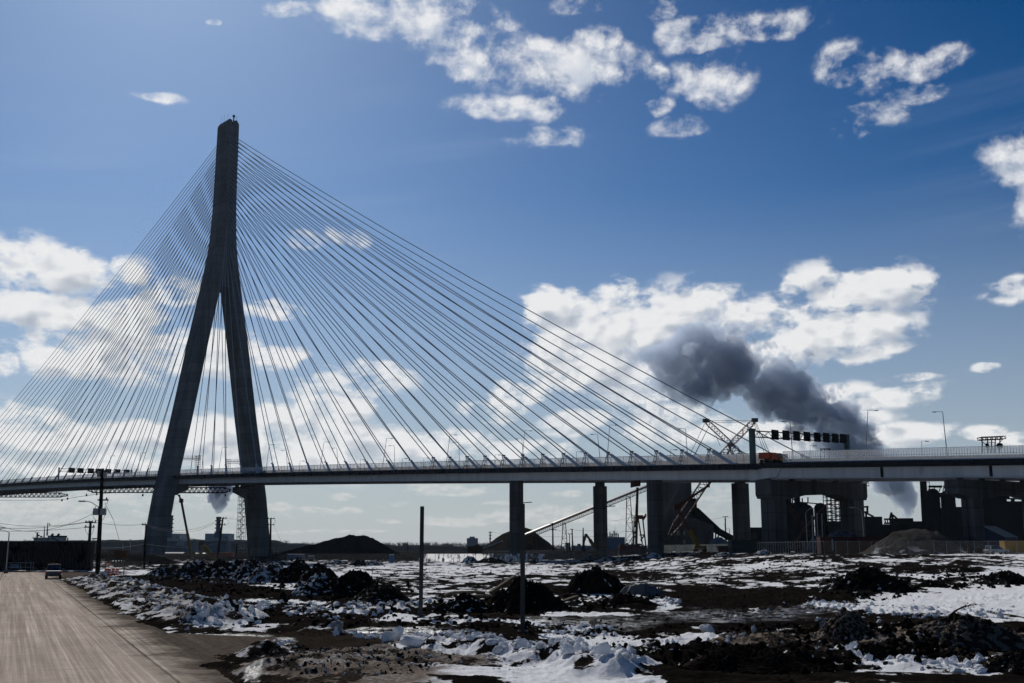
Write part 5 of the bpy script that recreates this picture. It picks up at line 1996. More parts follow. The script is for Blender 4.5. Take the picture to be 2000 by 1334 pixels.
upole('lone pole in the gap beside the silo building', (1417.5, 1056), (1416.5, 1009), 450, .26, [(1412, 1422, 1009.5, 3), (1414, 1419, 1015.5, 0)], [('box', 1415, 1023, 1416.5, 1027)])
upole('small pole left of the salt pile', (957, 1066), (957.5, 1038), 500, .26, [(954, 961, 1040, 2), (954.5, 960.5, 1046, 2), (955, 960, 1052, 2)])
upole('thin bare pole standing before the coal mound', (657.5, 1096), (657.5, 1051), 335, .12, [])
upole('thin short pole in front of the far wood', (796.5, 1076), (796.5, 1057), 420, .14, [])

T = thing('overhead_wires', 'thin overhead wires sagging between the utility poles', 'power lines', at(200, 1000, 200))


def wire(a, b, Ya, Yb, sag, r=.035):
    p, q = at(a[0], a[1], Ya), at(b[0], b[1], Yb)
    mb = MB()
    mb.tube([p.lerp(q, u) - Vector((0, 0, 4 * sag * u * (1 - u))) for u in np.linspace(0, 1, 10)], r, 4)
    mb.build('wire', M['wire'], T)


for w in (((-30, 1012), (181, 1004), 230, 170, 2.6), ((-30, 1017), (177, 1018), 230, 212, 1.0), ((-30, 1030), (172, 1020), 230, 212, .6), ((-30, 1037), (172, 1030), 230, 212, .3), ((183, 1020), (281, 1024), 212, 235, .35), ((285, 1025), (432, 1012), 235, 340, 2.2),
          ((285, 1026), (430, 1014), 235, 340, 2.6), ((436, 1012), (524, 1013), 340, 340, .3), ((191, 1070), (281, 1062), 172, 235, .3), ((281, 1062), (428, 1060), 235, 340, 1.0), ((205, 982), (222, 1016), 170, 170, .05), ((222, 1016), (236, 1066), 170, 172, .05),
          ((535, 1026), (555, 1070), 340, 345, .1), ((961, 1040), (1078, 1048), 500, 400, .5), ((1086, 1035), (1113, 1035), 400, 420, .3), ((1119, 1035), (1190, 1034), 420, 410, .4), ((1190, 1018), (1234, 1010), 400, 410, .2), ((1190, 1047), (1236, 1030), 400, 410, .2), ((1080, 1048), (1190, 1046), 402, 402, .3), ((1355, 1016), (1414, 1010), 440, 450, .4), ((1420, 1010), (1440, 1012), 450, 450, .1)):
    wire(*w)


def street_lamp(label, base, top, arm, Y, r=.09, group='street lamps on the ground'):
    b, t = at(base[0], base[1], Y), at(top[0], top[1], Y)
    T = thing('street_lamp', label, 'street lamp', b, group)
    mb = MB()
    mb.tube([b, t], [r * 1.3, r], 8)
    mb.build('pole', M['gray_steel'], T, True)
    pts = [t] + [at(x, y, Y) for x, y in arm]
    mb = MB()
    mb.tube(pts, r * .6, 6)
    mb.build('arm', M['gray_steel'], T)
    sgn = 1 if pts[-1].x > t.x else -1
    mb = MB()
    mb.box(pts[-1] + Vector((sgn * .3, 0, .02)), (.9, .35, .18))
    mb.build('lamp_head', M['gray_steel'], T)
    mb = MB()
    mb.box(b + Vector((0, 0, .2)), (.5, .5, .7))
    mb.build('base', M['concrete'], T)


street_lamp('gray street lamp in front of the dark wall', (11.5, 1118), (18, 1040.5), [(12, 1037), (5, 1035), (0, 1035)], 188)
street_lamp('gray street lamp reaching in beside the first lamp head', (-16, 1118), (-12, 1037), [(-6, 1032), (2, 1031.5)], 194)
street_lamp('curved lamp between boom lift and plant', (384.5, 1088), (385.5, 1056), [(380, 1052.5), (374, 1051.5)], 520, .12)
street_lamp('pale lamp with its head beside the wide black vessel', (1578, 1080), (1573.5, 1003), [(1577, 997), (1583, 993)], 262)
street_lamp('lamp bending down in front of the portal column', (1688, 1060), (1683, 998), [(1676, 993), (1667, 991.5)], 246)
street_lamp('curved lamp in the gap left of the dark pier', (1425.5, 1062), (1425, 1033), [(1422, 1031), (1419, 1034)], 440, .12)
for lab, x, y0, y1 in (('far lamp post nearer the utility pole', 240, 1078, 1061), ('far taller lamp post nearer the tower leg', 254.5, 1076, 1054)):
    b, t = at(x, y0, 700), at(x, y1, 700)
    T = thing('street_lamp', lab, 'street lamp', b, 'street lamps on the ground')
    mb = MB()
    mb.tube([b, t], .12, 6)
    mb.build('pole', M['gray_steel'], T)
    mb = MB()
    mb.beam(t + Vector((-.9, 0, 0)), t + Vector((.9, 0, 0)), .25)
    mb.build('lamp_head', M['dark_steel'], T)
for k, (x, y0, y1) in enumerate(((1588, 1084, 1007), (1597.5, 1084, 1003), (1607, 1084, 1004))):
    b, t = at(x + 1, y0, 258), at(x - 2, y1, 258)
    T = thing('steel_post', ('bare galvanised post left of its twins below the joint bent', 'bare galvanised post between its twins below the joint bent', 'bare galvanised post right of its twins below the joint bent')[k], 'post', b, 'bare posts below the joint bent')
    mb = MB()
    mb.tube([b, t], .1, 8)
    mb.build('shaft', M['gray_steel'], T, True)
    mb = MB()
    mb.box(t, (.3, .3, .12))
    mb.build('cap', M['gray_steel'], T)

# ------------------------------------------------------------------ cranes, lifts, conveyor
def lattice_part(T, name, a, b, w, n, r, mat, taper=(.4, .4)):
    mb = MB()
    mb.truss(a, b, w, w, n, r, taper=taper)
    return mb.build(name, mat, T)


def mat_banded(name, c1, c2, period):
    m = material(name, c1, .5, var=.2, scale=1.0)
    t = NT(m.node_tree)
    b = m.node_tree.nodes['Principled BSDF']
    z = t.n('ShaderNodeSeparateXYZ', ins={0: t.n('ShaderNodeNewGeometry').outputs['Position']}).outputs[2]
    f = t.m('LESS_THAN', t.m('FRACT', t.m('DIVIDE', z, period)), .5)
    t.put(b.inputs['Base Color'], t.mix(f, c1 + (1,), c2 + (1,)))
    return m


M['red_white'] = mat_banded('red_and_white_lattice', (.22, .03, .028), (.38, .33, .33), 1.1)
M['shaded_red_lattice'] = material('shaded_red_lattice', (.07, .012, .012), .6, var=.3)  # darker than the strut red: shade below the deck painted in
Y = 405
T = thing('crawler_crane', 'red and white lattice crane with crossed struts behind the deck', 'crane', GP(1306, Y, 0))
tip = at(1426, 868, Y)
lattice_part(T, 'main_boom', at(1308, 1046, Y), tip, 2.6, 26, .20, M['shaded_red_lattice'], (.35, .45))
lattice_part(T, 'strut', tip + Vector((0, -1.4, 0)), at(1378.5, 822, Y), 1.7, 10, .17, M['red_white'], (.6, .5))
lattice_part(T, 'strut', tip + Vector((0, -1.4, 0)), at(1474, 821, Y), 1.7, 10, .17, M['red_white'], (.6, .5))
lattice_part(T, 'jib', tip, at(1480, 940, Y), 2.6, 14, .20, M['red_white'], (.45, .5))
mb = MB()
mb = MB()
for p, q in ((at(1378.5, 821.5, Y), (2.2, 1.6, 1.3)), (at(1474, 820.5, Y), (2.2, 1.6, 1.3)), (tip, (1.5, 3.2, 1.3))):
    mb = MB()
    mb.box(p, q)
    mb.build('sheave_head', M['dark_steel'], T)
mb = MB()
for a, b in (((1378, 822), (1474, 821)), ((1379, 825), (1473, 824)), ((1377, 826), (1291, 1008)), ((1382, 838), (1293, 1012)), ((1385, 832), (1296, 1014)), ((1398, 850), (1407, 872)), ((1474, 824), (1506, 905)), ((1477, 826), (1512, 905)), ((1471, 823), (1500, 905))):
    mb.beam(at(*a, Y), at(*b, Y), .14)
mb.build('pendant_rope', M['dark_steel'], T)
mb = MB()
p = GP(1305, Y, 0)
mb.box(p + Vector((0, 0, 3.2)), (7.5, 4.6, 2.6))
mb.box(p + Vector((-3.5, 0, 4.2)), (2.4, 4.8, 2.4))
mb.build('upper_works', M['red_paint'], T)
mb = MB()
mb.box(p + Vector((2.6, -2.6, 3.4)), (2.2, 1.6, 2.4))
mb.build('cab', M['glass'], T)
for q in (-2.6, 2.6):
    mb = MB()
    o = [p + Vector((x, q - .5, z)) for x, z in ((-4.2, .2), (-4.6, .8), (-4.2, 1.5), (4.2, 1.5), (4.6, .8), (4.2, .2))]
    mb.prism(o, (0, 1.0, 0))
    mb.build('track', M['dark_steel'], T)


def boom_lift(label, base, knee, tip, jib, Y, w, c_low, c_up, cat='boom lift', basket=True, group='telescopic boom lifts'):
    b = GP(base[0], Y, rise_at(base[0], Y))
    T = thing('boom_lift', label, cat, b, group)
    kz = .55 if knee else 1
    B0, K, Tp = at(base[0], base[1], Y), at(*knee, Y), at(*tip, Y)
    mb = MB()
    m1 = B0.lerp(K, .45)
    mb.beam(B0, m1, w, w)
    mb.build('lower_boom', M[c_low], T)
    mb = MB()
    mb.beam(m1, K, w * .78, w * .78)
    mb.box(K, (w * 1.5, w * 1.3, w * 1.6))
    mb.build('middle_boom', M[c_up], T)
    mb = MB()
    mb.beam(K, K.lerp(Tp, .55), w * .8, w * .8)
    mb.beam(K.lerp(Tp, .5), Tp, w * .55, w * .55)
    mb.build('upper_boom', M[c_up], T)
    mb = MB()
    J = at(*jib, Y)
    mb.beam(Tp, J, w * .35)
    mb.box(Tp, (w * .8, w * .8, w * .8))
    if basket:
        for q in ((-1, 0), (1, 0)):
            mb.beam(J + Vector((q[0], -.5, 0)), J + Vector((q[0], -.5, 1.2)), .09)
        for z in (0, .6, 1.2):
            mb.beam(J + Vector((-1, -.5, z)), J + Vector((1, -.5, z)), .1)
        mb.box(J, (2.2, 1.2, .15))
    mb.build('basket', M['dark_steel'], T)
    mb = MB()
    mb.box(b + Vector((0, 0, 1.3)), (3.4, 2.6, 1.1))
    mb.build('chassis', M[c_low], T)
    for q in (-1.3, 1.3):
        for r in (-1.2, 1.2):
            mb = MB()
            mb.tube([b + Vector((q, r - .2, .55)), b + Vector((q, r + .2, .55))], .55, 12)
            mb.build('wheel', M['rubber'], T)
    return T


def rise_at(x, Y):
    p = GP(x, Y)
    return float(rise(np.array(p.x), np.array(p.y)))


boom_lift('bent red and yellow boom lift in front of the silo building', (1367, 1073), (1321, 990), (1383, 949), (1389, 941), 340, 1.15, 'yellow_paint', 'red_paint')
boom_lift('tall red boom lift with a yellow base beside the near tower leg', (376, 1094), (354, 978), (350, 968), (343, 965), 480, 1.0, 'yellow_paint', 'red_paint')
boom_lift('dim red boom lift reaching up to the onion topped vessel', (1548, 1068), (1570, 1035), (1612, 987), (1615, 985), 285, .6, 'red_paint', 'red_paint', basket=False)
T = thing('mobile_crane', 'yellow telescopic crane jib with a dark pulley head over the spoil heaps', 'crane', GP(420, 420))
mb = MB()
mb.beam(at(421, 1096, 420), at(397, 1064, 420), 1.5, 1.3)
mb.build('jib', M['yellow_paint'], T)
mb = MB()
p = at(395, 1062, 420)
mb.box(p, (1.6, 1.4, 1.9))
mb.beam(p + Vector((-.6, 0, 0)), p + Vector((-.8, 0, -2.2)), .5)
mb.beam(p + Vector((-.8, 0, -2)), p + Vector((-.8, 0, -6)), .1)
mb.build('pulley_head', M['dark_steel'], T)
mb = MB()
b = GP(424, 420, 0)
mb.box(b + Vector((2, 0, 1.6)), (8, 2.6, 1.5))
mb.build('carrier', M['orange_paint'], T)
T = thing('lattice_mast_crane', 'thin dark red lattice jib leaning left under the joint bent', 'crane', GP(1580, 300, 3))
lattice_part(T, 'jib', at(1585, 1050, 300), at(1523, 964, 300), .9, 22, .10, M['shaded_red_lattice'], (.5, .5))
mb = MB()
mb.box(GP(1588, 300, rise_at(1588, 300) + 1.6), (5, 3, 2.4))
mb.build('machine_house', M['red_paint'], T)
mb = MB()
mb.box(GP(1588, 300, rise_at(1588, 300) + .3), (5.4, 3.6, .9))
mb.build('track', M['dark_steel'], T)

# excavator
Y = 372
T = thing('excavator', 'excavator with a folded yellow brown boom left of the conveyor pier', 'excavator', GP(1164, Y, 0))
M['ochre'] = material('worn_ochre_paint', (.14, .075, .015), .6, var=.4, scale=1.5)
mb = MB()
for a, b, w0, w1 in (((1160, 1068), (1152, 1054), .9, 1.1), ((1152, 1054), (1144, 1043), 1.1, .7)):
    mb.beam(at(*a, Y), at(*b, Y), w0, w1)
mb.build('boom', M['ochre'], T)
mb = MB()
mb.beam(at(1144.5, 1043, Y), at(1141, 1056, Y), .75, .8)
mb.beam(at(1141, 1055, Y), at(1139.5, 1070, Y), .55, .6)
mb.build('stick', M['dark_steel'], T)
mb = MB()
p = at(1139, 1074, Y)
mb.prism([p + Vector(q) for q in ((-.7, -.5, .8), (.5, -.5, .8), (.9, -.5, -.2), (.4, -.5, -1.0), (-.5, -.5, -.8))], (0, 1.1, 0))
mb.build('bucket', M['dark_steel'], T)
p = GP(1166, Y, 0)
mb = MB()
mb.box(p + Vector((0, 0, 2.0)), (3.6, 2.7, 1.6))
mb.build('house', M['ochre'], T)
mb = MB()
mb.box(p + Vector((-1.2, -.8, 3.0)), (1.5, 1.0, 1.6))
mb.build('cab', M['glass'], T)
for q in (-1.2, 1.2):
    mb = MB()
    mb.prism([p + Vector((x, q - .3, z)) for x, z in ((-2, .1), (-2.3, .5), (-2, 1.0), (2, 1.0), (2.3, .5), (2, .1))], (0, .6, 0))
    mb.build('track', M['dark_steel'], T)

# conveyor
Y = 405
T = thing('belt_conveyor', 'long sloping covered belt conveyor rising behind the piers', 'conveyor', GP(1140, Y, 0))
a, b = at(1026, 1047.5, Y), at(1300, 937, Y)
d = (b - a).normalized()
mb = MB()
mb.truss(a + Vector((0, 0, -.55)), b + Vector((0, 0, -.55)), 1.6, 1.25, 74, .13, taper=(1, 1))
mb.build('truss', M['rust'], T)
mb = MB()
nrm = Vector((-d.z, 0, d.x))
o = []
for p in (a, b):
    o.append([p + nrm * .1 + Vector((0, -1.0, 0)), p + nrm * .65 + Vector((0, -.75, 0)), p + nrm * 1.0, p + nrm * .65 + Vector((0, .75, 0)), p + nrm * .1 + Vector((0, 1.0, 0))])
mb.loft(o)
mb.build('cover', material('pale_conveyor_cover', (.62, .55, .52), .35, var=.15, scale=1), T)
mb = MB()
mb.beam(a + Vector((0, -.9, .1)), b + Vector((0, -.9, .1)), .12, .35)
mb.build('side_board', M['rust'], T)
for x0, x1, xt0, xt1, yt, yb in ((1096, 1109, 1099.5, 1104.5, 1021, 1082), (1222, 1238, 1224, 1231, 970, 1072)):
    mb = MB()
    n = 6
    for yy in (-.8, .8):
        L, R = [], []
        for i in range(n + 1):
            u = i / n
            L.append(at(xt0 + (x0 - xt0) * u, yt + (yb - yt) * u, Y + yy))
            R.append(at(xt1 + (x1 - xt1) * u, yt + (yb - yt) * u, Y + yy))
        for i in range(n):
            mb.beam(L[i], L[i + 1], .26)
            mb.beam(R[i], R[i + 1], .26)
            mb.beam(L[i], R[i], .16)
            if yy < 0:
                mb.beam(L[i], L[i] + Vector((0, 1.6, 0)), .12)
                mb.beam(R[i], R[i] + Vector((0, 1.6, 0)), .12)
            mb.beam(*((L[i], R[i + 1]) if i % 2 else (R[i], L[i + 1])), .13)
    mb.build('trestle', M['rust'], T)
mb = MB()
for x in (1040, 1046):
    mb.beam(at(x, 1044, Y), at(x + (x - 1043) * .8, 1074, Y), .25)
mb.beam(at(1036, 1062, Y), at(1048, 1050, Y), .2)
mb.build('tail_leg', M['rust'], T)
T = thing('stacker_conveyor', 'low pale stacker conveyor in front of the salt pile', 'conveyor', GP(960, 380, 0))
mb = MB()
mb.beam(at(937, 1073.5, 380), at(982, 1056.5, 380), 1.2, .35)
mb.build('belt', M['white_paint'], T)
mb = MB()
mb.truss(at(937, 1076, 380), at(980, 1060, 380), 1.2, .6, 12, .1)
for x, y in ((946, 1073), (968, 1065)):
    mb.beam(at(x, y, 380), GP(x, 380, 0), .2)
mb.build('frame', M['dark_steel'], T)
mb = MB()
mb.box(at(928, 1074, 380), (5, 2.2, 2.4))
mb.beam(at(918, 1072, 380), at(934, 1064, 380), .6)
mb.build('hopper', M['rust'], T)

# piling rig
Y = 385
T = thing('piling_rig', 'dark piling rig with a slender mast and A frame beside the grooved pier', 'piling rig', GP(1246, Y, 0))
mb = MB()
mb.beam(at(1242.5, 1070, Y), at(1245, 952, Y), .8)
mb.beam(at(1240.5, 1030, Y), at(1242.5, 985, Y), .35)
mb.build('mast', M['rust'], T)
mb = MB()
for a, b in (((1246, 1010), (1254.5, 1062)), ((1255, 1010), (1262, 1072)), ((1249, 1045), (1259, 1045)), ((1251, 1056), (1259, 1045)), ((1256, 1012), (1262, 1004)), ((1256, 1016), (1262, 1007))):
    mb.beam(at(*a, Y), at(*b, Y), .42)
p = at(1250.5, 1010, Y)
mb.box(p, (1.9, 1.4, 1.3))
mb.build('a_frame', M['rust'], T)
mb = MB()
for a, b in (((1232, 1066), (1243, 1030)), ((1234, 1066), (1244, 1036)), ((1229, 1060), (1242, 1038))):
    mb.beam(at(*a, Y), at(*b, Y), .25)
mb.build('back_stay', M['dark_steel'], T)
boxes('hull', T, material('dark_red_hull', (.07, .02, .015), .8, var=.4), [(1210, 1066, 1263, 1084, 5, 'hull')], Y - 2)
mb = MB()
rng = random.Random(5)
for k in range(9):
    p = at(1214 + k * 5.2, 1064 + rng.uniform(-1, 1.5), Y - 1)
    mb.box(p, (rng.uniform(.6, 1.4), 1.2, rng.uniform(.4, .9)))
mb.build('deck_gear', M['dark_steel'], T)
T = thing('hoist_box', 'sagging red tarpaulin box hung under the deck above the conveyor', 'hoist box', at(1242, 944, 352))
mb = MB()
Y2 = 352
mb.prism([at(x, y, Y2) for x, y in ((1233, 940), (1240, 939), (1251.5, 937.5), (1251, 949), (1242, 950), (1233, 952))], (0, 2.5, 0))
mb.build('tarpaulin', M['red_paint'], T)
mb = MB()
for x in (1238, 1243, 1248):
    mb.beam(at(x, 939, Y2 + 1), at(x, 934, Y2 + 1), .35)
mb.build('hanger', M['dark_steel'], T)

# ------------------------------------------------------------------ site edge: wall, ship, fences, containers
T = thing('freight_wall', 'long dark corrugated wall beside the end of the road', 'wall', GP(80, 215))
Yb = 215
a, b = GP(-140, Yb, 0), GP(175.5, Yb, 0)
zt = ZP(1058, Yb)
M['ribbed'] = material('dark_ribbed_cladding', (.012, .011, .011), .8, var=.3, scale=.5, spec=.1)
mb = MB()
mb.box(((a.x + b.x) / 2, Yb + .8, zt / 2), (b.x - a.x, 1.6, zt))
n = 90
for k in range(n + 1):
    mb.box((a.x + (b.x - a.x) * k / n, Yb - .06, zt / 2), (.12, .12, zt - .1))
mb.build('wall', M['ribbed'], T)
mb = MB()
mb.box(((a.x + b.x) / 2, Yb - .05, zt + .06), (b.x - a.x + .3, .6, .18))
mb.build('eave', M['dark_steel'], T)
mb = MB()
p = GP(132, Yb + .8, zt)
mb.tube([p, p + Vector((0, 0, .75))], .12, 8)
p = GP(160, Yb + .8, zt)
mb.tube([p, p + Vector((0, 0, .3))], .2, 8)
mb.build('vent_pipe', M['dark_steel'], T)
T = thing('notice_board', 'white company sign with a blue emblem on the dark wall', 'sign', GP(29, Yb - .8, 0))
mb = MB()
p, q = at(21, 1102, Yb - .9), at(36.5, 1109.5, Yb - .9)
mb.box(((p.x + q.x) / 2, Yb - .9, (p.z + q.z) / 2), (q.x - p.x, .08, p.z - q.z))
mb.build('panel', material('faded_white_sign', (.20, .24, .30), .6, var=.1), T)
mb = MB()
for k, (x, w, h) in enumerate(((24, 1.6, 2.2), (27.4, 1.2, 1.3), (29, 1.2, 1.1), (30.6, 1.2, 1.3), (32.2, 1.2, 1.1), (33.8, 1.2, 1.3))):
    c = at(x, 1104.6, Yb - .96)
    mb.box(c, (w * Yb / F, .04, h * Yb / F))
mb.build('lettering', M['navy'], T)
for x in (21, 36):
    mb = MB()
    mb.beam(GP(x, Yb - .8, 0), at(x, 1101.5, Yb - .8), .12)
    mb.build('post', M['dark_steel'], T)
T = thing('handrail_frame', 'low steel handrail frames in front of the dark wall', 'railing', GP(50, Yb - 3))
mb = MB()
for x in (40, 50, 60, 65):
    mb.beam(GP(x, Yb - 3, 0), at(x, 1098, Yb - 3), .07)
for y in (1099, 1108):
    mb.beam(at(16, y, Yb - 3), at(66, y, Yb - 3), .06)
mb.build('rail', M['gray_steel'], T)

T = thing('ship', 'ship with a white wheelhouse and black funnel top showing over the dark wall', 'ship', GP(90, 440))
Y = 440
mb = MB()
mb.prism([at(x, y, Y) for x, y in ((40, 1087), (36, 1062), (130, 1062), (124, 1087))], (0, 14, 0))
mb.build('hull', M['black_steel'], T)
M['ship_white'] = material('ship_white_paint', (.42, .45, .50), .5, var=.12, scale=.4, streak=.2)
mb = MB()
mb.prism([at(x, y, Y) for x, y in ((66.5, 1062), (66, 1056), (64.5, 1051), (93, 1051), (93, 1046), (101, 1046), (101, 1062))], (0, 9, 0))
wh = mb.build('wheelhouse', M['ship_white'], T)
for k, x in enumerate((68, 71, 76, 81, 87.5, 92, 95)):
    mb = MB()
    p = at(x + 1, 1053.7, Y - .1)
    mb.box(p, (.42, .2, .62))
    mb.build('window', M['glass'], wh)
mb = MB()
mb.beam(at(63, 1050.4, Y - 1), at(94, 1050.4, Y - 1), .5, .22)
mb.build('bridge_roof', M['dark_steel'], wh)
mb = MB()
mb.prism([at(x, y, Y) for x, y in ((100, 1062), (100, 1048.5), (118.5, 1048.5), (117.5, 1062))], (0, 6, 0))
fn = mb.build('funnel_casing', M['ship_white'], T)
mb = MB()
mb.prism([at(x, y, Y - .2) for x, y in ((100, 1049), (99.6, 1046), (118.8, 1046), (118.6, 1049))], (0, 6.4, 0))
for x in (100.5, 112.5):
    mb.beam(at(x, 1046.5, Y + 2), at(x + 3.4, 1042.8, Y + 2), .7)
mb.build('funnel_top', M['black_steel'], fn)
mb = MB()
mb.prism([at(x, y, Y - .15) for x, y in ((100, 1051), (105, 1050.5), (112, 1054), (116, 1057.5), (113.5, 1057.5), (106, 1053), (100, 1053))], (0, .1, 0))
mb.build('funnel_stripe', M['navy'], fn)
mb = MB()
mb.tube([at(92, 1046, Y + 2), at(93.3, 1021, Y + 2)], [.35, .12], 6)
mb.tube([at(86, 1051, Y + 2), at(87.3, 1027, Y + 2)], [.3, .1], 6)
for x, y, w in ((92.6, 1034, 2.6), (93, 1029, 2.0), (93, 1024, 1.6), (86.6, 1045, 1.8), (87, 1037, 1.4)):
    mb.beam(at(x - w / 2, y, Y + 2), at(x + w / 2, y, Y + 2), .18)
mb.beam(at(93.5, 1023, Y + 2), at(97.5, 1022, Y + 2), .15)
mb.build('mast', M['ship_white'], T)
mb = MB()
mb.beam(at(68.5, 1040.3, Y + 2), at(77, 1040.3, Y + 2), .18)
mb.beam(at(73, 1041, Y + 2), at(72.5, 1050, Y + 2), .5)
mb.box(at(75, 1046, Y + 2), (.9, .5, .6))
mb.box(at(80.5, 1048, Y + 2), (.8, .5, .5))
for x in (64.5, 69, 99):
    mb.beam(at(x, 1051, Y + 1), at(x, 1046, Y + 1), .07)
mb.build('radar', M['dark_steel'], T)
mb = MB()
p = at(97, 1025, Y + 2)
mb.box(p, (.5, .3, .45))
mb.build('pennant', M['dark_steel'], T)


def chain_fence(label, pts, Y, h, step, mat, rails=(1.0,), mesh=None, z0=None, r=.05, group='site fences'):
    """pts: base line as (photo x, distance)."""
    T = thing('site_fence', label, 'fence', GP(pts[0][0], pts[0][1], 0), group)
    P = [GP(x, y, rise_at(x, y) - .02) for x, y in pts]
    seg = []
    for a, b in zip(P[:-1], P[1:]):
        n = max(1, int(round((b - a).length / step)))
        seg += [a.lerp(b, k / n) for k in range(n)]
    seg.append(P[-1])
    for p in seg[:100]:
        mb = MB()
        mb.tube([p, p + Vector((0, 0, h))], r, 6)
        mb.build('fence_post', mat, T)
    for f in rails:
        mb = MB()
        for a, b in zip(seg[:-1], seg[1:]):
            mb.beam(a + Vector((0, 0, h * f)), b + Vector((0, 0, h * f)), r * 1.1)
        mb.build('rail', mat, T)
    if mesh:
        mb = MB()
        for a, b in zip(seg[:-1], seg[1:]):
            o = len(mb.v)
            mb.add([a + Vector((0, .03, .1)), b + Vector((0, .03, .1)), b + Vector((0, .03, h * .97)), a + Vector((0, .03, h * .97))], [(0, 1, 2, 3)])
        mb.build('mesh', M[mesh], T)
    return T, seg


def mat_fence(name, alpha, col, var=0.0, spread=(.3, .7)):
    m = bpy.data.materials.new(name)
    m.use_nodes = True
    t = NT(m.node_tree)
    m.node_tree.nodes.clear()
    out = t.n('ShaderNodeOutputMaterial')
    tr = t.n('ShaderNodeBsdfTransparent')
    tl = t.n('ShaderNodeBsdfTranslucent', ins={0: col})
    df = t.n('ShaderNodeBsdfDiffuse', ins={0: col})
    m1 = t.n('ShaderNodeMixShader', ins={0: .35, 1: tl.outputs[0], 2: df.outputs[0]})
    f = alpha
    if var:
        co = t.n('ShaderNodeNewGeometry').outputs['Position']
        n = t.noise(t.v('MULTIPLY', co, (.55, .1, .18)), 1.0, 3, .6).outputs['Fac']
        n2 = t.noise(co, .9, 4, .6).outputs['Fac']
        f = t.m('MULTIPLY_ADD', t.ramp(t.m('MULTIPLY_ADD', n2, .35, t.m('MULTIPLY', n, .65)), *spread), var, alpha)
    m2 = t.n('ShaderNodeMixShader', ins={0: f, 1: tr.outputs[0], 2: m1.outputs[0]})
    t.put(out.inputs[0], m2.outputs[0])
    return m


M['chain'] = mat_fence('chain_link_mesh', .14, (.10, .10, .10, 1))
M['sheet'] = mat_fence('plastic_sheeting', .10, (.95, .95, .97, 1), .88, (.44, .52))
M['dull_sheet'] = mat_fence('dull_debris_netting', .28, (.20, .23, .24, 1), .15)
chain_fence('chain link fence in front of the coal mound', [(300, 316), (530, 320), (818, 330)], 0, 2.5, 3.2, M['dark_steel'], (1.0, .05), 'chain')
chain_fence('fence clad in glinting translucent sheeting left of the first pier', [(818, 330), (960, 334), (1064, 338)], 0, 2.5, 2.4, M['dark_steel'], (1.0, .05), 'sheet')
chain_fence('netted fence along the far edge of the field under the piers', [(1064, 338), (1180, 345), (1300, 352), (1440, 350)], 0, 2.6, 2.9, M['dark_steel'], (1.0,), 'dull_sheet')
chain_fence('galvanised chain link fence before the containers and gravel pile', [(1480, 262), (1540, 235), (1610, 205), (1850, 196), (2100, 190)], 0, 2.45, 2.15, M['gray_steel'], (.98,), 'chain', r=.04)
chain_fence('low wire fence beyond the road end', [(150, 236), (205, 222), (290, 226)], 0, 1.5, 2.5, M['dark_steel'], (1.0, .5), 'chain', r=.04)

# portable toilet, trailer, containers
T = thing('portable_toilet', 'blue portable toilet at the far edge of the field', 'portable toilet', GP(764.5, 318))
p = GP(764.5, 318, 0)
M['toilet_blue'] = material('toilet_blue_plastic', (.045, .13, .30), .5, var=.15)
mb = MB()
mb.box(p + Vector((0, 0, 1.05)), (1.35, 1.25, 2.1))
mb.build('cabin', M['toilet_blue'], T)
mb = MB()
mb.prism([p + Vector(q) for q in ((-.7, -.66, 2.1), (.7, -.66, 2.1), (.6, -.66, 2.25), (.3, -.66, 2.36), (-.3, -.66, 2.36), (-.6, -.66, 2.25))], (0, 1.32, 0))
mb.build('roof', material('toilet_roof', (.45, .48, .52), .6), T)
mb = MB()
mb.box(p + Vector((.05, -.66, 1.0)), (.75, .06, 1.8))
mb.build('door', M['toilet_blue'], T)
mb = MB()
mb.tube([p + Vector((.45, .4, 2.2)), p + Vector((.45, .4, 2.6))], .06, 8)
mb.build('vent_pipe', M['dark_steel'], T)
for lab, x0, x1, y0, Y in (('gray site trailer behind the chain link fence', 560, 592, 1083, 345), ('second paler trailer right of the gray site trailer', 601, 612, 1086, 348)):
    T = thing('site_trailer', lab, 'trailer', GP((x0 + x1) / 2, Y), 'site trailers behind the fence')
    a, b = GP(x0, Y, 0), GP(x1, Y, 0)
    zt = ZP(y0, Y)
    mb = MB()
    mb.box(((a.x + b.x) / 2, Y + 1.2, (zt + .6) / 2), (b.x - a.x, 2.4, zt - .6))
    mb.build('body', M['blue_gray'], T)
    mb = MB()
    mb.box(((a.x + b.x) / 2, Y + 1.2, zt + .05), (b.x - a.x - .1, 2.3, .12))
    mb.build('roof', M['white_paint'], T)
    for x in (.3, .7):
        mb = MB()
        mb.tube([(a.x + (b.x - a.x) * x, Y - .1, .42), (a.x + (b.x - a.x) * x, Y + .2, .42)], .42, 12)
        mb.build('wheel', M['rubber'], T)
M['container_red'] = material('dark_red_container', (.075, .016, .013), .65, var=.3, scale=1.0)
T = thing('shipping_container', 'long dark red shipping container with a white strip sign behind the fence', 'container', GP(1662, 228, 3))
Y = 228
z0 = rise_at(1662, Y) - .2
zt = ZP(1048.5, Y)
a, b = GP(1603, Y, z0), GP(1722, Y, z0)
mb = MB()
mb.box(((a.x + b.x) / 2, Y + 1.3, (z0 + zt) / 2), (b.x - a.x, 2.5, zt - z0))
for k in range(48):
    mb.box((a.x + .2 + (b.x - a.x - .4) * k / 47, Y + .02, (z0 + zt) / 2), (.13, .06, zt - z0 - .3))
mb.build('body', M['container_red'], T)
mb = MB()
for z in (z0 + .1, zt - .08):
    mb.box(((a.x + b.x) / 2, Y - .02, z), (b.x - a.x, .12, .16))
for x in (a.x + .06, b.x - .06):
    mb.box((x, Y - .03, (z0 + zt) / 2), (.14, .12, zt - z0))
mb.build('frame', M['container_red'], T)
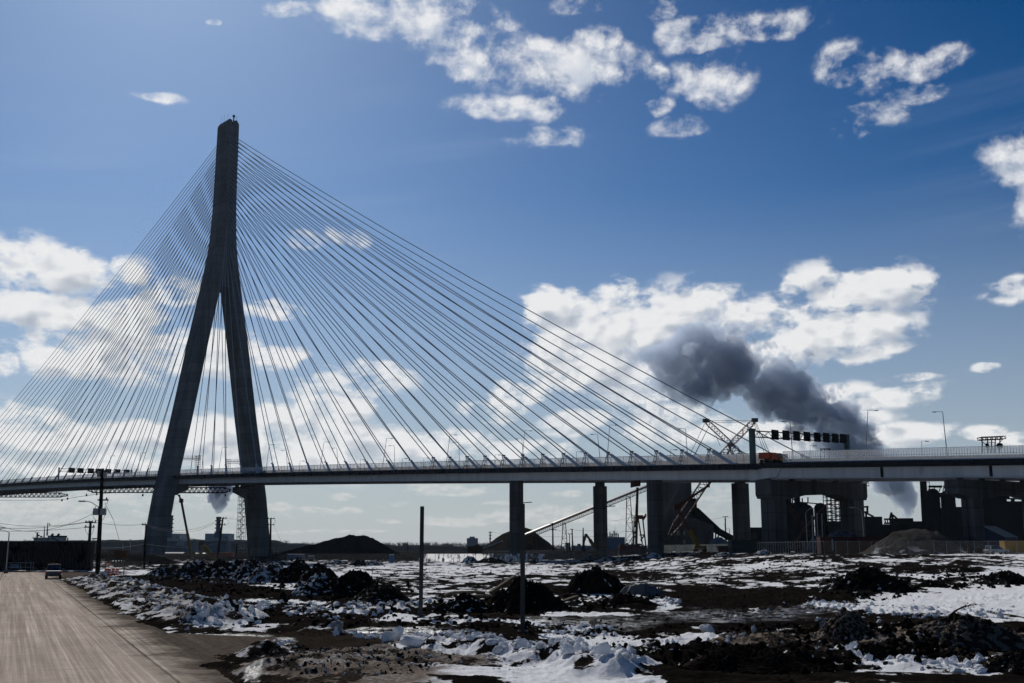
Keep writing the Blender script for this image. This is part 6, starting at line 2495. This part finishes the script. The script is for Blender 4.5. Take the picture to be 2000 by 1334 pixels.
mb = MB()
p, q = at(1624, 1053, Y - .12), at(1628, 1075, Y - .12)
mb.box(((p.x + q.x) / 2, Y - .1, (p.z + q.z) / 2), (q.x - p.x, .05, p.z - q.z))
mb.build('strip_sign', M['pale_clad'], T)
T = thing('skip_container', 'dark red open skip beside the striped barricade', 'skip', GP(1420, 320, 1))
Y = 320
z0 = rise_at(1420, Y)
mb = MB()
mb.prism([at(x, y, Y) for x, y in ((1408, 1081), (1403, 1067), (1440, 1067), (1436, 1081))], (0, 2.6, 0))
mb.build('bin', M['container_red'], T)
mb = MB()
for k in range(6):
    mb.box(at(1408 + k * 5.6, 1074, Y - .05), (.12, .14, 1.8))
mb.beam(at(1402.5, 1066.8, Y - .1), at(1440.5, 1066.8, Y - .1), .2)
mb.build('rib', M['container_red'], T)
T = thing('road_barricade', 'red and white striped barricade in front of the boom lift', 'barricade', GP(1367, 325, 1))
M['stripes'] = mat_banded('red_white_chevrons', (.45, .06, .04), (.65, .63, .60), .32)
for y in (1071.5, 1080.5):
    mb = MB()
    mb.beam(at(1356, y, 322), at(1377, y, 322), .08, .45)
    mb.build('board', M['stripes'], T)
for x in (1358, 1375):
    mb = MB()
    mb.beam(at(x, 1069, 322), at(x, 1086, 322), .12)
    mb.build('leg', M['dark_steel'], T)
mb = MB()
p = at(1358.5, 1069, 322)
mb.lathe((p.x, p.y, p.z), [(.12, 0), (.2, .12), (.2, .3), (.08, .42)], 10)
mb.build('lamp', M['orange_paint'], T)
T = thing('concrete_barrier', 'pale concrete barrier line right of the red skip', 'barrier', GP(1457, 300, 1))
for x0, x1 in ((1433, 1458), (1458.6, 1484)):
    mb = MB()
    mb.prism([at(x, y, 300) for x, y in ((x0, 1084), (x0, 1076), (x1, 1076), (x1, 1084))], (0, .5, 0))
    mb.build('segment', M['concrete'], T)
T = thing('gable_warehouse', 'blue gabled shed with a snow white roof by the last portal column', 'shed', GP(1950, 262, 3))
Y = 258
mb = MB()
g = [at(x, y, Y) for x, y in ((1906, 1078), (1906, 1042), (1919, 1028.5), (1962, 1049.5), (1962, 1078))]
mb.prism(g, (6.5, 8, 0))
mb.build('wall', M['navy'], T)
mb = MB()
r0, r1 = at(1918.5, 1027.6, Y - .2), at(1963, 1049.2, Y - .2)
mb.prism([r0, r1, r1 + Vector((0, 0, .15)), r0 + Vector((0, 0, .15))], (6.6, 8.4, 0))
mb.build('roof', material('snowy_roof', (.40, .44, .50), .8, var=.08), T)


def car(T, body, p, L, W, H, mats, hood=.28, pickup=False, rz=0.0):
    """Vehicle along local +X (front), standing at p, turned by rz. Returns nothing; parts go under T."""
    R = Matrix.Rotation(rz, 3, 'Z')

    def w(x, y, z):
        return p + R @ Vector((x, y, z))

    def section(x, hw, z0, z1, c=.12):
        return [w(x, -hw, z0 + c), w(x, -hw + c, z0), w(x, hw - c, z0), w(x, hw, z0 + c), w(x, hw, z1 - c), w(x, hw - c * .8, z1), w(x, -hw + c * .8, z1), w(x, -hw, z1 - c)]
    gr = H * .20
    belt = H * .58
    hw = W / 2
    mb = MB()
    mb.loft([section(-L / 2, hw * .93, gr + .12, belt * .97), section(-L / 2 + .12, hw, gr, belt), section(0, hw, gr, belt), section(L * .27, hw, gr, belt * .985), section(L / 2 - .25, hw * .97, gr, belt * .93), section(L / 2, hw * .88, gr + .1, belt * .8)])
    mb.build('body', mats[0], T, True)
    c0, c1 = ((-L * .04, L * .25) if pickup else (-L * .42, L * .22))
    mb = MB()
    tw = hw * .80

    def cab(x, hww, z):
        return [w(x, -hww, z), w(x, hww, z)]
    rb, rf = c0 + .18, c1 - .75
    lo = [w(c0, -hw * .96, belt - .02), w(c0, hw * .96, belt - .02), w(c1, hw * .96, belt - .02), w(c1, -hw * .96, belt - .02)]
    hi = [w(rb, -tw, H), w(rb, tw, H), w(rf, tw, H), w(rf, -tw, H)]
    mb.add(lo + hi, [(0, 1, 5, 4), (1, 2, 6, 5), (2, 3, 7, 6), (3, 0, 4, 7), (4, 5, 6, 7), (3, 2, 1, 0)])
    cb = mb.build('cabin', mats[0], T)
    mb = MB()
    eps = .02

    def pane(a, b, c, d, n):
        n = R @ Vector(n) * eps
        ctr = (a + b + c + d) / 4
        q = [ctr + (v - ctr) * .86 + n for v in (a, b, c, d)]
        mb.add(q + [v - n * 1.5 for v in q], [(0, 1, 2, 3), (7, 6, 5, 4), (0, 4, 5, 1), (1, 5, 6, 2), (2, 6, 7, 3), (3, 7, 4, 0)])
    pane(lo[0], lo[1], hi[1], hi[0], (-1, 0, .2))
    pane(lo[2], lo[3], hi[3], hi[2], (1, 0, .6))
    pane(lo[1], lo[2], hi[2], hi[1], (0, 1, .2))
    pane(lo[3], lo[0], hi[0], hi[3], (0, -1, .2))
    mb.build('window', mats[1], cb)
    if pickup:
        mb = MB()
        mb.loft([[w(x, -hw * .86, belt + .01), w(x, hw * .86, belt + .01), w(x, hw * .86, belt - .02), w(x, -hw * .86, belt - .02)] for x in (-L / 2 + .14, c0 - .04)])
        mb.build('cargo_bed', M['rubber'], T)
        mb = MB()
        mb.box(w(-L / 2 - .02, 0, (gr + belt) / 2 + .14), (.06, W * .74, belt - gr - .34), rz)
        mb.build('tailgate', mats[0], T)
    for y in (-1, 1):
        mb = MB()
        mb.box(w(-L / 2 - .015, y * hw * .86, belt * .80), (.09, .16, belt * .30), rz)
        mb.build('taillight', M['tail_red'], T)
        mb = MB()
        mb.box(w(L / 2 - .12, y * hw * .68, belt * .70), (.12, .34, .16), rz)
        mb.build('headlight', M['white_paint'], T)
        mb = MB()
        mb.box(w(rf + .45, y * (hw + .12), belt + .12), (.12, .22, .2), rz)
        mb.build('mirror', mats[0], T)
    mb = MB()
    mb.box(w(-L / 2 - .08, 0, gr + .16), (.2, W * .94, .22), rz)
    mb.box(w(L / 2 + .03, 0, gr + .2), (.2, W * .9, .24), rz)
    mb.build('bumper', M['dark_steel'], T)
    wr = H * .205
    for x in (-L * .30, L * .31):
        for y in (-1, 1):
            mb = MB()
            a, b = w(x, y * (hw - .26), wr), w(x, y * (hw + .01), wr)
            mb.tube([a, a.lerp(b, .12), a.lerp(b, .88), b], [wr * .92, wr, wr, wr * .9], 18)
            wl = mb.build('wheel', M['rubber'], T)
            mb = MB()
            mb.tube([b, b + R @ Vector((0, y * .02, 0))], wr * .55, 14)
            mb.build('rim', M['gray_steel'], wl)


M['tail_red'] = material('tail_lamp_red', (.35, .015, .012), .3, var=.05)
M['truck_paint'] = material('dusty_gray_blue_paint', (.07, .085, .10), .55, var=.1, scale=2, spec=.25)
p = GP(104, 156, 0)
T = thing('pickup_truck', 'silver blue pickup truck driving away along the road', 'pickup truck', p)
car(T, None, p, 5.7, 2.0, 1.9, (M['truck_paint'], M['glass']), pickup=True, rz=math.radians(90 + 21))
mb = MB()
q = p + Matrix.Rotation(math.radians(111), 3, 'Z') @ Vector((.5, 0, 1.97))
mb.box(q, (.25, .9, .12), math.radians(111))
mb.build('roof_beacon', M['orange_paint'], T)
for lab, x, Y, L, W, H, mt, pk, rz in (('dark pickup parked before the blue shed', 1913, 226, 5.6, 2.0, 1.85, 'rubber', True, .1), ('pale car parked beside the yellow skip', 1947, 212, 4.4, 1.8, 1.6, 'pale_clad', False, .2)):
    p = GP(x, Y, rise_at(x, Y))
    T = thing('parked_car', lab, 'car', p, 'vehicles parked behind the fence')
    car(T, None, p, L, W, H, (M[mt], M['glass']), pickup=pk, rz=rz)
T = thing('skip_container', 'yellow skip behind the fence at the far right', 'skip', GP(1985, 214, 3))
Y = 214
mb = MB()
mb.prism([at(x, y, Y) for x, y in ((1965, 1080), (1961, 1056), (2030, 1056), (2024, 1080))], (0, 2.2, 0))
mb.build('bin', M['yellow_paint'], T)
mb = MB()
for k in range(5):
    mb.box(at(1966 + k * 14, 1067, Y - .04), (.16, .14, 2.1))
mb.build('rib', M['yellow_paint'], T)

# road works at the roadside
for lab, x, y, Y in (('orange barrel nearest the utility pole', 207, 1121, 176), ('orange barrel second from the utility pole', 213, 1121.5, 174), ('orange barrel under the rusty rack', 221, 1120, 178), ('orange barrel at the right end of the barrel group', 228.5, 1121, 176)):
    p = GP(x, Y, 0)
    T = thing('traffic_barrel', lab, 'traffic barrel', p, 'orange barrels by the road end')
    mb = MB()
    mb.lathe((p.x, p.y, 0), [(.34, 0), (.34, .06), (.29, .1), (.28, .4), (.26, .42), (.25, .75), (.23, .77), (.22, 1.02), (.1, 1.06)], 14)
    mb.build('drum', M['orange_paint'], T, True)
    mb = MB()
    for z in (.25, .58):
        mb.lathe((p.x, p.y, z), [(.295, 0), (.29, .13)], 14)
    mb.build('reflective_band', M['white_paint'], T)
for lab, x, Y, h in (('orange warning lamp stand beside the big pole', 206, 178, 1.5), ('orange warning lamp stand behind the barrels', 212, 180, 1.4), ('thin orange marker post on the snow right of the barrels', 241.5, 172, 1.0)):
    p = GP(x, Y, 0)
    T = thing('warning_stand', lab, 'warning sign', p, 'warning stands by the road end')
    mb = MB()
    mb.beam(p, p + Vector((0, 0, h)), .1)
    mb.build('stand', M['orange_paint'], T)
    mb = MB()
    mb.lathe((p.x, p.y, h), [(.06, 0), (.16, .06), (.16, .24), (.05, .3)], 10)
    mb.build('warning_lamp', M['orange_paint'], T)
T = thing('rusty_rack', 'rusty steel panel rack on posts beyond the barrels', 'rack', GP(235, 250))
Y = 250
mb = MB()
for x0, x1 in ((223, 230), (230.5, 238), (238.5, 247)):
    a, b = at(x0, 1076, Y), at(x1, 1091, Y)
    mb.box(((a.x + b.x) / 2, Y, (a.z + b.z) / 2), (b.x - a.x, .2, a.z - b.z))
mb.build('panel', M['rust'], T)
for x in (224, 229.5, 235, 240):
    mb = MB()
    mb.beam(at(x, 1090, Y), GP(x, Y, 0), .25)
    mb.build('post', M['dark_steel'], T)
mb = MB()
mb.beam(at(212, 1075.5, Y), at(252, 1075.5, Y), .25)
for k in range(9):
    mb.beam(at(210 + k * 5.4, 1076, Y), at(211 + k * 5.4, 1088 - (k % 3) * 3, Y), .12)
mb.build('rail', M['rust'], T)
for lab, x0, x1, y in (('white hoop rail at the near tower leg foot', 294, 315, 1074), ('white hoop rail at the inner foot of the far leg', 491, 505, 1073), ('white hoop rail at the outer foot of the far leg', 514, 534, 1073)):
    Y = 500
    T = thing('hoop_rail', lab, 'railing', GP((x0 + x1) / 2, Y), 'white hoop rails')
    mb = MB()
    mb.tube([at(x0, y + 12, Y), at(x0, y, Y), at(x1, y - (3 if x0 > 510 else 0), Y), at(x1, y + 10, Y)], .13, 6)
    mb.build('hoop', M['gray_steel'], T)

# ------------------------------------------------------------------ foreground pieces
def bare_post(label, base, top, w, flange):
    b = gndt(*base)
    t = at(top[0], top[1], b.y)
    T = thing('steel_post', label, 'post', b, 'bare steel posts on the waste ground')
    W = w / F * b.y
    h = t.z - b.z
    mb = MB()
    k = .12 * W
    for y in (-1, 1):
        mb.box((b.x, b.y + y * W * .45, b.z + h / 2 - .3), (W, k * 1.2, h + .6))
    mb.box((b.x, b.y, b.z + h / 2 - .3), (k, W * .9, h + .6))
    mb.build('shaft', M['dull_steel'], T)
    mb = MB()
    for z in flange:
        mb.box((b.x, b.y - W * .48, b.z + h * z), (W * 1.25, W * .25, W * .9))
        mb.box((b.x + W * .5, b.y - W * .4, b.z + h * z - W * .3), (W * .4, W * .4, W * .5))
    mb.build('bracket', M['dark_steel'], T)
    mb = MB()
    mb.box((b.x, b.y, b.z + .04), (W * 2.0, W * 2.0, .12))
    for q in ((-1, -1), (1, -1)):
        mb.tube([(b.x + q[0] * W * .7, b.y + q[1] * W * .7, b.z), (b.x + q[0] * W * .7, b.y + q[1] * W * .7, b.z + .22)], .03, 6)
    mb.build('base_plate', M['dull_steel'], T)


bare_post('bare dark steel post standing left of the first bridge pier', (821.5, 1208), (821.5, 989), 7.2, (.55, .58))
bare_post('bare dark steel post in front of the first bridge pier', (1021, 1236), (1020, 984), 9.0, (.585, .62))

b = gndt(552, 1186)
T = thing('fire_hydrant', 'dark fire hydrant standing in the mud left of the heaps', 'fire hydrant', b)
k = 31 / F * b.y / 1.0
mb = MB()
mb.lathe((b.x, b.y, b.z - .05), [(.26 * k, 0), (.26 * k, .08 * k), (.19 * k, .1 * k), (.18 * k, .55 * k), (.25 * k, .57 * k), (.25 * k, .66 * k), (.19 * k, .68 * k)], 16)
mb.build('barrel', M['black_steel'], T, True)
mb = MB()
mb.lathe((b.x, b.y, b.z - .05 + .68 * k), [(.2 * k, 0), (.19 * k, .12 * k), (.12 * k, .22 * k), (.05 * k, .25 * k), (.05 * k, .32 * k)], 16)
mb.build('bonnet', M['black_steel'], T, True)
for q in (-1, 1):
    mb = MB()
    mb.tube([(b.x, b.y, b.z + .42 * k), (b.x + q * .33 * k, b.y, b.z + .42 * k)], .09 * k, 10)
    mb.build('nozzle', M['black_steel'], T)
mb = MB()
mb.tube([(b.x, b.y, b.z + .40 * k), (b.x, b.y - .32 * k, b.z + .40 * k)], .12 * k, 10)
mb.build('pumper_nozzle', M['black_steel'], T)

M['hose'] = material('tan_hose', (.20, .155, .10), .7, var=.2, scale=3)
for lab, pts, r in (('upper tan hose lying over the rubble', ((868, 1163), (878, 1158.5), (900, 1156.5), (930, 1156), (948, 1158)), .11), ('lower tan hose lying over the rubble', ((898, 1170), (908, 1166), (930, 1164), (960, 1164.5)), .12)):
    mb = MB()
    Y = 92
    mb.tube([at(x, y, Y) for x, y in pts], r, 8)
    tag(mb.build('hose', M['hose'], None, True, at(pts[0][0], pts[0][1], Y)), lab, 'hose', 'tan hoses on the rubble')
M['plank'] = material('old_timber', (.075, .055, .038), .9, var=.4, scale=3, spec=.1)
for lab, a, c, Y, w in (('long dark timber leaning on the big black heap', (958, 1158), (1006, 1126), 84, .32), ('short timber sticking out right of the big black heap', (1098, 1176), (1127, 1166), 84, .34), ('flat timber lying at the foot of the big black heap', (1102, 1180), (1184, 1189), 80, .22)):
    mb = MB()
    mb.beam(at(*a, Y), at(*c, Y + 1.5), w, w * .7)
    tag(mb.build('timber', M['plank'], None, False, at(*a, Y)), lab, 'timber', 'timbers among the rubble')

M['tarp'] = material('gray_wrapping', (.10, .105, .115), .7, var=.35, scale=1.4, bump=.6, spec=.2)
heap('wrapped_bundle', 'gray wrapped bundle lying beside the tall black heap', 'bundle', 1252, 1164, 42, 30, 0, .2, 77, None, .55, mat=M['tarp'], clod=.10, power=2.4)

# broken branch on the brown heap
b = gndt(1846, 1216)
Y = b.y
T = thing('broken_branch', 'broken bare branch sticking up from the brown heap', 'branch', b)
mb = MB()
mb.tube([at(1843, 1218, Y), at(1852, 1205, Y), at(1866, 1193, Y), at(1880, 1186, Y), at(1895, 1182, Y), at(1908, 1181, Y)], [.06, .055, .05, .045, .035, .02], 7)
mb.build('limb', M['wood'], T)
mb = MB()
rng = random.Random(8)
for k in range(26):
    a = at(rng.uniform(1878, 1915), rng.uniform(1179, 1188), Y + rng.uniform(-.3, .3))
    mb.beam(a, a + Vector((rng.uniform(-.15, .35), rng.uniform(-.2, .2), rng.uniform(-.05, .12))), .02)
for x, y, dx, dy in ((1866, 1193, 10, 6), (1880, 1186, 8, -6), (1895, 1182, 12, -2)):
    mb.tube([at(x, y, Y), at(x + dx, y + dy, Y)], [.03, .01], 5)
mb.build('twig', M['wood'], T)
for lab, pts in (('forked twig lying at the lower right of the mud', ((1958, 1278), (1975, 1290), (1996, 1304))), ('small bent twig standing near the ice shard', ((1335, 1218), (1342, 1226), (1352, 1232)))):
    Y = gndt(pts[-1][0], pts[-1][1] + 4).y
    mb = MB()
    mb.tube([at(x, y, Y) for x, y in pts], [.03, .025, .02], 6)
    q0, q1 = pts[1], (pts[1][0] + 12, pts[1][1] - 6)
    mb.tube([at(*q0, Y), at(*q1, Y)], [.018, .008], 5)
    tag(mb.build('twig', M['wood'], None, False, at(*pts[0], Y)), lab, 'twig', 'twigs on the mud')


# ------------------------------------------------------------------ clods and lumps of snow
def ico():
    bm = bmesh.new()
    bmesh.ops.create_icosphere(bm, subdivisions=2, radius=1.0)
    V = np.array([v.co[:] for v in bm.verts])
    Fc = [tuple(v.index for v in f.verts) for f in bm.faces]
    bm.free()
    return V, Fc


IV, IF = ico()
IF = np.array(IF)


def lump(seed, ang=.5):
    r = np.random.default_rng(seed)
    V = IV.copy()
    # slice by random planes for facets, then roughen
    for k in range(9):
        n = r.normal(size=3)
        n /= np.linalg.norm(n)
        d = r.uniform(.50, .85)
        h = V @ n
        V = V - np.outer(np.maximum(h - d, 0), n) * ang * 1.7
    V *= (1 + .10 * r.normal(size=(len(V), 1)))
    V *= r.uniform(.7, 1.25, 3)
    return V


LUMPS_ROUND = [lump(i, .35) for i in range(14)]
LUMPS_SHARP = [lump(i + 50, .58) for i in range(14)]


def surf(px, py):
    """World point on the modelled ground for arrays of photo pixels."""
    c, q = math.cos(PITCH), math.sin(PITCH)
    px, py = np.asarray(px, float), np.asarray(py, float)
    u, v = (px - 1000) / F, (667 - py) / F
    D = np.stack([u, c - v * q, q + v * c], -1)
    K = np.geomspace(8, 2500, 1500)
    P = np.zeros((len(px), 3))
    for i0 in range(0, len(px), 400):
        d = D[i0:i0 + 400]
        X, Y_, Z = d[:, :1] * K, d[:, 1:2] * K, EYE + d[:, 2:] * K
        i = np.argmax(Z - rise(X, Y_) <= 0, axis=1)
        j = np.arange(len(d))
        P[i0:i0 + 400] = np.stack([X[j, i], Y_[j, i], Z[j, i]], -1)
    h, *_ = height_and_cover(P[:, 0][None, :], P[:, 1][None, :])
    P[:, 2] = h[0]
    return P


def scatter(name, areas, seed, mat, shapes, label, cover):
    """areas: (kind, data, count, size min, size max) with sizes in metres; one object for lumps nobody would count."""
    r = np.random.default_rng(seed)
    VV, FF, n = [], [], 0
    for kind, data, cnt, s0, s1 in areas:
        if kind == 'line':
            pts, wd = data
            t = r.uniform(0, len(pts) - 1, cnt)
            i = np.minimum(t.astype(int), len(pts) - 2)
            f = t - i
            A = np.array(pts, float)
            q = A[i] * (1 - f[:, None]) + A[i + 1] * f[:, None]
            px = q[:, 0] + r.normal(size=cnt) * wd * 2.2
            py = q[:, 1] + r.normal(size=cnt) * wd * .6
        else:
            x, y, rx, ry = data
            a, rad = r.uniform(0, 6.283, cnt), np.sqrt(r.uniform(0, 1, cnt))
            px, py = x + rx * rad * np.cos(a), y + ry * rad * np.sin(a)
        py = np.maximum(py, 1092)
        P = surf(px, py)
        sz = s0 + (s1 - s0) * r.uniform(0, 1, cnt) ** 2.6
        for k in range(cnt):
            V = shapes[r.integers(len(shapes))]
            a = r.uniform(0, 6.283)
            c, s = math.cos(a), math.sin(a)
            W = V * sz[k]
            W = np.stack([W[:, 0] * c - W[:, 1] * s, W[:, 0] * s + W[:, 1] * c, W[:, 2] * r.uniform(.6, 1.1)], -1)
            VV.append(W + P[k] + np.array([0, 0, sz[k] * .22]))
            FF.append(IF + n)
            n += len(V)
    V, Fc = np.concatenate(VV), np.concatenate(FF)
    me = bpy.data.meshes.new(name)
    me.vertices.add(len(V))
    me.vertices.foreach_set('co', V.reshape(-1).astype(np.float32))
    me.loops.add(len(Fc) * 3)
    me.loops.foreach_set('vertex_index', Fc.reshape(-1).astype(np.int32))
    me.polygons.add(len(Fc))
    me.polygons.foreach_set('loop_start', np.arange(0, len(Fc) * 3, 3, dtype=np.int32))
    me.polygons.foreach_set('use_smooth', np.zeros(len(Fc), bool))
    ca = me.attributes.new('cover', 'FLOAT_COLOR', 'POINT')
    col = np.tile(np.array(cover + (0, 1), float), (len(V), 1))
    col[:, 0] += np.repeat(r.normal(size=len(VV)) * .12, len(IV))
    col[:, 1] += np.repeat(r.normal(size=len(VV)) * .18, len(IV))
    ca.data.foreach_set('color', col.reshape(-1).astype(np.float32))
    me.update(calc_edges=True)
    me.materials.append(mat)
    o = bpy.data.objects.new(name, me)
    COL.objects.link(o)
    tag(o, label, None, None, 'stuff')
    return o


CREST = [(640, 1232), (740, 1250), (820, 1258), (900, 1272), (980, 1286), (1060, 1304), (1140, 1318), (1240, 1338)]
scatter('snow_lumps', [
    ('line', (CREST, 6), 520, .03, .24), ('line', ([(820, 1256), (900, 1270), (1000, 1288), (1120, 1312), (1240, 1336)], 4), 200, .08, .30),
    ('line', ([(880, 1240), (980, 1254), (1060, 1262)], 7), 160, .03, .14), ('line', ([(1585, 1180), (1640, 1190), (1740, 1198), (1860, 1204), (1960, 1200)], 6), 300, .05, .24),
    ('line', ([(1640, 1290), (1700, 1302), (1800, 1318), (1900, 1324), (1990, 1318)], 6), 320, .03, .20), ('area', (1660, 1286, 46, 12), 60, .06, .34),
    ('line', ([(160, 1134), (230, 1160), (320, 1192), (410, 1220)], 8), 600, .03, .19), ('line', ([(180, 1128), (260, 1150), (340, 1172), (470, 1200)], 7), 600, .03, .22), ('line', ([(370, 1222), (430, 1214), (500, 1212)], 6), 300, .03, .24),
    ('line', ([(640, 1192), (740, 1198), (860, 1184)], 7), 220, .04, .26), ('line', ([(500, 1188), (640, 1204)], 7), 150, .04, .26), ('line', ([(1060, 1240), (1140, 1234), (1210, 1240)], 5), 120, .03, .18),
    ('line', ([(1270, 1262), (1360, 1268), (1450, 1262)], 5), 90, .03, .16), ('area', (1300, 1178, 30, 9), 60, .05, .28), ('area', (1000, 1290, 250, 40), 260, .02, .07), ('area', (1750, 1200, 260, 40), 120, .03, .14),
    ('area', (1500, 1300, 480, 34), 160, .02, .10), ('area', (470, 1120, 180, 22), 260, .06, .30), ('line', ([(520, 1272), (540, 1262), (556, 1252)], 4), 60, .04, .2),
    ('line', ([(850, 1220), (960, 1216), (1060, 1222)], 5), 90, .03, .16)], 21, M['soil'], LUMPS_SHARP, 'loose lumps of snow and ice', (1.35, .22))
scatter('mud_clods', [
    ('area', (1460, 1310, 220, 30), 700, .02, .16), ('area', (1800, 1255, 220, 34), 900, .03, .24), ('area', (1600, 1240, 200, 22), 300, .03, .2), ('area', (700, 1300, 200, 36), 420, .015, .09), ('area', (1200, 1280, 160, 26), 260, .02, .12),
    ('area', (760, 1212, 330, 26), 420, .03, .20), ('area', (1690, 1150, 100, 26), 420, .05, .26), ('area', (1900, 1136, 110, 16), 300, .06, .28), ('area', (1030, 1180, 190, 24), 480, .04, .26), ('area', (1190, 1160, 110, 24), 260, .05, .28),
    ('area', (620, 1150, 200, 26), 420, .05, .30), ('area', (420, 1125, 150, 14), 260, .08, .34), ('area', (1300, 1115, 600, 22), 700, .05, .22), ('area', (1450, 1175, 200, 26), 500, .02, .10), ('area', (1300, 1230, 300, 24), 300, .02, .12), ('area', (1700, 1290, 300, 30), 300, .03, .16),
    ('area', (350, 1145, 180, 20), 220, .04, .18)], 22, M['soil'], LUMPS_ROUND, 'loose clods of mud', (-.3, .28))
scatter('dirty_ice_crumbs', [('area', (690, 1306, 190, 34), 900, .012, .075), ('area', (620, 1285, 100, 20), 260, .015, .08), ('area', (1780, 1250, 210, 30), 420, .02, .13), ('area', (1560, 1258, 150, 10), 160, .02, .09)], 31, M['soil'], LUMPS_ROUND, 'crumbs of dirty ice on the bank', (.75, .85))
scatter('road_grit', [('line', ([(430, 1300), (340, 1225), (232, 1178), (180, 1148)], 5), 260, .01, .05), ('area', (480, 1250, 70, 16), 120, .01, .045), ('area', (230, 1250, 220, 60), 40, .008, .025)], 23, M['soil'], LUMPS_ROUND, 'grit and crumbs of dirt on the road edge', (-.2, .7))


def hero(label, px, py, w, h, seed, cover=(1.5, .05), cat='snow block', tilt=0.0, name='snow_block', flat=.7, group='large lumps on the bank'):
    c = gndt(px, py)
    z = base_z(c.x, c.y)
    m = c.y / F
    r = np.random.default_rng(seed)
    bm = bmesh.new()
    bmesh.ops.create_icosphere(bm, subdivisions=4, radius=1.0)
    V = np.array([v.co[:] for v in bm.verts])
    for k in range(11):
        n = r.normal(size=3)
        n /= np.linalg.norm(n)
        V = V - np.outer(np.maximum(V @ n - r.uniform(.45, .8), 0), n) * .9
    V *= 1 + (.10 * fbm(V[:, 0] * 2 + seed, V[:, 1] * 2 + V[:, 2] * 1.7, 4, seed))[:, None]
    V *= np.array([w * m / 2, w * m / 2 * flat, h * m / 2]) * 1.25
    V[:, 0] += V[:, 2] * tilt
    for v, q in zip(bm.verts, V):
        v.co = q
    me = bpy.data.meshes.new(name)
    bm.to_mesh(me)
    bm.free()
    ca = me.attributes.new('cover', 'FLOAT_COLOR', 'POINT')
    ca.data.foreach_set('color', np.tile(np.array(cover + (0, 1)), (len(V), 1)).reshape(-1).astype(np.float32))
    me.materials.append(M['soil'])
    for q in me.polygons:
        q.use_smooth = True
    me.set_sharp_from_angle(angle=math.radians(30))
    o = bpy.data.objects.new(name, me)
    COL.objects.link(o)
    o.location = (c.x, c.y, z + h * m * .42)
    tag(o, label, cat, group)
    return o


hero('upright rounded snow block on the bank crest, left of a dark gap', 757, 1263, 24, 26, 1, tilt=.35)
hero('upright rounded snow block on the bank crest, right of a dark gap', 779, 1261, 20, 27, 2)
hero('wide cracked snow block right of the upright pair', 808, 1275, 44, 26, 3)
hero('dark lump half buried in the brown bank', 680, 1279, 17, 12, 4, (-.4, .3), 'mud lump', name='mud_lump')
hero('dirty ice lump crowning the left end of the bank', 660, 1240, 24, 22, 5, (1.0, .75), tilt=-.2)
hero('small peaked snow block alone on black mud', 1165, 1281, 20, 18, 6, tilt=.2)
hero('square pale block among snow lumps on the low patch', 1157, 1234, 15, 13, 7, (1.0, .9))
hero('slim upright ice shard beside a mud heap', 1473, 1249, 9, 23, 8, (1.0, .6))
hero('rounded dirty ice block right of the bent twig', 1381, 1242, 24, 20, 9, (1.1, .5), tilt=-.25)
hero('slim ice shard standing in the peaked brown heap', 1609, 1234, 12, 22, 10, (1.0, .8))
hero('tall pointed white snow block on the near right bank', 1668, 1284, 26, 26, 11, tilt=-.35)
hero('broad white snow block beside the pointed one', 1696, 1290, 46, 24, 12)
hero('pale ice lump at the picture edge on the black mud', 1992, 1322, 20, 20, 13, (1.0, .3))
hero('brown rock lump among the crest snow', 842, 1283, 18, 12, 14, (.0, 1.0), 'rock', name='rock')
hero('square snow block midway down the bank crest', 1022, 1298, 26, 20, 15)
hero('big angular snow block low on the bank crest', 1110, 1326, 30, 24, 16, tilt=.3)
hero('pale snow block lowest on the bank crest', 1180, 1336, 36, 24, 17, tilt=.4)

# ------------------------------------------------------------------ thin winter haze over the whole site
def make_haze():
    m = bpy.data.materials.new('thin_haze')
    m.use_nodes = True
    t = NT(m.node_tree)
    m.node_tree.nodes.clear()
    out = t.n('ShaderNodeOutputMaterial')
    v = t.n('ShaderNodeVolumePrincipled', ins={'Color': (.62, .80, 1.0, 1), 'Density': HAZE, 'Anisotropy': .2})
    t.put(out.inputs['Volume'], v.outputs[0])
    mb = MB()
    mb.box((0, 900, 118), (6000, 2600, 246))
    o = mb.build('haze', m)
    tag(o, 'thin pale winter haze', None, None, 'stuff')


HAZE = .00003
make_haze()
